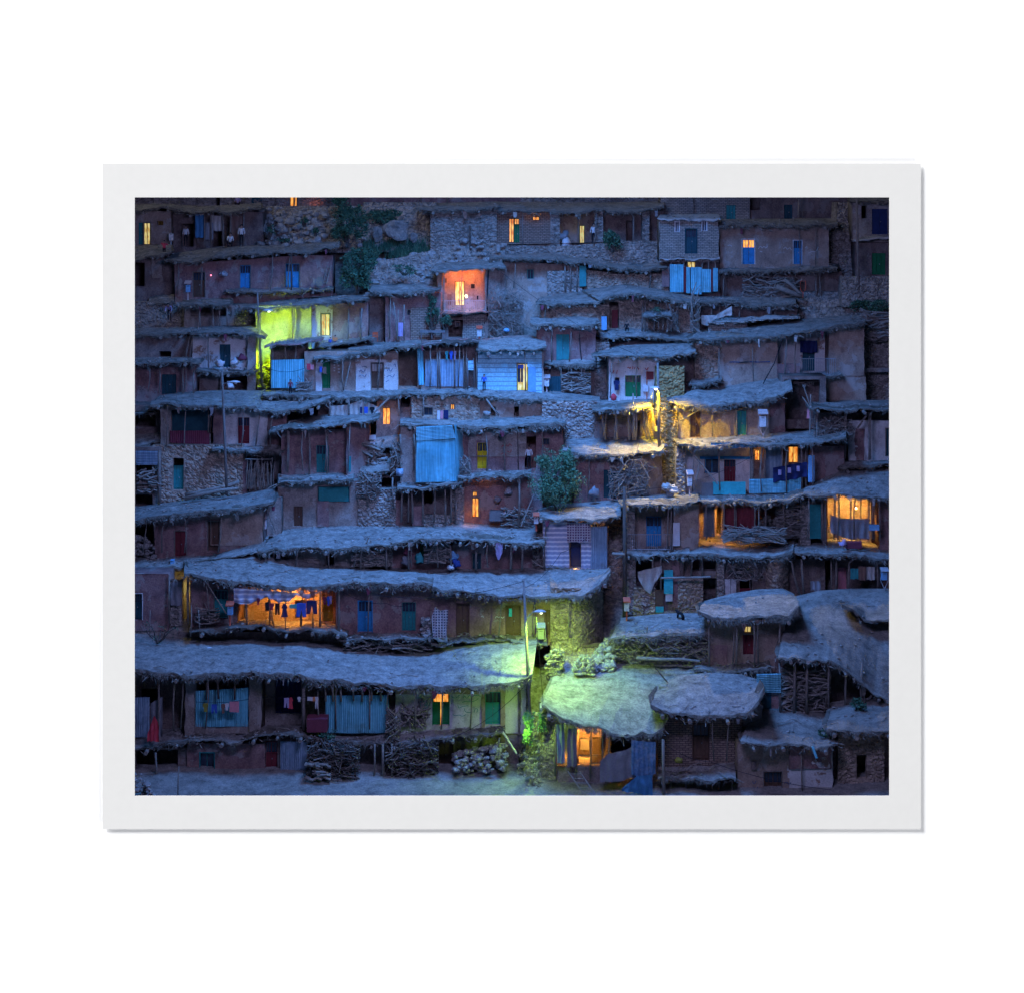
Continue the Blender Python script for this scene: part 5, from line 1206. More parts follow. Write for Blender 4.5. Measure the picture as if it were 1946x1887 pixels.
h = T('mud_house', 'house at the right edge with flaking white walls under a thin roof on posts', 'house', 1650, 870, 101)
h.roof([(1538, 776), (1570, 778), (1620, 779), (1690, 778), (1760, 776)], [(1545, 766), (1600, 764), (1760, 762)], t=6, over=1.2, Yb=104.4, fringe=.6, beams=.5)
h.wall(1555, 1930, 785, 876, 'mud_dark', dY=1.2); h.wall(1612, 1690, 800, 870, 'whitewash', [('d', 1684, 1700, 815, 868, 'dark_teal', '')], dY=.3, depth=.8); h.wall(1625, 1642, 815, 868, 'mud_red', dY=.24, depth=.1)
h.posts([1652, 1654, 1605], 782, 872, dY=-.5, r=.07); h.post(1630, 786, 812, .06, -.5, lean=20)
h.roof([(1592, 886), (1640, 884), (1690, 882), (1930, 880)], [(1600, 874), (1930, 868)], Yf=99.8, Yb=101.6, t=9, name='terrace', fringe=.9, beams=.3)
h.wall(1588, 1930, 890, 906, 'mud_dark', dY=-.6, depth=.6)
woodpile(1548, 1620, 800, 836, 'heap of brushwood on the roof right of the dark cave', Y=100.2, n=100, horiz=.6, r=.025, crook=.3)
mb = MB(); mb.tube([P(1526, 732, 100.6), P(1540, 772, 100.4)], .035, 'log', 6); mb.tube([P(1525, 755, 100.6), P(1540, 776, 100.3)], .035, 'log', 6); mb.tube([P(1541, 750, 100.4), P(1539, 824, 100.2)], .045, 'log', 6); tag(mb.build('forked_post'), 'forked post of pale sticks standing on the roof before the dark cave', 'post')
garment(1533, 1539, 778, 796, 'c_pink', 'dress', 'pink dress hanging from the forked post', 100.3, 'single hanging garments')

# upper right large house
h = T('mud_house', 'wide tan house high on the right with railed porch and cloth over its door', 'house', 1480, 725, 105.4)
h.roof([(1308, 642), (1350, 644), (1400, 640), (1460, 638), (1520, 632), (1580, 622), (1630, 614), (1644, 608)], [(1330, 630), (1420, 622), (1500, 612), (1580, 603), (1640, 600)], t=8, over=1.0, Yb=109.6, fringe=1.6, beams=.5, Yf=104.2)
h.wall(1320, 1370, 645, 716, 'stone_tan', dY=0, depth=1, amp=.14); h.wall(1366, 1478, 638, 728, 'mud_tan', [], dY=-.1, depth=2); h.box(1406, 1425, 655, 690, 'mud_grey', dY=-.2, d=.1, name='blocked_window')
h.wall(1476, 1580, 634, 725, 'white_flake', [('d', 1525, 1549, 652, 706, 'dark_teal', '2n')], dY=1.4); h.wall(1576, 1642, 618, 770, 'mud_tan', dY=-.1, depth=2)
h.cloth(1521, 1553, 648, 671, 'c_navy', dY=1.1, name='door_curtain'); h.rail(1520, 1588, 682, 712, dY=-.3, k='metal'); h.box(1477, 1520, 692, 717, 'mud_red', dY=-.3, d=.1, name='parapet')
h.posts([1511], 638, 716, dY=-.3, r=.05, k='log'); mb = MB(); mb.tube([P(1489, 640, 104.7), P(1472, 690, 104.2), P(1450, 730, 103.6)], .03, 'black', 6); tag(mb.build('pipe'), 'black pipe running down the corner of the wide tan house', 'pipe')
h.roof([(1508, 726), (1550, 722), (1600, 712)], [(1490, 718), (1590, 704)], Yf=104.0, Yb=106.4, t=6, name='terrace', fringe=.9, beams=.3, k='earth')
h.roof([(1308, 730), (1340, 726), (1372, 720)], [(1320, 718), (1370, 712)], Yf=104.2, Yb=106, t=7, name='lower_roof', fringe=.9); h.wall(1316, 1366, 730, 748, 'mud_dark', [('o', 1341, 1347, 732, 745)], dY=-.4, depth=.8)
h.wall(1560, 1646, 716, 775, 'mud_tan', dY=-.5, depth=1.5); h.wall(1640, 1940, 640, 775, 'stone', dY=1.6, tilt=1.0); h.wall(1640, 1940, 700, 708, 'earth', dY=1.0, depth=.5, low=0)
h.ink([[(1386, 689), (1396, 688), (1408, 690), (1420, 688), (1440, 689), (1464, 688)]], 'ink_blue', dY=-.2, w=.9)
woodpile(1642, 1700, 595, 650, 'long crooked logs stacked at the right edge beside the wide tan house', Y=106.5, n=34, horiz=1, r=.1, ln=2.6, k='wood')

# ================================================================== right, lit porches
h = T('mud_house', 'row of porches at the right with a maroon board wall and a bright lamplit room', 'house', 1500, 1025, 97.6)
h.roof([(1325, 952), (1370, 952), (1430, 954), (1490, 950), (1530, 942), (1560, 937), (1600, 938), (1650, 943), (1700, 948), (1930, 950)], [(1325, 944), (1420, 940), (1520, 936), (1550, 915), (1600, 898), (1700, 896), (1930, 896)], t=6, over=1.2, Yb=99.8, fringe=.7, beams=.8, sticks=2.5)
h.wall(1325, 1445, 955, 1030, 'mud_tan', [('o', 1362, 1372, 965, 1016)], dY=1.8); h.box(1337, 1353, 962, 1020, 'grey_wood', dY=-.2, d=.05, name='door_leaf'); h.box(1354, 1358, 962, 1020, 'grey_wood', dY=-.25, d=.2, name='door_frame')
h.sheet(1373, 1438, 966, 1012, 'maroon', dY=-.3, corr='v', pitch=6, amp=.01, name='board_wall', yt1=962)
h.wall(1436, 1540, 945, 1030, 'mud_dark', dY=1.4); h.wall(1520, 1540, 950, 1026, 'stone', dY=0, depth=.8); h.box(1539, 1560, 958, 1023, 'teal', dY=-.2, d=.06, name='door'); h.box(1538, 1562, 950, 958, 'wood_dark', dY=-.22, d=.08, name='lintel')
h.wall(1562, 1682, 940, 1036, 'mud_tan', dY=2.4, depth=.6); h.wall(1672, 1940, 945, 1040, 'mud_red', dY=0, depth=2.4)
h.wall(1562, 1572, 940, 1030, 'mud_dark', dY=.2, depth=2)
h.posts([1376, 1396, 1434, 1454, 1490, 1562, 1570, 1585, 1594, 1619, 1635, 1650, 1661, 1672], 944, 1024, dY=-.6, r=.05)
thing_cloth(1578, 1652, 980, 1026, 'c_grey', 'grey cloth slung across the posts of the bright lamplit room', Y=96.7, top=[(1578, 978), (1600, 985), (1652, 985)], bot=[(1578, 1012), (1610, 1024), (1650, 1024)], nf=5)
mb = MB(); mb.stone(P(1627, 966, 98.7), .065, 'bulb_warm', 1); tag(mb.build('light_bulb', smooth=True), 'bare glowing bulb hanging in the bright room at the right', 'light bulb')
lamp_at(1627, 966, 98.3, (1, .55, .12), 420, .1, (0, .75, -.7), 128); lamp_at(1366, 960, 98.2, (1, .45, .08), 260, .08, (0, .25, -1), 110)
mb = MB(); mb.pbox(1653, 1671, 998, 1008, 96.6, .25, 'blue_pale'); tag(mb.build('box'), 'small light blue box hung on the last post of the bright room', 'box')
mb = MB(); mb.pbox(1608, 1638, 1030, 1042, 96.2, .3, 'c_plum'); tag(mb.build('mat'), 'plum mat laid under the grey cloth', 'mat')
mb = MB(); mb.blob(P(1601, 1032, 95.9), .24, 'c_lilac', .9); tag(mb.build('sack', smooth=True), 'patterned bundle at the foot of the grey cloth', 'sack', 'sacks and bundles in the porches')
woodpile(1377, 1492, 1008, 1030, 'flat heap of long twigs lying before the maroon board wall', Y=96.0, n=110, horiz=1, r=.03, ln=2.4, depth=1.2)
woodpile(1478, 1522, 958, 1022, 'tall dense stack of brushwood left of the teal door', Y=97.2, n=160, horiz=.9, r=.03, ln=1.3)
stonepile(1440, 1482, 982, 1012, 'mound of earth and straw beside the maroon wall', Y=97.2, n=60, k='thatch', r=.2, top=[(1440, 1000), (1455, 984), (1482, 992)])
h.roof([(1285, 1050), (1330, 1048), (1390, 1055), (1440, 1058), (1490, 1052), (1508, 1044)], [(1285, 1034), (1330, 1026), (1420, 1026), (1510, 1026)], Yf=95.6, Yb=98.6, t=11, name='terrace', fringe=1.6, beams=.5)
h.roof([(1500, 1052), (1540, 1050), (1600, 1052), (1690, 1060), (1930, 1064)], [(1500, 1030), (1600, 1026), (1690, 1040), (1930, 1044)], Yf=95.7, Yb=98.4, t=7, name='terrace', fringe=.7, beams=.7, sticks=2.5)
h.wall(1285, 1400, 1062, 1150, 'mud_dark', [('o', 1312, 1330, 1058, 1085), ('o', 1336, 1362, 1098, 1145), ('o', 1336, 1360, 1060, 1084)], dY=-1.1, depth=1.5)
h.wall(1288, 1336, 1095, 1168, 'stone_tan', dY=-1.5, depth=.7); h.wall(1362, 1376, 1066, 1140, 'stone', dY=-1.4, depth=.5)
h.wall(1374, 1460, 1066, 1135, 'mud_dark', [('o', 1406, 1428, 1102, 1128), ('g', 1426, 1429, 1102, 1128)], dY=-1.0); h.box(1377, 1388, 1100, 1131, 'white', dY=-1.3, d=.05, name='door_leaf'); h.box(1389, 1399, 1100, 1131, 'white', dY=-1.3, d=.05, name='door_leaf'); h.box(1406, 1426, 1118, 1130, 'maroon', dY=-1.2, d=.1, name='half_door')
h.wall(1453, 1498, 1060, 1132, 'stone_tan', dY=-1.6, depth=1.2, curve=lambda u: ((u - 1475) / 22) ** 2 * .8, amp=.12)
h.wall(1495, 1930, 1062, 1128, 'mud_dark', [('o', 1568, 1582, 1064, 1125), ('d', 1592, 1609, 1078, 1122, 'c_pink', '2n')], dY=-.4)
h.posts([1313, 1335], 1060, 1092, dY=-1.5); h.posts([1580, 1588, 1612, 1668, 1690], 1064, 1126, dY=-1.4); h.post(1520, 1066, 1128, .07, -1.6, lean=-16); h.post(1527, 1062, 1126, .07, -1.6, lean=-4)
woodpile(1385, 1450, 1066, 1100, 'mess of thin branches stuffed under the shaggy terrace', Y=96.0, n=80, horiz=.3, r=.025, crook=.3)
for a, b, c, d, k, tx in ((1616, 1631, 1080, 1100, 'c_teal', 'teal cloth hung under the right terrace'), (1631, 1646, 1076, 1102, 'c_brown', 'brown blanket hung beside the teal cloth under the right terrace'), (1647, 1662, 1077, 1101, 'c_cream', 'pale brown blanket hung by the post under the right terrace'), (1540, 1560, 1104, 1122, 'c_grey', 'grey sheet hung over a tub under the right terrace')):
    thing_cloth(a, b, c, d, k, tx, Y=95.9, group='cloths hung under the right terrace')
donation_box(1681, 1088, 10, 14, 1124, 'blue white box on a looped stand at the right edge', 'blue_pale', 'metal', ring=True, Y=95.3)

# blue door house and the rooms beneath
h = T('mud_house', 'tan house with a bright blue door behind a low rail, cloth hung rooms beneath it', 'house', 1240, 1042, 96.8)
h.roof([(1178, 960), (1210, 957), (1260, 958), (1300, 957), (1332, 950)], [(1184, 946), (1260, 942), (1330, 940)], t=6, over=1.1, Yb=99.4, fringe=.5, beams=.5)
h.wall(1204, 1280, 962, 1048, 'mud_tan', [('d', 1228, 1257, 981, 1039, 'blue', '4gn')], dY=.8); h.wall(1188, 1206, 962, 1048, 'stone', dY=-.2, depth=1.2); h.wall(1280, 1328, 958, 1040, 'mud_tan', dY=-.1, depth=1.6)
h.rail(1190, 1278, 1015, 1044, dY=-.5, k='metal'); h.box(1279, 1292, 993, 1037, 'c_white', dY=-.4, d=.04, name='white_sheet'); h.posts([1276], 962, 1044, dY=-.5, r=.05)
h.roof([(1180, 1052), (1220, 1054), (1260, 1053), (1310, 1050)], [(1186, 1042), (1310, 1032)], Yf=95.6, Yb=98, t=6, name='terrace', fringe=.7, beams=.4)
h.wall(1188, 1300, 1058, 1170, 'mud_dark', [('o', 1206, 1240, 1064, 1115), ('o', 1242, 1262, 1090, 1125)], dY=-.6); h.wall(1190, 1208, 1060, 1170, 'stone', dY=-.8, depth=.6); h.wall(1205, 1245, 1115, 1172, 'stone_tan', dY=-.9, depth=.6)
h.box(1241, 1261, 1120, 1152, 'brown', dY=-.9, d=.08, name='half_door'); h.box(1243, 1261, 1152, 1163, 'turquoise', dY=-.9, d=.08, name='panel'); h.box(1262, 1279, 1083, 1128, 'turquoise', dY=-1.0, d=.06, name='door'); h.box(1265, 1278, 1128, 1142, 'white', dY=-.95, d=.06, name='panel'); h.wall(1278, 1292, 1064, 1146, 'mud_red', dY=-.7, depth=.3)
h.posts([1241, 1256], 1058, 1120, dY=-1, r=.05); h.post(1256, 1098, 1098, .05, -1); h.wall(1200, 1345, 1160, 1172, 'mud_grey', dY=-.8, depth=.4)
thing_cloth(1212, 1258, 1076, 1128, 'c_cream', 'torn pale cloth hung across the dark opening under the blue door house', Y=95.7, top=[(1212, 1086), (1235, 1080), (1258, 1075)], bot=[(1212, 1095), (1225, 1122), (1236, 1128), (1244, 1108), (1258, 1088)], nf=3)
mb = MB(); mb.tube([P(1256, 1098, 95.5), P(1350, 1096, 95.4)], .06, 'log', 7); tag(mb.build('pole'), 'horizontal pole across the stone pier beside the turquoise door', 'pole')
pole(1187, 925, 1187, 1178, 95.3, .13, 'thick bare pole standing beside the blue door house', k='wood_dark')
mb = MB(); mb.tube([P(1163, 1052, 95.2), P(1187, 1053, 95.25)], .09, 'log', 8); tag(mb.build('log'), 'short log jutting out left of the thick bare pole', 'log')
donation_box(1191, 1146, 9, 15, 1178, 'white box under an orange red hood on the green lit terrace', 'white', 'metal_red', Y=94.2)
h = T('mud_house', 'hut screened with striped cloth sheets and a blue door', 'house', 1090, 1080, 96.4)
h.roof([(1012, 980), (1040, 985), (1100, 986), (1150, 984), (1180, 976)], [(1024, 970), (1060, 962), (1110, 958), (1182, 952)], t=7, over=.9, Yb=98.9, fringe=.3, beams=.3)
h.cloth(1032, 1082, 990, 1078, 'c_stripe', dY=-.3, fold=.04); h.cloth(1078, 1123, 992, 1030, 'c_check_plum', dY=-.45, fold=.05); h.cloth(1104, 1124, 1026, 1080, 'c_stripe', dY=-.3); h.sheet(1122, 1154, 1000, 1080, 'sheet_grey', dY=-.3, pitch=4)
h.box(1085, 1103, 1024, 1080, 'navy', dY=.3, d=.06, name='door'); h.wall(1018, 1156, 986, 1086, 'mud_dark', [('g', 1124, 1136, 994, 1006), ('o', 1060, 1084, 1040, 1080)], dY=1.3); h.posts([1032, 1082, 1152], 985, 1078, dY=-.2, r=.05)
lamp_at(1128, 1000, 96.9, (1, .5, .15), 18, .06); lamp_at(1094, 1078, 96.2, (1, .5, .1), 4, .04)
h.wall(1150, 1190, 975, 1190, 'stone', dY=1.0, depth=.6, tilt=1.4)
donation_box(1019, 983, 8, 12, 1008, 'white box on a red bracket at the left of the striped hut', 'white', 'metal_red', Y=95.6, hood=True)
woodpile(1015, 1035, 1030, 1078, 'boards leaning at the left corner of the striped hut', Y=96, n=24, horiz=0, r=.05)
woodpile(1020, 1080, 1076, 1088, 'twigs lying along the foot of the striped cloth', Y=95.6, n=30, horiz=1, r=.025)

# green lit terrace, thatched hut
h = T('wall', 'low wall of sticks and stones under the green lit terrace', 'wall', 1260, 1255, 91.6)
h.roof([(1160, 1212), (1200, 1206), (1260, 1204), (1345, 1202)], [(1180, 1178), (1260, 1170), (1345, 1168)], Yf=91.2, Yb=94.6, t=10, name='terrace', fringe=1.2, beams=.3, sticks=3)
h.wall(1150, 1350, 1212, 1262, 'stone', dY=.2, depth=.6)
woodpile(1168, 1345, 1208, 1256, 'green lit lattice of crooked branches along the terrace wall', Y=91.1, n=150, horiz=.55, r=.035, ln=1.9, crook=.2)
mb = MB(); mb.stick(P(1210, 1250, 90.8), P(1330, 1256, 90.6), .1, 'log', .03, 8); tag(mb.build('log'), 'long thick branch lying along the foot of the stick wall', 'log')
h = T('mud_house', 'hut with a broad shaggy thatched roof and a small lit window', 'house', 1415, 1262, 91.4)
h.roof([(1326, 1160), (1350, 1168), (1400, 1172), (1450, 1172), (1500, 1166), (1517, 1150)], [(1340, 1146), (1390, 1132), (1440, 1124), (1490, 1122), (1512, 1132)], t=14, over=1.2, Yb=94.8, fringe=2.0, beams=.3, curl=.05)
h.wall(1345, 1492, 1180, 1268, 'mud_tan', [('l', 1414, 1428, 1189, 1202, 'wood_dark', 'y'), ('d', 1412, 1432, 1206, 1244, 'maroon', 'n')], dY=.1); h.wall(1345, 1382, 1225, 1262, 'mud_red', dY=.02, depth=.2)
h.posts([1348, 1399, 1434, 1482], 1178, 1262, dY=-.8, r=.05, k='log')
h.roof([(1320, 1272), (1360, 1274), (1420, 1270), (1465, 1264)], [(1326, 1258), (1460, 1248)], Yf=90.3, Yb=92.2, t=6, name='terrace', fringe=1.2, beams=.5, sticks=2.5); h.wall(1330, 1460, 1276, 1300, 'mud_dark', dY=-.6, depth=.5)
lump(1476, 1134, 10, 94, 'c_white', 'white stone lying on the shaggy thatched hut roof')
# right yard
h = T('mud_house', 'firewood store with a sweeping earth roof at the lower right, stocked with logs', 'house', 1560, 1350, 89.6)
h.roof([(1478, 1246), (1520, 1250), (1575, 1256), (1610, 1275), (1640, 1298), (1660, 1320), (1700, 1338), (1930, 1350)], [(1500, 1140), (1560, 1126), (1620, 1122), (1690, 1122), (1740, 1126), (1800, 1132), (1930, 1140)], t=8, over=.9, Yb=95.4, nv=14, fringe=1.0, beams=.5, k='ground')
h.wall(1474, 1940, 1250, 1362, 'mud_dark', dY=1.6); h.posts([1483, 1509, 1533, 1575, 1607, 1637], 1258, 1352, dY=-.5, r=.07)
woodpile(1485, 1575, 1272, 1352, 'great stack of crooked firewood behind the posts of the store at lower right', Y=89.4, n=230, horiz=.7, r=.05, ln=1.7)
h.sheet(1438, 1484, 1280, 1314, 'sheet_blue', dY=-.7, corr='h', pitch=3.2, yt1=1278, yb1=1315); h.box(1448, 1466, 1314, 1346, 'dark_teal', dY=-.4, d=.06, name='door'); h.box(1466, 1480, 1314, 1346, 'mud_red', dY=-.4, d=.06, name='panel')
stonepile(1502, 1585, 1178, 1188, 'row of flat stones half buried across the earth roof at the right', Y=93.4, n=9, r=.16, depth=.3)
lump(1568, 1182, 18, 93.2, 'stone_loose', 'pale boulder half buried in the earth roof at the right')
h = T('earth_bank', 'broken edge of a higher earth bank at the right margin', 'bank', 1650, 1180, 92.6)
h.roof([(1600, 1148), (1625, 1160), (1645, 1178), (1690, 1178), (1930, 1182)], [(1605, 1142), (1640, 1130), (1690, 1124), (1930, 1120)], Yf=92.0, Yb=95, t=12, name='rim', fringe=.6, beams=0, k='ground')
h = T('mud_house', 'bottom right house with plain earth roof, blotched white wall and barred dark door', 'house', 1495, 1520, 85.6)
h.roof([(1406, 1406), (1450, 1411), (1510, 1416), (1560, 1418), (1592, 1410)], [(1432, 1354), (1470, 1350), (1540, 1356), (1595, 1362)], t=8, over=.8, Yb=89.2, fringe=.4, beams=.8, k='ground')
h.wall(1402, 1500, 1412, 1530, 'mud_tan', [('d', 1452, 1486, 1466, 1530, 'brown', '4g')], dY=0); h.wall(1496, 1582, 1416, 1530, 'white_flake', dY=.0); h.box(1428, 1438, 1446, 1462, 'mud_dark', dY=-.08, d=.1, name='niche'); h.wall(1500, 1580, 1414, 1460, 'mud_red', dY=-.08, depth=.2, low=0, amp=.09)  # niche is a dark block on the wall face, its shade painted
mb = MB(); mb.tube([P(1544, 1417, 84.6), P(1552, 1440, 84.4)], .07, 'sheet_blue', 10); mb.build('drain_pipe', h.o)
h.ink([[(1430, 1484), (1433, 1490), (1437, 1483)], [(1432, 1496), (1437, 1500), (1440, 1494)], [(1490, 1488), (1495, 1484), (1500, 1491), (1503, 1486)]], 'ink_blue', dY=-.08)
h = T('mud_house', 'stone house in the bottom right corner with one dark empty window', 'house', 1640, 1520, 86)
h.roof([(1570, 1384), (1600, 1388), (1640, 1390), (1685, 1388), (1930, 1385)], [(1580, 1340), (1630, 1332), (1690, 1330), (1930, 1330)], t=9, over=.8, Yb=89.4, fringe=1.0, beams=.5, k='ground')
h.wall(1592, 1680, 1395, 1530, 'stone_tan', [('o', 1628, 1647, 1434, 1480)], dY=0, amp=.12); h.wall(1678, 1940, 1370, 1530, 'mud_dark', dY=.5); h.wall(1576, 1594, 1395, 1530, 'mud_dark', dY=.4)
bush(1632, 1338, 26, 14, 'dark green weeds growing on the corner roof at the lower right', Y=88, n=500, name='weed', cat='plant', leaf=.09)
bush(1572, 1392, 20, 10, 'clump of weeds at the edge between the two bottom right roofs', Y=86, n=300, name='weed', cat='plant', leaf=.08)
h = T('mud_house', 'adobe brick house with tall brown glazed door right of the blue tarpaulins', 'house', 1330, 1445, 86.6)
h.roof([(1236, 1338), (1265, 1350), (1320, 1357), (1380, 1358), (1420, 1350), (1442, 1330), (1452, 1306)], [(1250, 1306), (1290, 1288), (1350, 1283), (1410, 1286), (1450, 1298)], t=12, over=1.2, Yb=89.4, fringe=.6, beams=.7, curl=.05)
h.wall(1250, 1412, 1362, 1452, 'brick', [('d', 1317, 1347, 1376, 1446, 'brown', '4gf')], dY=0); h.wall(1410, 1450, 1340, 1420, 'mud_grey', dY=.2, depth=1, Yend=1.5)
h.roof([(1250, 1476), (1300, 1478), (1350, 1480), (1398, 1474)], [(1252, 1450), (1396, 1440)], Yf=85.0, Yb=87.2, t=7, name='terrace', fringe=.6, beams=.4); h.wall(1240, 1405, 1484, 1530, 'mud_dark', dY=-.6); h.posts([1275, 1305, 1355, 1366, 1390], 1484, 1530, dY=-1.2)
mb = MB(); mb.blob(P(1290, 1444, 85.4), .25, 'c_olive', .7); tag(mb.build('sack', smooth=True), 'yellow green sack on the terrace of the adobe brick house', 'sack', 'sacks and bundles in the porches')
pole(1260, 1405, 1262, 1525, 84.2, .09, 'weathered post standing before the adobe brick house', 'post', 'post', k='wood')
h = T('mud_house', 'house with a green lit earth roof and an orange room half hidden by blue curtains', 'house', 1150, 1480, 86.2)
h.roof([(1030, 1342), (1045, 1352), (1064, 1364), (1110, 1374), (1150, 1386), (1200, 1395), (1240, 1392), (1262, 1374)], [(1060, 1262), (1100, 1254), (1160, 1249), (1250, 1245), (1300, 1246), (1345, 1252)], t=12, over=.9, Yb=92.5, nv=12, fringe=1.1, beams=.6, k='earth')
h.wall(1050, 1095, 1372, 1530, 'mud_grey', dY=.3); h.wall(1092, 1150, 1378, 1462, 'mud_tan', dY=1.8, depth=.4); h.wall(1145, 1255, 1388, 1530, 'mud_dark', [('o', 1160, 1206, 1398, 1430)], dY=1.0); h.wall(1060, 1150, 1455, 1530, 'mud_grey', dY=-.1, depth=.6)
h.posts([1055, 1095, 1122, 1143], 1376, 1470, dY=-.4, r=.05); h.cloth(1057, 1072, 1376, 1450, 'sheet_grey', dY=-.5, nf=2, xb=(2, 2)); h.cloth(1078, 1096, 1384, 1456, 'c_grey', dY=-.5, nf=2); h.rail(1098, 1136, 1434, 1450, dY=-.5, k='grey_wood', n=3)
h.box(1103, 1120, 1404, 1424, 'c_grey', dY=1.5, d=.2, name='bundle'); h.box(1126, 1142, 1404, 1432, 'wood_dark', dY=1.3, d=.3, name='cupboard'); h.box(1100, 1124, 1440, 1456, 'c_cream', dY=1.2, d=.4, name='chest'); lamp_at(1112, 1398, 87.0, (1, .42, .06), 170, .07, (0, .7, -.8), 170); lamp_at(1072, 1440, 86.4, (1, .42, .06), 6, .05); lamp_at(1112, 1440, 86.7, (1, .42, .06), 50, .06, (0, 1, -.4), 160)
thing_cloth(1140, 1224, 1404, 1486, 'c_grey', 'big grey tarpaulin slung below the eave beside the orange room', Y=84.9, top=[(1140, 1446), (1155, 1432), (1190, 1425), (1224, 1404)], bot=[(1140, 1484), (1180, 1484), (1224, 1470)], cat='tarpaulin', nf=4)
thing_cloth(1200, 1246, 1406, 1500, 'c_print', 'printed blue tarpaulin hanging to the ground right of the grey one', Y=84.7, top=[(1200, 1406), (1246, 1410)], bot=[(1200, 1470), (1225, 1480), (1246, 1470)], cat='tarpaulin', nf=5)
thing_cloth(1182, 1240, 1470, 1512, 'c_tarp', 'bright blue tarpaulin spread at the foot of the wall', Y=84.3, top=[(1182, 1498), (1210, 1474), (1240, 1472)], bot=[(1182, 1502), (1240, 1512)], cat='tarpaulin', nf=4)
ladder(1090, 1465, 1120, 1508, 22, 84.6, 'short broken ladder leaning under the orange room', 5)
mb = MB(); c = P(1131, 1370, 86.2)
mb.tube([c, c + Vector((0, -.03, .06))], .24, 'c_white', 14, .2); tag(mb.build('dish'), 'round white dish lying on the eave above the orange room', 'dish')
for x, y, tx in ((1260, 1308, 'upper of the two pale stone rollers on the lower roof'), (1263, 1322, 'lower of the two pale stone rollers on the lower roof')):
    mb = MB(); c = P(x, y, 89); mb.tube([c + Vector((-.2, .05, .1)), c + Vector((.22, -.05, .13))], .11, 'stone_loose', 10); tag(mb.build('roller', smooth=True), tx, 'roof roller', 'stone rollers on the roofs')
for a, b, c, d, tx in ((1245, 1268, 1270, 1298, 'dark stick standing up on the green lit roof'), (1300, 1290, 1272, 1300, 'short stick lying on the green lit roof')):
    mb = MB(); mb.tube([P(a, b, 89.6), P(c, d, 89.5)], .04, 'wood_dark', 6); tag(mb.build('stick'), tx, 'pole')
stonepile(1026, 1056, 1290, 1352, 'loose stones edging the left rim of the green lit roof', Y=86.4, n=45, r=.13, slope=4, depth=.3, k='stone', top=[(1026, 1335), (1056, 1288)])
# stone work and gully
stonepile(1038, 1072, 1234, 1290, 'green lit dry stone wall left of the street lamp yard', Y=90.2, n=170, r=.11, depth=.5, k='stone', name='dry_stone_wall', cat='wall', top=[(1038, 1246), (1055, 1232), (1072, 1236)])
h = T('wall', 'ramp of rough mud and stone below the round stone corner', 'wall', 1090, 1280, 90.6)
h.wall(1046, 1150, 1228, 1290, 'stone_tan', dY=.4, depth=1, tilt=1.6, amp=.16)
stonepile(1092, 1130, 1240, 1282, 'round cluster of pale stones at the foot of the ramp', Y=90.0, n=110, r=.12, depth=.6, top=[(1092, 1262), (1110, 1240), (1130, 1256)])
stonepile(1128, 1166, 1200, 1276, 'line of stones climbing right beside the ramp', Y=90.6, n=110, r=.17, depth=.5, slope=1.4, top=[(1128, 1242), (1150, 1215), (1166, 1205)])
stonepile(985, 1050, 1350, 1470, 'mossy stones tumbling down the green lit gully', Y=86.6, n=170, r=.11, k='stone', slope=2.4, depth=.5, top=[(985, 1380), (1000, 1352), (1050, 1356)])
stonepile(996, 1052, 1425, 1512, 'dry stone wall edging the green lit path at the bottom', Y=85, n=190, r=.11, k='stone', slope=1.2, name='dry_stone_wall', cat='wall', top=[(996, 1424), (1012, 1440), (1030, 1480), (1052, 1500)])
bush(1002, 1384, 15, 40, 'green lit shrub hanging in the gully below the lamp pole', Y=86.0, n=900, leaf=.09, k='leaf_pale'); bush(1026, 1372, 14, 32, 'taller green lit shrub against the stone corner right of the lamp pole', Y=86.1, n=700, leaf=.09, k='leaf_pale')
h = T('wall', 'stone side wall rising along the right of the dark gully', 'wall', 1045, 1400, 87)
h.wall(1026, 1056, 1345, 1530, 'stone', dY=-.3, depth=1, Yend=-.6)
mb = MB(); mb.tube([P(955, 1390, 86.4), P(982, 1432, 85.6)], .06, 'log', 7); tag(mb.build('stick'), 'pole propping the right end of the whitewashed terrace', 'pole')
light('gully_fill_light', P(1000, 1392, 85.3), (.5, 1, .09), 150, .1)  # added light without a fixture, carries the street lamp's green into the gully
# ================================================================== upper left
h = T('mud_house', 'white house at the left with a dark teal door behind a thin rail', 'house', 425, 700, 106.4)
h.roof([(362, 634), (400, 634), (440, 632), (480, 634), (504, 640)], [(366, 624), (420, 621), (486, 621)], t=6, over=.9, Yb=109.4, fringe=.6, beams=.5)
h.wall(366, 482, 640, 704, 'white_flake', [('d', 417, 438, 655, 699, 'dark_teal', '2n')], dY=.2); h.wall(470, 486, 634, 745, 'mud_grey', dY=-.3, depth=1); h.rail(382, 418, 675, 700, dY=-.3)
h.roof([(368, 704), (400, 706), (440, 707), (488, 704)], [(370, 698), (486, 697)], Yf=105.2, Yb=107.2, t=6, name='terrace', fringe=.6, beams=1)
h.wall(366, 486, 710, 752, 'mud_dark', [('o', 424, 472, 712, 745)], dY=.2); h.posts([369, 418], 708, 748, dY=-.3)
for x, y, k, tx in ((418, 694, 'c_white', 'white bundle left of the dark teal door'), (446, 690, 'c_white', 'white sacks right of the dark teal door'), (437, 734, 'white', 'pale stove under the white house'), (460, 682, 'c_plum', 'plum brush bundle at the corner of the white house')):
    mb = MB(); mb.blob(P(x, y, 105.6), .28, k, 1); tag(mb.build('sack', smooth=True), tx, 'sack', 'sacks and bundles in the porches')
h = T('mud_house', 'dark plum house at the left edge with a barred door under two thin roofs', 'house', 310, 745, 105)
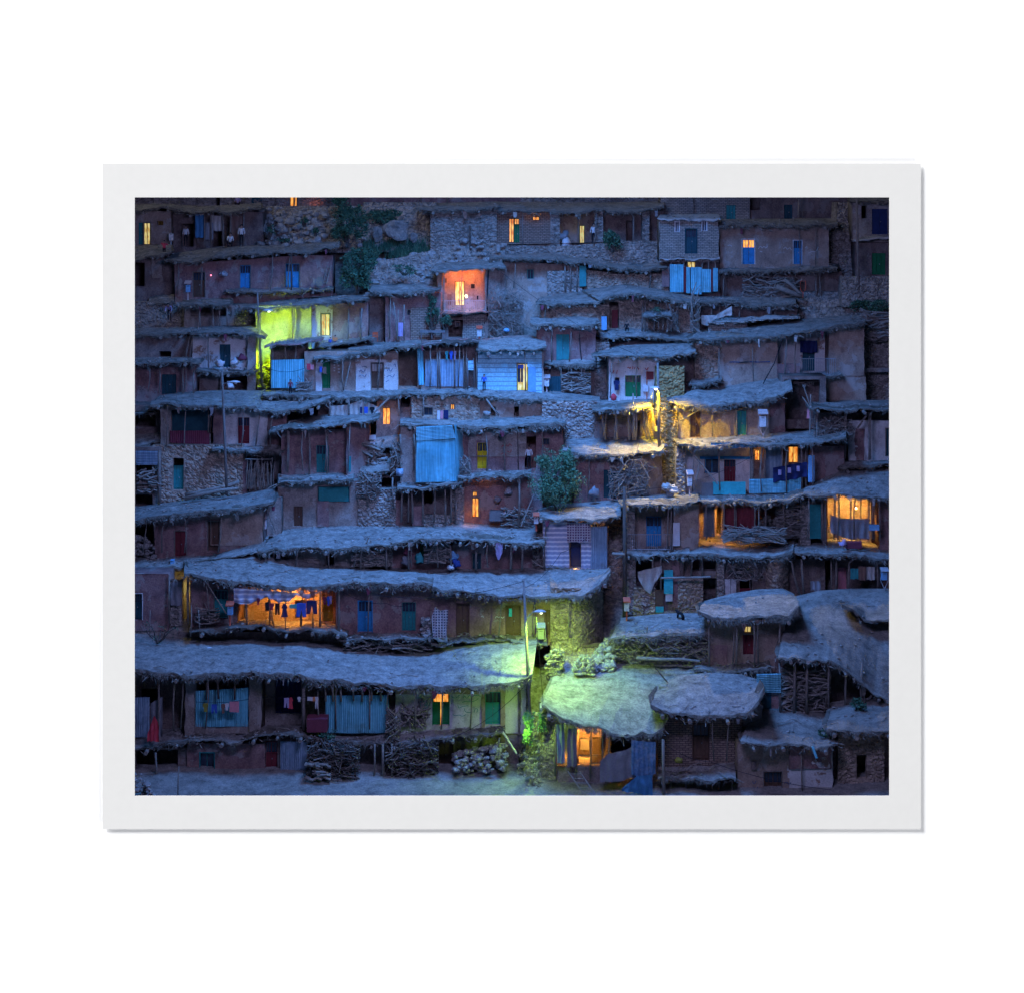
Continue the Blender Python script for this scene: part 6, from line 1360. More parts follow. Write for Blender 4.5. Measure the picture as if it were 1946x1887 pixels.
h.roof([(50, 694), (256, 692), (320, 690), (382, 688)], [(50, 682), (380, 679)], t=6, over=1, Yb=107.4, fringe=.6); h.wall(60, 372, 694, 760, 'mud_red', [('d', 307, 335, 712, 750, 'dark_teal', '4n')], dY=.3); h.posts([302, 348, 368], 696, 746, dY=-.5)
h.roof([(50, 640), (256, 638), (310, 636), (366, 632)], [(50, 628), (366, 624)], Yf=107, Yb=109.6, t=7, name='upper_roof', fringe=.6); h.wall(60, 372, 640, 690, 'mud_dark', [('o', 303, 325, 668, 684)], dY=2.2)
h.post(352, 640, 682, .06, 1.2, lean=8); h.post(360, 642, 682, .05, 1.3, lean=6)
h = T('mud_house', 'house with a wall lit bright yellow green and a green framed lit doorway', 'house', 590, 648, 108.6)
h.roof([(455, 586), (480, 589), (520, 587), (580, 580), (640, 573), (702, 567)], [(466, 582), (520, 572), (600, 566), (660, 562), (700, 560)], t=7, over=.9, Yb=111.8, fringe=.7, beams=.8)
h.wall(486, 592, 582, 752, 'whitewash_lamp_tint', dY=0, amp=.08); h.wall(570, 692, 578, 656, 'white_flake', [('l', 610, 627, 597, 639, 'green', 'yf')], dY=.3); h.wall(572, 586, 585, 645, 'mud_dark', dY=.05, depth=.5); h.wall(632, 700, 576, 652, 'mud_red', dY=.2, depth=.8)
h.posts([556, 686, 662], 588, 648, dY=-.5, r=.05)
h.roof([(600, 660), (660, 652), (712, 644)], [(600, 648), (712, 638)], Yf=106.6, Yb=109.2, t=5, name='terrace', fringe=.4, beams=.2)
street_lamp(489, 556, 498, 737, 106.4, ((491, 600), (508, 592)), 'street lamp at upper left throwing bright yellow green light on the wall', 'bulb_green', (.5, .85, .0), 800, .08, aim=(.4, 1, -.8), spot=118, blend=.8)
light('lane_fill_light', P(500, 680, 107.0), (.45, .85, .0), 150, .1)  # added light with no lamp here, spreads the green glow down the lane
stonepile(484, 516, 690, 742, 'yellow green lit stones at the foot of the left street lamp', Y=106.6, n=70, r=.17, slope=1.2)
h = T('mud_house', 'small porch of poles and tan mud below the red house at upper left', 'house', 395, 620, 109.8)
h.roof([(342, 580), (380, 578), (438, 577)], [(348, 571), (436, 567)], t=6, over=1, Yb=112, fringe=.7); h.wall(350, 445, 582, 634, 'mud_grey', [('o', 362, 440, 584, 602)], dY=.6); h.posts([380, 405, 418, 432], 582, 624, dY=-.4)
h.wall(430, 492, 580, 632, 'stone', dY=.8)
h = T('mud_house', 'red house at upper left with one brown and two blue doors', 'house', 480, 560, 112.2)
h.roof([(312, 494), (340, 494), (370, 500), (400, 490), (440, 484), (520, 481), (590, 479), (645, 468)], [(330, 482), (400, 472), (470, 468), (560, 466), (645, 458)], t=6, over=1.0, Yb=116.6, fringe=.7, beams=1)
h.wall(332, 632, 486, 576, 'mud_red', [('d', 367, 389, 518, 566, 'brown', '2g'), ('d', 456, 476, 505, 551, 'blue', '2g'), ('d', 543, 569, 502, 549, 'blue', '2g')], dY=0, top=[(332, 496), (400, 494), (632, 478)])
h.roof([(430, 553), (500, 556), (570, 552), (632, 548)], [(430, 549), (632, 543)], Yf=111, Yb=112.9, t=6, name='terrace', fringe=.5, beams=.8); h.wall(425, 640, 558, 585, 'mud_dark', dY=.5, depth=.5)
mb = MB(); mb.stone(P(426, 521, 111.7), .25, 'metal', .8); mb.build('pan', h.o); mb = MB(); mb.stone(P(401, 524, 111.9), .06, 'lamp_red', 1); mb.build('lamp', h.o)
donation_box(357, 543, 8, 13, 570, 'white box on a bent stand at the left of the red house', 'blue_pale', 'metal_pale', Y=111.2)
pole(554, 480, 554, 560, 111.2, .05, 'slim dark pole before the right blue door of the red house')
ladder(626, 505, 617, 540, 7, 111.6, 'short ladder leaning at the right end of the red house', 6)
mb = MB(); mb.pbox(603, 613, 527, 544, 111.4, .06, 'grey_wood'); tag(mb.build('board'), 'grey board leaning at the right end of the red house', 'board')
ladder(317, 474, 306, 548, 10, 113.6, 'tall pale ladder with a person at its top at the upper left', 9)
person(312, 492, 34, 'person in a red shirt standing at the top of the tall ladder', 'c_red', 'black', 'climb', Y=113.2)
h = T('mud_house', 'dark stone ground floor at the left edge below the tall ladder', 'house', 290, 560, 112.6)
h.wall(60, 345, 492, 600, 'mud_dark', [('o', 256, 275, 500, 545)], dY=.6); h.wall(288, 308, 495, 520, 'mud_grey', dY=.5, depth=.3); h.roof([(50, 500), (256, 496), (325, 478)], [(50, 478), (325, 464)], Yf=112.4, Yb=116.6, t=6, fringe=.6)
h.wall(60, 352, 575, 635, 'stone', dY=-1.4, tilt=.6); h.roof([(280, 578), (330, 575)], [(285, 562), (332, 556)], Yf=111.4, Yb=113.6, t=6, name='terrace', fringe=.5, beams=0)
person(322, 610, 40, 'person in a pale purple shirt bending over the dark stone wall at the left', 'c_lilac', 'black', 'bend', Y=110)
h = T('mud_house', 'house in the top left corner with a yellow lit door', 'house', 300, 466, 116.8)
h.roof([(50, 402), (256, 402), (310, 394), (372, 404)], [(50, 392), (310, 388), (372, 392)], t=6, over=1, Yb=123, fringe=.8); h.wall(60, 325, 402, 474, 'mud_tan', [('l', 273, 286, 424, 466, 'dark_teal', 'y'), ('d', 263, 273, 424, 466, 'teal', 'n'), ('o', 299, 310, 421, 429)], dY=0); h.wall(322, 374, 402, 474, 'mud_dark', [('o', 345, 368, 426, 470)], dY=.8)
donation_box(325, 445, 8, 13, 470, 'bright white box hung at the corner of the top left house', 'white', 'metal', hood=False, Y=116.2)
person(353, 468, 38, 'person in a white shirt standing in the dark porch at the top left', 'white', 'black', Y=116.9)
h = T('mud_house', 'porch hung with blue and pink cloths near the top left', 'house', 420, 468, 116.9)
h.roof([(368, 404), (400, 402), (440, 402), (496, 396)], [(370, 394), (496, 386)], t=6, over=1, Yb=123, fringe=.8); h.wall(370, 500, 404, 476, 'mud_dark', [('g', 414, 422, 437, 441), ('o', 404, 422, 441, 470)], dY=.9)
h.cloth(371, 389, 408, 452, 'c_tarp', dY=-.2); h.cloth(390, 405, 424, 456, 'c_grey', dY=-.2); h.cloth(402, 424, 410, 440, 'c_cream', dY=-.1, sag=1); h.cloth(436, 466, 412, 458, 'c_brown', dY=-.2); h.posts([389, 401, 425, 463], 404, 470, dY=-.3)
person(438, 469, 40, 'left of two people in white shirts sitting on the roof at the top left', 'white', 'black', 'sit', Y=115.8); person(459, 470, 42, 'right of two people in white shirts, standing against the pink cloth', 'white', 'black', 'stand', Y=115.9)
h = T('mud_house', 'stone house along the top edge at the left with an orange lit doorway', 'house', 470, 398, 123.2)
h.wall(60, 640, 350, 404, 'stone', [('l', 551, 565, 366, 402, 'wood_dark', ''), ('o', 410, 418, 366, 398)], dY=0); h.box(478, 498, 366, 394, 'dark_teal', dY=-.1, d=.1, name='door'); h.roof([(50, 352), (640, 350)], [(50, 340), (640, 340)], t=5, over=.6, Yb=130, fringe=.5); lamp_at(597, 390, 122.6, (1, .25, .1), 5, .08)
person(452, 394, 36, 'person in pale blue sitting before the stone house on the top edge', 'c_lilac', 'black', 'sit', Y=122.4)
h = T('wall', 'broad bank of loose rubble right of the top left houses', 'wall', 560, 465, 117.5)
h.wall(492, 700, 392, 472, 'rubble' if 'rubble' in MATS else 'stone', dY=0, depth=.8, tilt=4, amp=.22)
for x, y, rx, ry in ((512, 440, 14, 16), (578, 420, 9, 12), (540, 455, 16, 6), (600, 440, 8, 10)): bush(x, y, rx, ry, {512: 'dark weed clump at the left of the rubble bank', 578: 'upper weed clump on the rubble bank', 540: 'low weeds along the foot of the rubble bank', 600: 'narrow weed at the right of the rubble bank'}[x], Y=116.4, n=200, name='weed', cat='plant', leaf=.1)

stonepile(494, 696, 396, 468, 'loose stones scattered over the rubble bank near the top', Y=116.4, n=190, r=.24, slope=3.9, depth=.2)
stonepile(704, 960, 470, 542, 'stones bulging from the dry stone retaining wall', Y=112.2, n=120, r=.24, slope=2.6, depth=.1, top=[(704, 498), (760, 490), (820, 476), (880, 455), (960, 455)])
# ================================================================== top centre: greenery, rocks
bush(664, 425, 36, 46, 'tall dark green bush at the top beside the rubble bank', Y=115.5, n=4200, leaf=.12, lobes=34, loose=1.15)
bush(680, 512, 42, 46, 'dense dark green bush above the left of the orange house', Y=111.4, n=4800, leaf=.12, lobes=36, loose=1.15)
bush(724, 410, 40, 18, 'low green bush on the stone bank near the top', Y=118, n=1500, leaf=.12); bush(690, 480, 34, 14, 'spreading shrub joining the two dark bushes', Y=114.6, n=900, leaf=.12); bush(645, 385, 22, 18, 'dark bush cut by the top edge of the picture', Y=119, n=700, leaf=.13)
grass(690, 822, 452, 492, 2600, h=.5)
def boulder(x, y, w, hh, Y, label):
    mb = MB(); bm = bmesh.new(); bmesh.ops.create_icosphere(bm, subdivisions=3, radius=1); s = Y / F_PX; c = P(x, y, Y)
    for v in bm.verts:
        q = v.co; f = 1 + nz(q.x, q.y, q.z + x, 1.1) * .7 + nz(q.x, q.y, q.z + x, 3) * .25; v.co = Vector((q.x * w * s / 2, q.y * w * s / 2 * .7, q.z * hh * s / 2)) * f
    bm.verts.ensure_lookup_table(); mb.add([v.co + c for v in bm.verts], [[v.index for v in f.verts] for f in bm.faces], 'rock'); bm.free()
    tag(mb.build('boulder'), label, 'boulder', 'boulders on the bank')
boulder(753, 438, 44, 38, 116.6, 'large pale boulder on the grassy bank'); boulder(718, 446, 20, 26, 116.8, 'smaller pointed boulder left of the large one'); boulder(786, 452, 16, 18, 116.8, 'small boulder right of the large one')
h = T('wall', 'dry stone retaining wall below the grassy bank', 'wall', 770, 535, 112.6)
h.wall(700, 960, 462, 548, 'stone', dY=0, depth=1, tilt=2.6, amp=.22, top=[(700, 494), (760, 486), (820, 472), (880, 450), (960, 450)]); h.wall(690, 830, 385, 470, 'stone', dY=4.4, depth=1, tilt=2.5, amp=.22)
bush(768, 512, 28, 12, 'weeds rooted in the dry stone retaining wall', Y=111.2, n=400, name='weed', cat='plant', leaf=.1)
h = T('mud_house', 'tall rubble stone building near the top centre with a dark pole before it', 'house', 880, 505, 115.6)
h.roof([(795, 397), (840, 400), (900, 398), (948, 392)], [(795, 388), (948, 384)], t=6, over=.9, Yb=123, fringe=.9); h.wall(818, 944, 400, 512, 'stone', dY=0, amp=.18)
pole(892, 430, 895, 498, 114.6, .08, 'short dark pole before the tall rubble stone building')
h = T('mud_house', 'top centre brick house with orange lit door and open porches to its right', 'house', 1080, 468, 116.4)
h.roof([(936, 397), (990, 400), (1060, 401), (1085, 405), (1130, 398), (1180, 402), (1240, 396), (1262, 392)], [(936, 384), (1080, 386), (1262, 384)], t=7, over=1, Yb=123.4, fringe=.8, beams=.8)
h.wall(940, 1062, 402, 475, 'brick', [('l', 967, 977, 416, 462, 'wood_dark', 'n'), ('l', 977, 987, 416, 428, 'green', 'n'), ('d', 977, 987, 428, 462, 'green', 'n'), ('l', 1012, 1025, 412, 420, 'wood_dark', 'n')], dY=0); h.wall(1046, 1064, 402, 490, 'stone', dY=-.4, depth=.7); h.wall(1060, 1262, 402, 478, 'mud_dark', [('l', 1101, 1111, 429, 468, 'green', 'yn'), ('o', 1190, 1205, 420, 470)], dY=1.6); h.wall(1130, 1146, 402, 480, 'stone', dY=-.3, depth=.7); h.wall(1220, 1234, 402, 500, 'stone', dY=-.3, depth=.7); h.wall(940, 1262, 458, 506, 'stone', dY=-.6, depth=.5, top=[(940, 462), (1060, 464), (1100, 462), (1150, 458), (1230, 448)])
h.posts([1099, 1203], 404, 464, dY=-.4); lamp_at(1018, 408, 115.9, (1, .5, .15), 4, .05); lamp_at(1090, 440, 116.9, (.9, .75, .3), 6, .06)
bush(1163, 455, 24, 25, 'feathery green bush before the porch at the top centre', Y=114.6, n=1300, leaf=.11, up=.7)
person(1128, 466, 40, 'person in a white shirt half hidden by the porch pillar at the top centre', 'white', 'black', Y=116.2)
for x, y, k, tx in ((1072, 450, 'c_grey', 'heap of grey bundles in the top centre porch'), (1076, 464, 'c_white', 'pale sacks at the foot of the porch pillar')):
    mb = MB(); mb.blob(P(x, y, 116.2), .36, k, 1.1); tag(mb.build('sack', smooth=True), tx, 'sack', 'sacks and bundles in the porches')
h = T('mud_house', 'long stone house below the top porches with a small teal window and a teal door', 'house', 1100, 548, 113)
h.roof([(930, 487), (980, 490), (1050, 490), (1090, 498), (1110, 496), (1150, 505), (1180, 512), (1230, 512), (1268, 508)], [(936, 482), (1050, 482), (1110, 490), (1180, 502), (1268, 498)], t=7, over=.8, Yb=116.2, fringe=.9, beams=.7)
h.wall(940, 1110, 492, 660, 'mud_tan', [('w', 1002, 1014, 513, 531, 'teal', '')], dY=0, top=[(940, 494), (1110, 500)], amp=.1, tilt=.8); h.wall(1040, 1106, 515, 560, 'stone', dY=-.05, depth=.5); h.box(1101, 1114, 506, 545, 'teal', dY=-.3, d=.06, name='door'); h.wall(1110, 1270, 510, 562, 'stone_tan', dY=.2, amp=.14, top=[(1110, 508), (1180, 518), (1270, 516)]); h.posts([1074, 1084, 1096], 500, 552, dY=-.4)
h = T('mud_house', 'house whose balcony wall glows orange around a lit doorway', 'house', 878, 600, 110.4)
h.roof([(818, 514), (860, 515), (900, 511), (962, 508)], [(828, 502), (880, 499), (950, 496)], t=5, over=1, Yb=113, fringe=.4, beams=.6)
h.wall(830, 930, 512, 600, 'mud_tan', [('l', 864, 883, 535, 582, 'wood_dark', 'yn')], dY=1.0); h.wall(832, 840, 515, 596, 'mud_tan', dY=-.1, depth=1.1); h.box(843, 849, 530, 538, 'wood_dark', dY=.85, d=.1, name='niche'); h.box(895, 902, 541, 549, 'black', dY=.9, d=.08, name='hanging_basket'); h.box(906, 909, 563, 570, 'black', dY=.9, d=.06, name='hook'); h.cloth(850, 858, 560, 580, 'c_brown', dY=.7, name='hung_cloth'); h.wall(922, 962, 512, 640, 'mud_grey', dY=-.1, depth=1.4, Yend=.8); h.rail(838, 922, 572, 592, dY=-.5); h.posts([838], 518, 592, dY=-.4, r=.04); h.posts([926], 515, 600, dY=-.4, k='black')  # niche has no recess: dark block painted in for its shade
h.roof([(832, 595), (880, 596), (928, 593)], [(834, 588), (926, 586)], Yf=109.4, Yb=111.4, t=4, name='balcony', fringe=.3, beams=.5)
h.wall(832, 885, 598, 645, 'mud_dark', [('g', 866, 873, 613, 622), ('o', 852, 880, 600, 642)], dY=.4); h.wall(880, 920, 598, 645, 'brick_grey', dY=0, depth=1); h.wall(916, 934, 596, 645, 'stone', dY=.1)
lamp_at(880, 521, 110.3, (1, .24, .04), 260, .06, (0, .6, -1), 165); lamp_at(882, 562, 109.9, (1, .5, .1), 22, .05)
mb = MB(); mb.stone(P(886, 564, 110.2), .09, 'bulb_warm', 1); mb.build('wall_lamp', h.o)
donation_box(911, 628, 8, 12, 644, 'white box under an orange hood below the orange glowing balcony', 'white', 'metal_red', Y=109)
woodpile(932, 992, 560, 640, 'great heap of grey brushwood right of the orange glowing house', Y=109.4, n=260, horiz=.3, r=.025, ln=1.9, crook=.3, depth=1.2)
mb = MB(); mb.stone(P(962, 628, 109), .2, 'blue_pale', .8); tag(mb.build('basin', smooth=True), 'pale blue basin at the foot of the grey brushwood heap', 'basin')
h = T('mud_house', 'tan house with tall leaning poles and a vine, left of the orange glowing house', 'house', 780, 645, 109)
h.roof([(703, 552), (730, 556), (780, 556), (838, 548)], [(712, 542), (760, 538), (830, 542)], t=8, over=1, Yb=112.8, fringe=1.1, beams=.6)
h.wall(732, 838, 558, 652, 'mud_red', [('w', 774, 784, 590, 600, 'wood_dark', '')], dY=0); h.wall(780, 838, 585, 650, 'brick', dY=-.08, depth=.3); h.wall(695, 736, 556, 652, 'mud_dark', dY=1.2)
for x, yt, ln_, tx in ((756, 575, -8, 'left of the tall poles leaning on the tan house'), (768, 580, 0, 'right of the tall poles leaning on the tan house'), (755, 590, 2, 'short pole between the tall poles of the tan house')): pole(x + ln_, yt, x, 648, 108.2, .04, tx, k='log')
bush(820, 590, 18, 34, 'green vine climbing at the corner beside the orange balcony', Y=108.4, n=1300, leaf=.1, yb=640); bush(848, 612, 14, 14, 'leafy tuft hanging under the orange balcony', Y=108.6, n=400, leaf=.1)
thing_cloth(757, 766, 614, 640, 'c_lilac', 'pale sack cloth hung between the poles of the tan house', Y=108.1, nf=2)
mb = MB(); mb.pbox(798, 845, 630, 633, 108, .5, 'grey_wood'); [mb.pbox(q, q + 1.5, 633, 645, 108.1, .05, 'grey_wood') for q in (800, 820, 842)]; tag(mb.build('table'), 'low grey bench table under the green vine', 'table')
person(628, 664, 22, 'small child in blue standing on the roof above the green door', 'c_blue', 'black', Y=107.4); person(637, 664, 26, 'child in an orange pink top with a ball on the roof above the green door', 'c_orange', 'c_navy', 'walk', Y=107.2)
mb = MB(); mb.stone(P(649, 651, 107.4), .1, 'c_white', 1); tag(mb.build('ball', smooth=True), 'white ball on the roof beside the child in orange pink', 'ball')
mb = MB()
for q in (708, 717): mb.pbox(q, q + 1, 632, 650, 107.6, .05, 'orange_paint')
mb.pbox(708, 718, 640, 642, 107.3, .35, 'orange_paint'); mb.pbox(708, 718, 632, 637, 107.65, .04, 'orange_paint'); tag(mb.build('chair'), 'orange red chair on the roof below the dark alley', 'chair')

# rounded roofs in the right centre
h = T('mud_house', 'low cave like house under a humped earth roof with a small thatched coop in front', 'house', 1235, 630, 109.4)
h.roof([(1018, 578), (1060, 576), (1100, 577), (1140, 572)], [(1026, 566), (1070, 556), (1140, 548)], t=7, over=1, Yb=113.6, fringe=.8, beams=1)
h.roof([(1138, 568), (1170, 558), (1200, 556), (1250, 564), (1300, 572), (1330, 578)], [(1100, 548), (1180, 542), (1240, 546), (1330, 566)], t=7, over=1.2, Yb=113.6, fringe=1, beams=.8, sticks=2)
h.wall(1028, 1150, 580, 625, 'stone_tan', dY=0, amp=.12); h.wall(1148, 1330, 566, 640, 'stone_tan', [('o', 1158, 1176, 575, 625)], dY=.8, amp=.12); h.posts([1220, 1226, 1244, 1287], 572, 628, dY=-.2)
h.box(1163, 1174, 590, 624, 'maroon', dY=.9, d=.08, name='curtain'); h.sheet(1143, 1153, 602, 628, 'blue_pale', dY=-.3, name='board', corr=None)
h.roof([(1140, 640), (1180, 640), (1240, 638), (1300, 646), (1330, 650)], [(1140, 628), (1230, 624), (1330, 636)], Yf=107.8, Yb=110.2, t=6, name='terrace', fringe=.9, beams=.5); h.wall(1130, 1330, 646, 676, 'mud_dark', dY=.4)
h.roof([(1222, 598), (1250, 602), (1276, 598)], [(1228, 592), (1272, 590)], Yf=107.9, Yb=109.2, t=5, name='coop_roof', fringe=1.2, beams=0); h.posts([1230, 1242, 1252, 1260, 1270], 602, 626, dY=-1.2, r=.035)
bush(1250, 588, 16, 5, 'little green plant growing on the thatched coop', Y=108.2, n=160, name='plant', cat='plant', leaf=.07)
woodpile(1270, 1288, 592, 632, 'upright bundle of pale poles right of the thatched coop', Y=108.2, n=22, horiz=0, r=.03, ln=1.9, k='log'); woodpile(1316, 1328, 565, 632, 'tall sheaf of poles standing before the white tarpaulin', Y=108.0, n=30, horiz=0, r=.035, ln=2.2)
person(1191, 630, 30, 'person in black sitting on the roof edge before the cave like house', 'black', 'black', 'sit', Y=108.4)
h = T('mud_house', 'pale brick upper room on a blue corrugated fence, at the upper right', 'house', 1310, 555, 112.8)
h.roof([(1250, 417), (1300, 417), (1368, 416)], [(1256, 409), (1366, 409)], t=6, over=.3, Yf=112.4, Yb=116, fringe=0, beams=0, k='concrete', kf='concrete')
h.wall(1253, 1366, 420, 490, 'brick_grey', [('d', 1303, 1324, 436, 483, 'dark_teal', '2gf'), ('w', 1283, 1291, 422, 442, 'white', 'f'), ('w', 1334, 1343, 420, 440, 'white', 'f')], dY=0, amp=.02)
h.roof([(1255, 492), (1310, 493), (1368, 492)], [(1256, 486), (1368, 485)], Yf=112.2, Yb=114.4, t=6, name='floor_slab', fringe=0, beams=0, k='concrete', kf='concrete')
h.wall(1260, 1368, 494, 560, 'mud_dark', [('l', 1306, 1322, 497, 510, 'wood_dark', 'yn')], dY=.9); h.posts([1274, 1293, 1301, 1335, 1347, 1358], 495, 515, dY=-.1, k='log')
for a, b, c, d, k in ((1273, 1299, 503, 556, 'sheet_blue'), (1299, 1304, 508, 556, 'maroon'), (1304, 1312, 508, 558, 'sheet_blue'), (1313, 1333, 508, 560, 'sheet_blue'), (1334, 1351, 512, 556, 'sheet_blue'), (1351, 1355, 512, 555, 'maroon'), (1355, 1364, 510, 555, 'sheet_blue')): h.sheet(a, b, c, d, k, dY=-.3, yt1=c + U(-1.5, 1.5), name='corrugated_sheet')
h.box(1258, 1272, 508, 546, 'mud_red', dY=-.1, d=.1, name='panel')
h = T('mud_house', 'tan upper right house with two blue doors amid chalk writing, one lit', 'house', 1470, 505, 113.8)
h.roof([(1364, 426), (1420, 427), (1480, 430), (1540, 428), (1592, 424)], [(1366, 418), (1480, 417), (1592, 416)], t=8, over=.9, Yb=119, fringe=1.2, beams=.3)
h.wall(1368, 1575, 430, 510, 'mud_tan', [('d', 1411, 1434, 456, 503, 'blue', '2GW'), ('d', 1508, 1524, 458, 503, 'blue', 'gW')], dY=0); h.wall(1572, 1640, 425, 560, 'stone', dY=.8, tilt=1.5, amp=.2)
h.ink([[(1441, 474), (1446, 467), (1448, 474), (1452, 467), (1455, 474), (1459, 468)], [(1444, 478), (1449, 480)], [(1489, 474), (1493, 469), (1496, 476), (1501, 470), (1504, 476)], [(1530, 472), (1534, 469)], [(1536, 482), (1544, 478), (1551, 480), (1555, 470)], [(1383, 468), (1387, 466), (1391, 469)]], 'ink_white', dY=-.09)
h.roof([(1364, 514), (1420, 514), (1480, 515), (1540, 512), (1592, 508)], [(1368, 504), (1592, 502)], Yf=112.6, Yb=114.8, t=7, name='terrace', fringe=1, beams=.5, sticks=2); h.wall(1366, 1600, 516, 570, 'mud_dark', dY=.6); h.posts([1375, 1424, 1442, 1463, 1552, 1559], 518, 566, dY=-.5)
woodpile(1415, 1520, 528, 566, 'logs and branches lying in the dark porch below the tan upper right house', Y=112.8, n=70, horiz=.9, r=.06, ln=1.9)
log((1475, 545, 112), (1522, 564, 111.8), .2, 'wood', 'thicker, lower of two bare trunks slanting in the upper right porch')
log((1490, 532, 112.4), (1524, 562, 112), .14, 'wood', 'thinner, upper of two bare trunks slanting in the upper right porch')
mb = MB(); mb.tube([P(1526, 566, 111.6), P(1526, 558, 111.6), P(1521, 550, 111.6), P(1521, 535, 111.6), P(1531, 535, 111.6), P(1531, 550, 111.6), P(1526, 558, 111.6)], .03, 'metal_red', 6); tag(mb.build('empty_stand'), 'empty looped metal stand in the porch at the upper right', 'stand')
h = T('mud_house', 'low sheds with drooping brush roofs and a white tarpaulin at the right centre', 'house', 1420, 605, 110.6)
h.roof([(1322, 575), (1360, 571), (1400, 574), (1425, 580), (1470, 580), (1512, 576)], [(1330, 565), (1420, 566), (1512, 567)], t=7, over=1, Yb=112.6, fringe=.9, beams=.7, sticks=3); h.wall(1328, 1515, 582, 640, 'mud_dark', dY=.5); h.posts([1352, 1368, 1405, 1473, 1466], 580, 606, dY=-.4)
h.roof([(1345, 612), (1400, 610), (1440, 606), (1520, 602)], [(1348, 606), (1440, 602), (1520, 598)], Yf=108.4, Yb=111, t=5, name='lower_roof', fringe=.1, beams=0, k='concrete', kf='brick_grey'); h.wall(1346, 1420, 612, 642, 'brick_grey', dY=-1.6, depth=.6)
thing_cloth(1333, 1391, 584, 620, 'c_cream', 'white tarpaulin drawn up to a point beside the sheaf of poles', Y=108.8, top=[(1333, 600), (1360, 600), (1391, 582)], bot=[(1333, 616), (1345, 620), (1360, 606), (1391, 600)], cat='tarpaulin', nf=4)
h = T('wall', 'stepped rubble wall and path at the upper right edge', 'wall', 1620, 590, 110)
h.wall(1505, 1940, 555, 625, 'stone', dY=1.2, tilt=2.4, amp=.2); h.wall(1600, 1940, 525, 575, 'stone', dY=1.8, tilt=.4, amp=.14, depth=1)
bush(1650, 582, 46, 14, 'dark bush along the path at the upper right edge', Y=109.4, n=1200, leaf=.12)
h = T('mud_house', 'dark upper right corner house with blue door above and green door below', 'house', 1660, 522, 113.6)
h.wall(1620, 1940, 380, 452, 'mud_grey', [('d', 1657, 1687, 398, 446, 'navy', '2n'), ('o', 1637, 1647, 392, 416)], dY=1.0); h.roof([(1622, 456), (1690, 450), (1940, 446)], [(1624, 448), (1940, 440)], Yf=113.6, Yb=116, t=6, name='floor_slab', fringe=.1, beams=0, k='concrete', kf='concrete'); h.wall(1625, 1940, 462, 535, 'mud_dark', [('d', 1657, 1683, 482, 523, 'green', 'nW')], dY=.4); h.roof([(1615, 384), (1940, 378)], [(1615, 374), (1940, 368)], Yf=113.2, Yb=118, t=6, fringe=.6)
pole(1628, 378, 1632, 570, 112, .09, 'tall dark pole at the upper right edge', k='wood'); h.wall(1590, 1625, 385, 520, 'stone', dY=1.6, tilt=1.5, amp=.2)
h = T('mud_house', 'dim brick house along the top edge at the right with a teal door', 'house', 1450, 418, 119.6)
h.wall(1255, 1425, 340, 424, 'brick_grey', [('d', 1380, 1398, 391, 418, 'teal', 'n')], dY=0); h.wall(1420, 1640, 340, 424, 'mud_dark', [('o', 1426, 1445, 370, 400), ('d', 1490, 1506, 390, 418, 'dark_teal', 'n')], dY=.4); h.posts([1517], 378, 420, dY=-.6, k='log'); h.roof([(1250, 345), (1640, 345)], [(1250, 336), (1640, 336)], t=6, over=.8, Yb=126, fringe=.4)
h = T('mud_house', 'mud rooms along the top edge at the centre with a green door', 'house', 960, 390, 123.8)
h.wall(640, 1256, 340, 396, 'mud_red', [('d', 1088, 1106, 352, 390, 'green', 'n')], dY=0); h.roof([(640, 345), (1256, 345)], [(640, 336), (1256, 336)], t=6, over=.8, Yb=131, fringe=.4); h.wall(990, 1256, 368, 396, 'stone', dY=-.2, depth=.3)

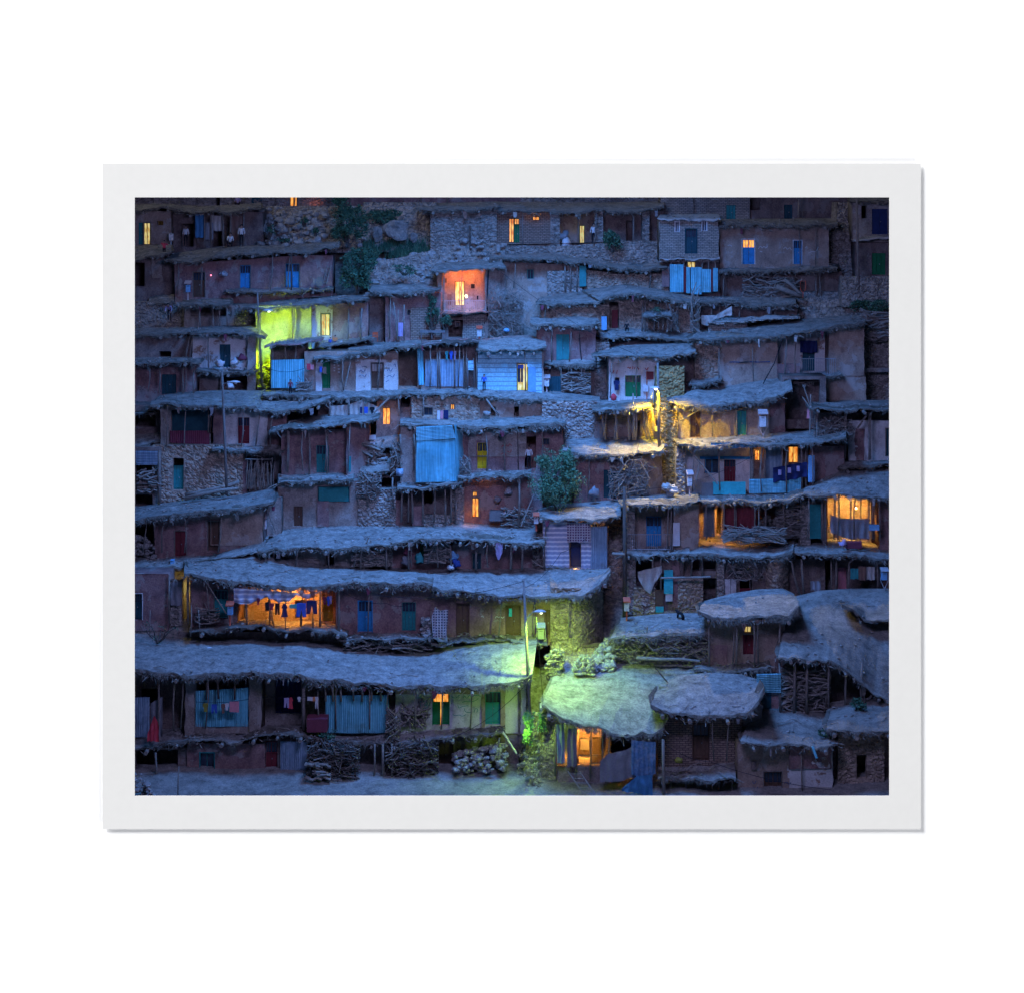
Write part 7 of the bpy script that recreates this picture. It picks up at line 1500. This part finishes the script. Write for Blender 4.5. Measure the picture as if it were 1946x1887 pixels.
# animals, cables
def dog(x, yb, w, Y, label):
    s = w * Y / F_PX / 1.0; base = P(x, yb, Y)
    V = [(-.32, 0, .42), (-.1, 0, .47), (.14, 0, .46), (.3, 0, .5), (.42, 0, .58), (.52, 0, .5), (-.32, .06, .2), (-.36, .06, .03), (-.3, -.07, .2), (-.36, -.07, .03), (.2, .07, .25), (.2, .07, .03), (.24, -.07, .25), (.27, -.07, .03), (-.46, 0, .32), (-.52, 0, .16)]
    E = [(0, 1), (1, 2), (2, 3), (3, 4), (4, 5), (0, 6), (6, 7), (0, 8), (8, 9), (2, 10), (10, 11), (2, 12), (12, 13), (0, 14), (14, 15)]
    rd = [.11, .11, .12, .09, .085, .045, .06, .035, .06, .035, .05, .035, .05, .035, .03, .02]
    me = bpy.data.meshes.new('d'); me.from_pydata([Vector(v) * s for v in V], E, []); tmp = bpy.data.objects.new('d', me); COL.objects.link(tmp); tmp.modifiers.new('s', 'SKIN')
    for i, r_ in enumerate(rd): me.skin_vertices[0].data[i].radius = (r_ * s, r_ * s)
    me.skin_vertices[0].data[0].use_root = True; tmp.modifiers.new('b', 'SUBSURF').levels = 1
    em = bpy.data.meshes.new_from_object(tmp.evaluated_get(bpy.context.evaluated_depsgraph_get())); bpy.data.objects.remove(tmp); em.materials.append(MATS['black'])
    o = bpy.data.objects.new('dog', em); COL.objects.link(o); o.location = base; o.rotation_euler.z = 2.2; tag(o, label, 'dog')
dog(1292, 1176, 26, 94, 'black dog on the green lit terrace under the blue door house')
wire([((998, 1116), 88.2), ((1066, 1050), 94.5), ((1150, 985), 97), ((1253, 868), 101.6)], 'long cable running up from the green street lamp to the yellow one', sag=.3)
wire([((1016, 1136), 88), ((1032, 1330), 86.4)], 'guy wire dropping beside the green street lamp pole', sag=.0)
wire([((1140, 1122), 92.6), ((1187, 1136), 95.2)], 'cable from the round stone corner to the thick bare pole', sag=.2)
wire([((424, 715), 99.1), ((489, 690), 104), ((580, 700), 104.1)], 'cable from the unlit left street lamp past the sky blue shed', sag=.4)
wire([((1262, 1412), 84.2), ((1350, 1447), 84.2), ((1580, 1500), 84.2)], 'cable sagging across the bottom right house fronts', sag=.2)
wire([((889 + 4, 434), 114.5), ((955, 520), 109.3), ((1250, 692), 100.4)], 'long cable from the short dark pole down to the yellow street lamp', sag=.5)
wire([((1251, 700), 100.3), ((1187, 928), 95.2)], 'cable from the yellow street lamp down to the thick bare pole', sag=.4)
wire([((1188, 930), 95.2), ((1440, 862), 98.2)], 'cable from the thick bare pole to the blue veranda', sag=.6)
wire([((1009, 1290), 86.5), ((860, 1400), 86.4)], 'cable drooping before the whitewashed house end', sag=.4)
wire([((995, 1104), 88.2), ((700, 1128), 91.4)], 'cable from the green street lamp along the middle house front', sag=.5)
wire([((1130, 800), 101), ((1250, 780), 101.9)], 'cable across the yellow lit stick porch', sag=.1)
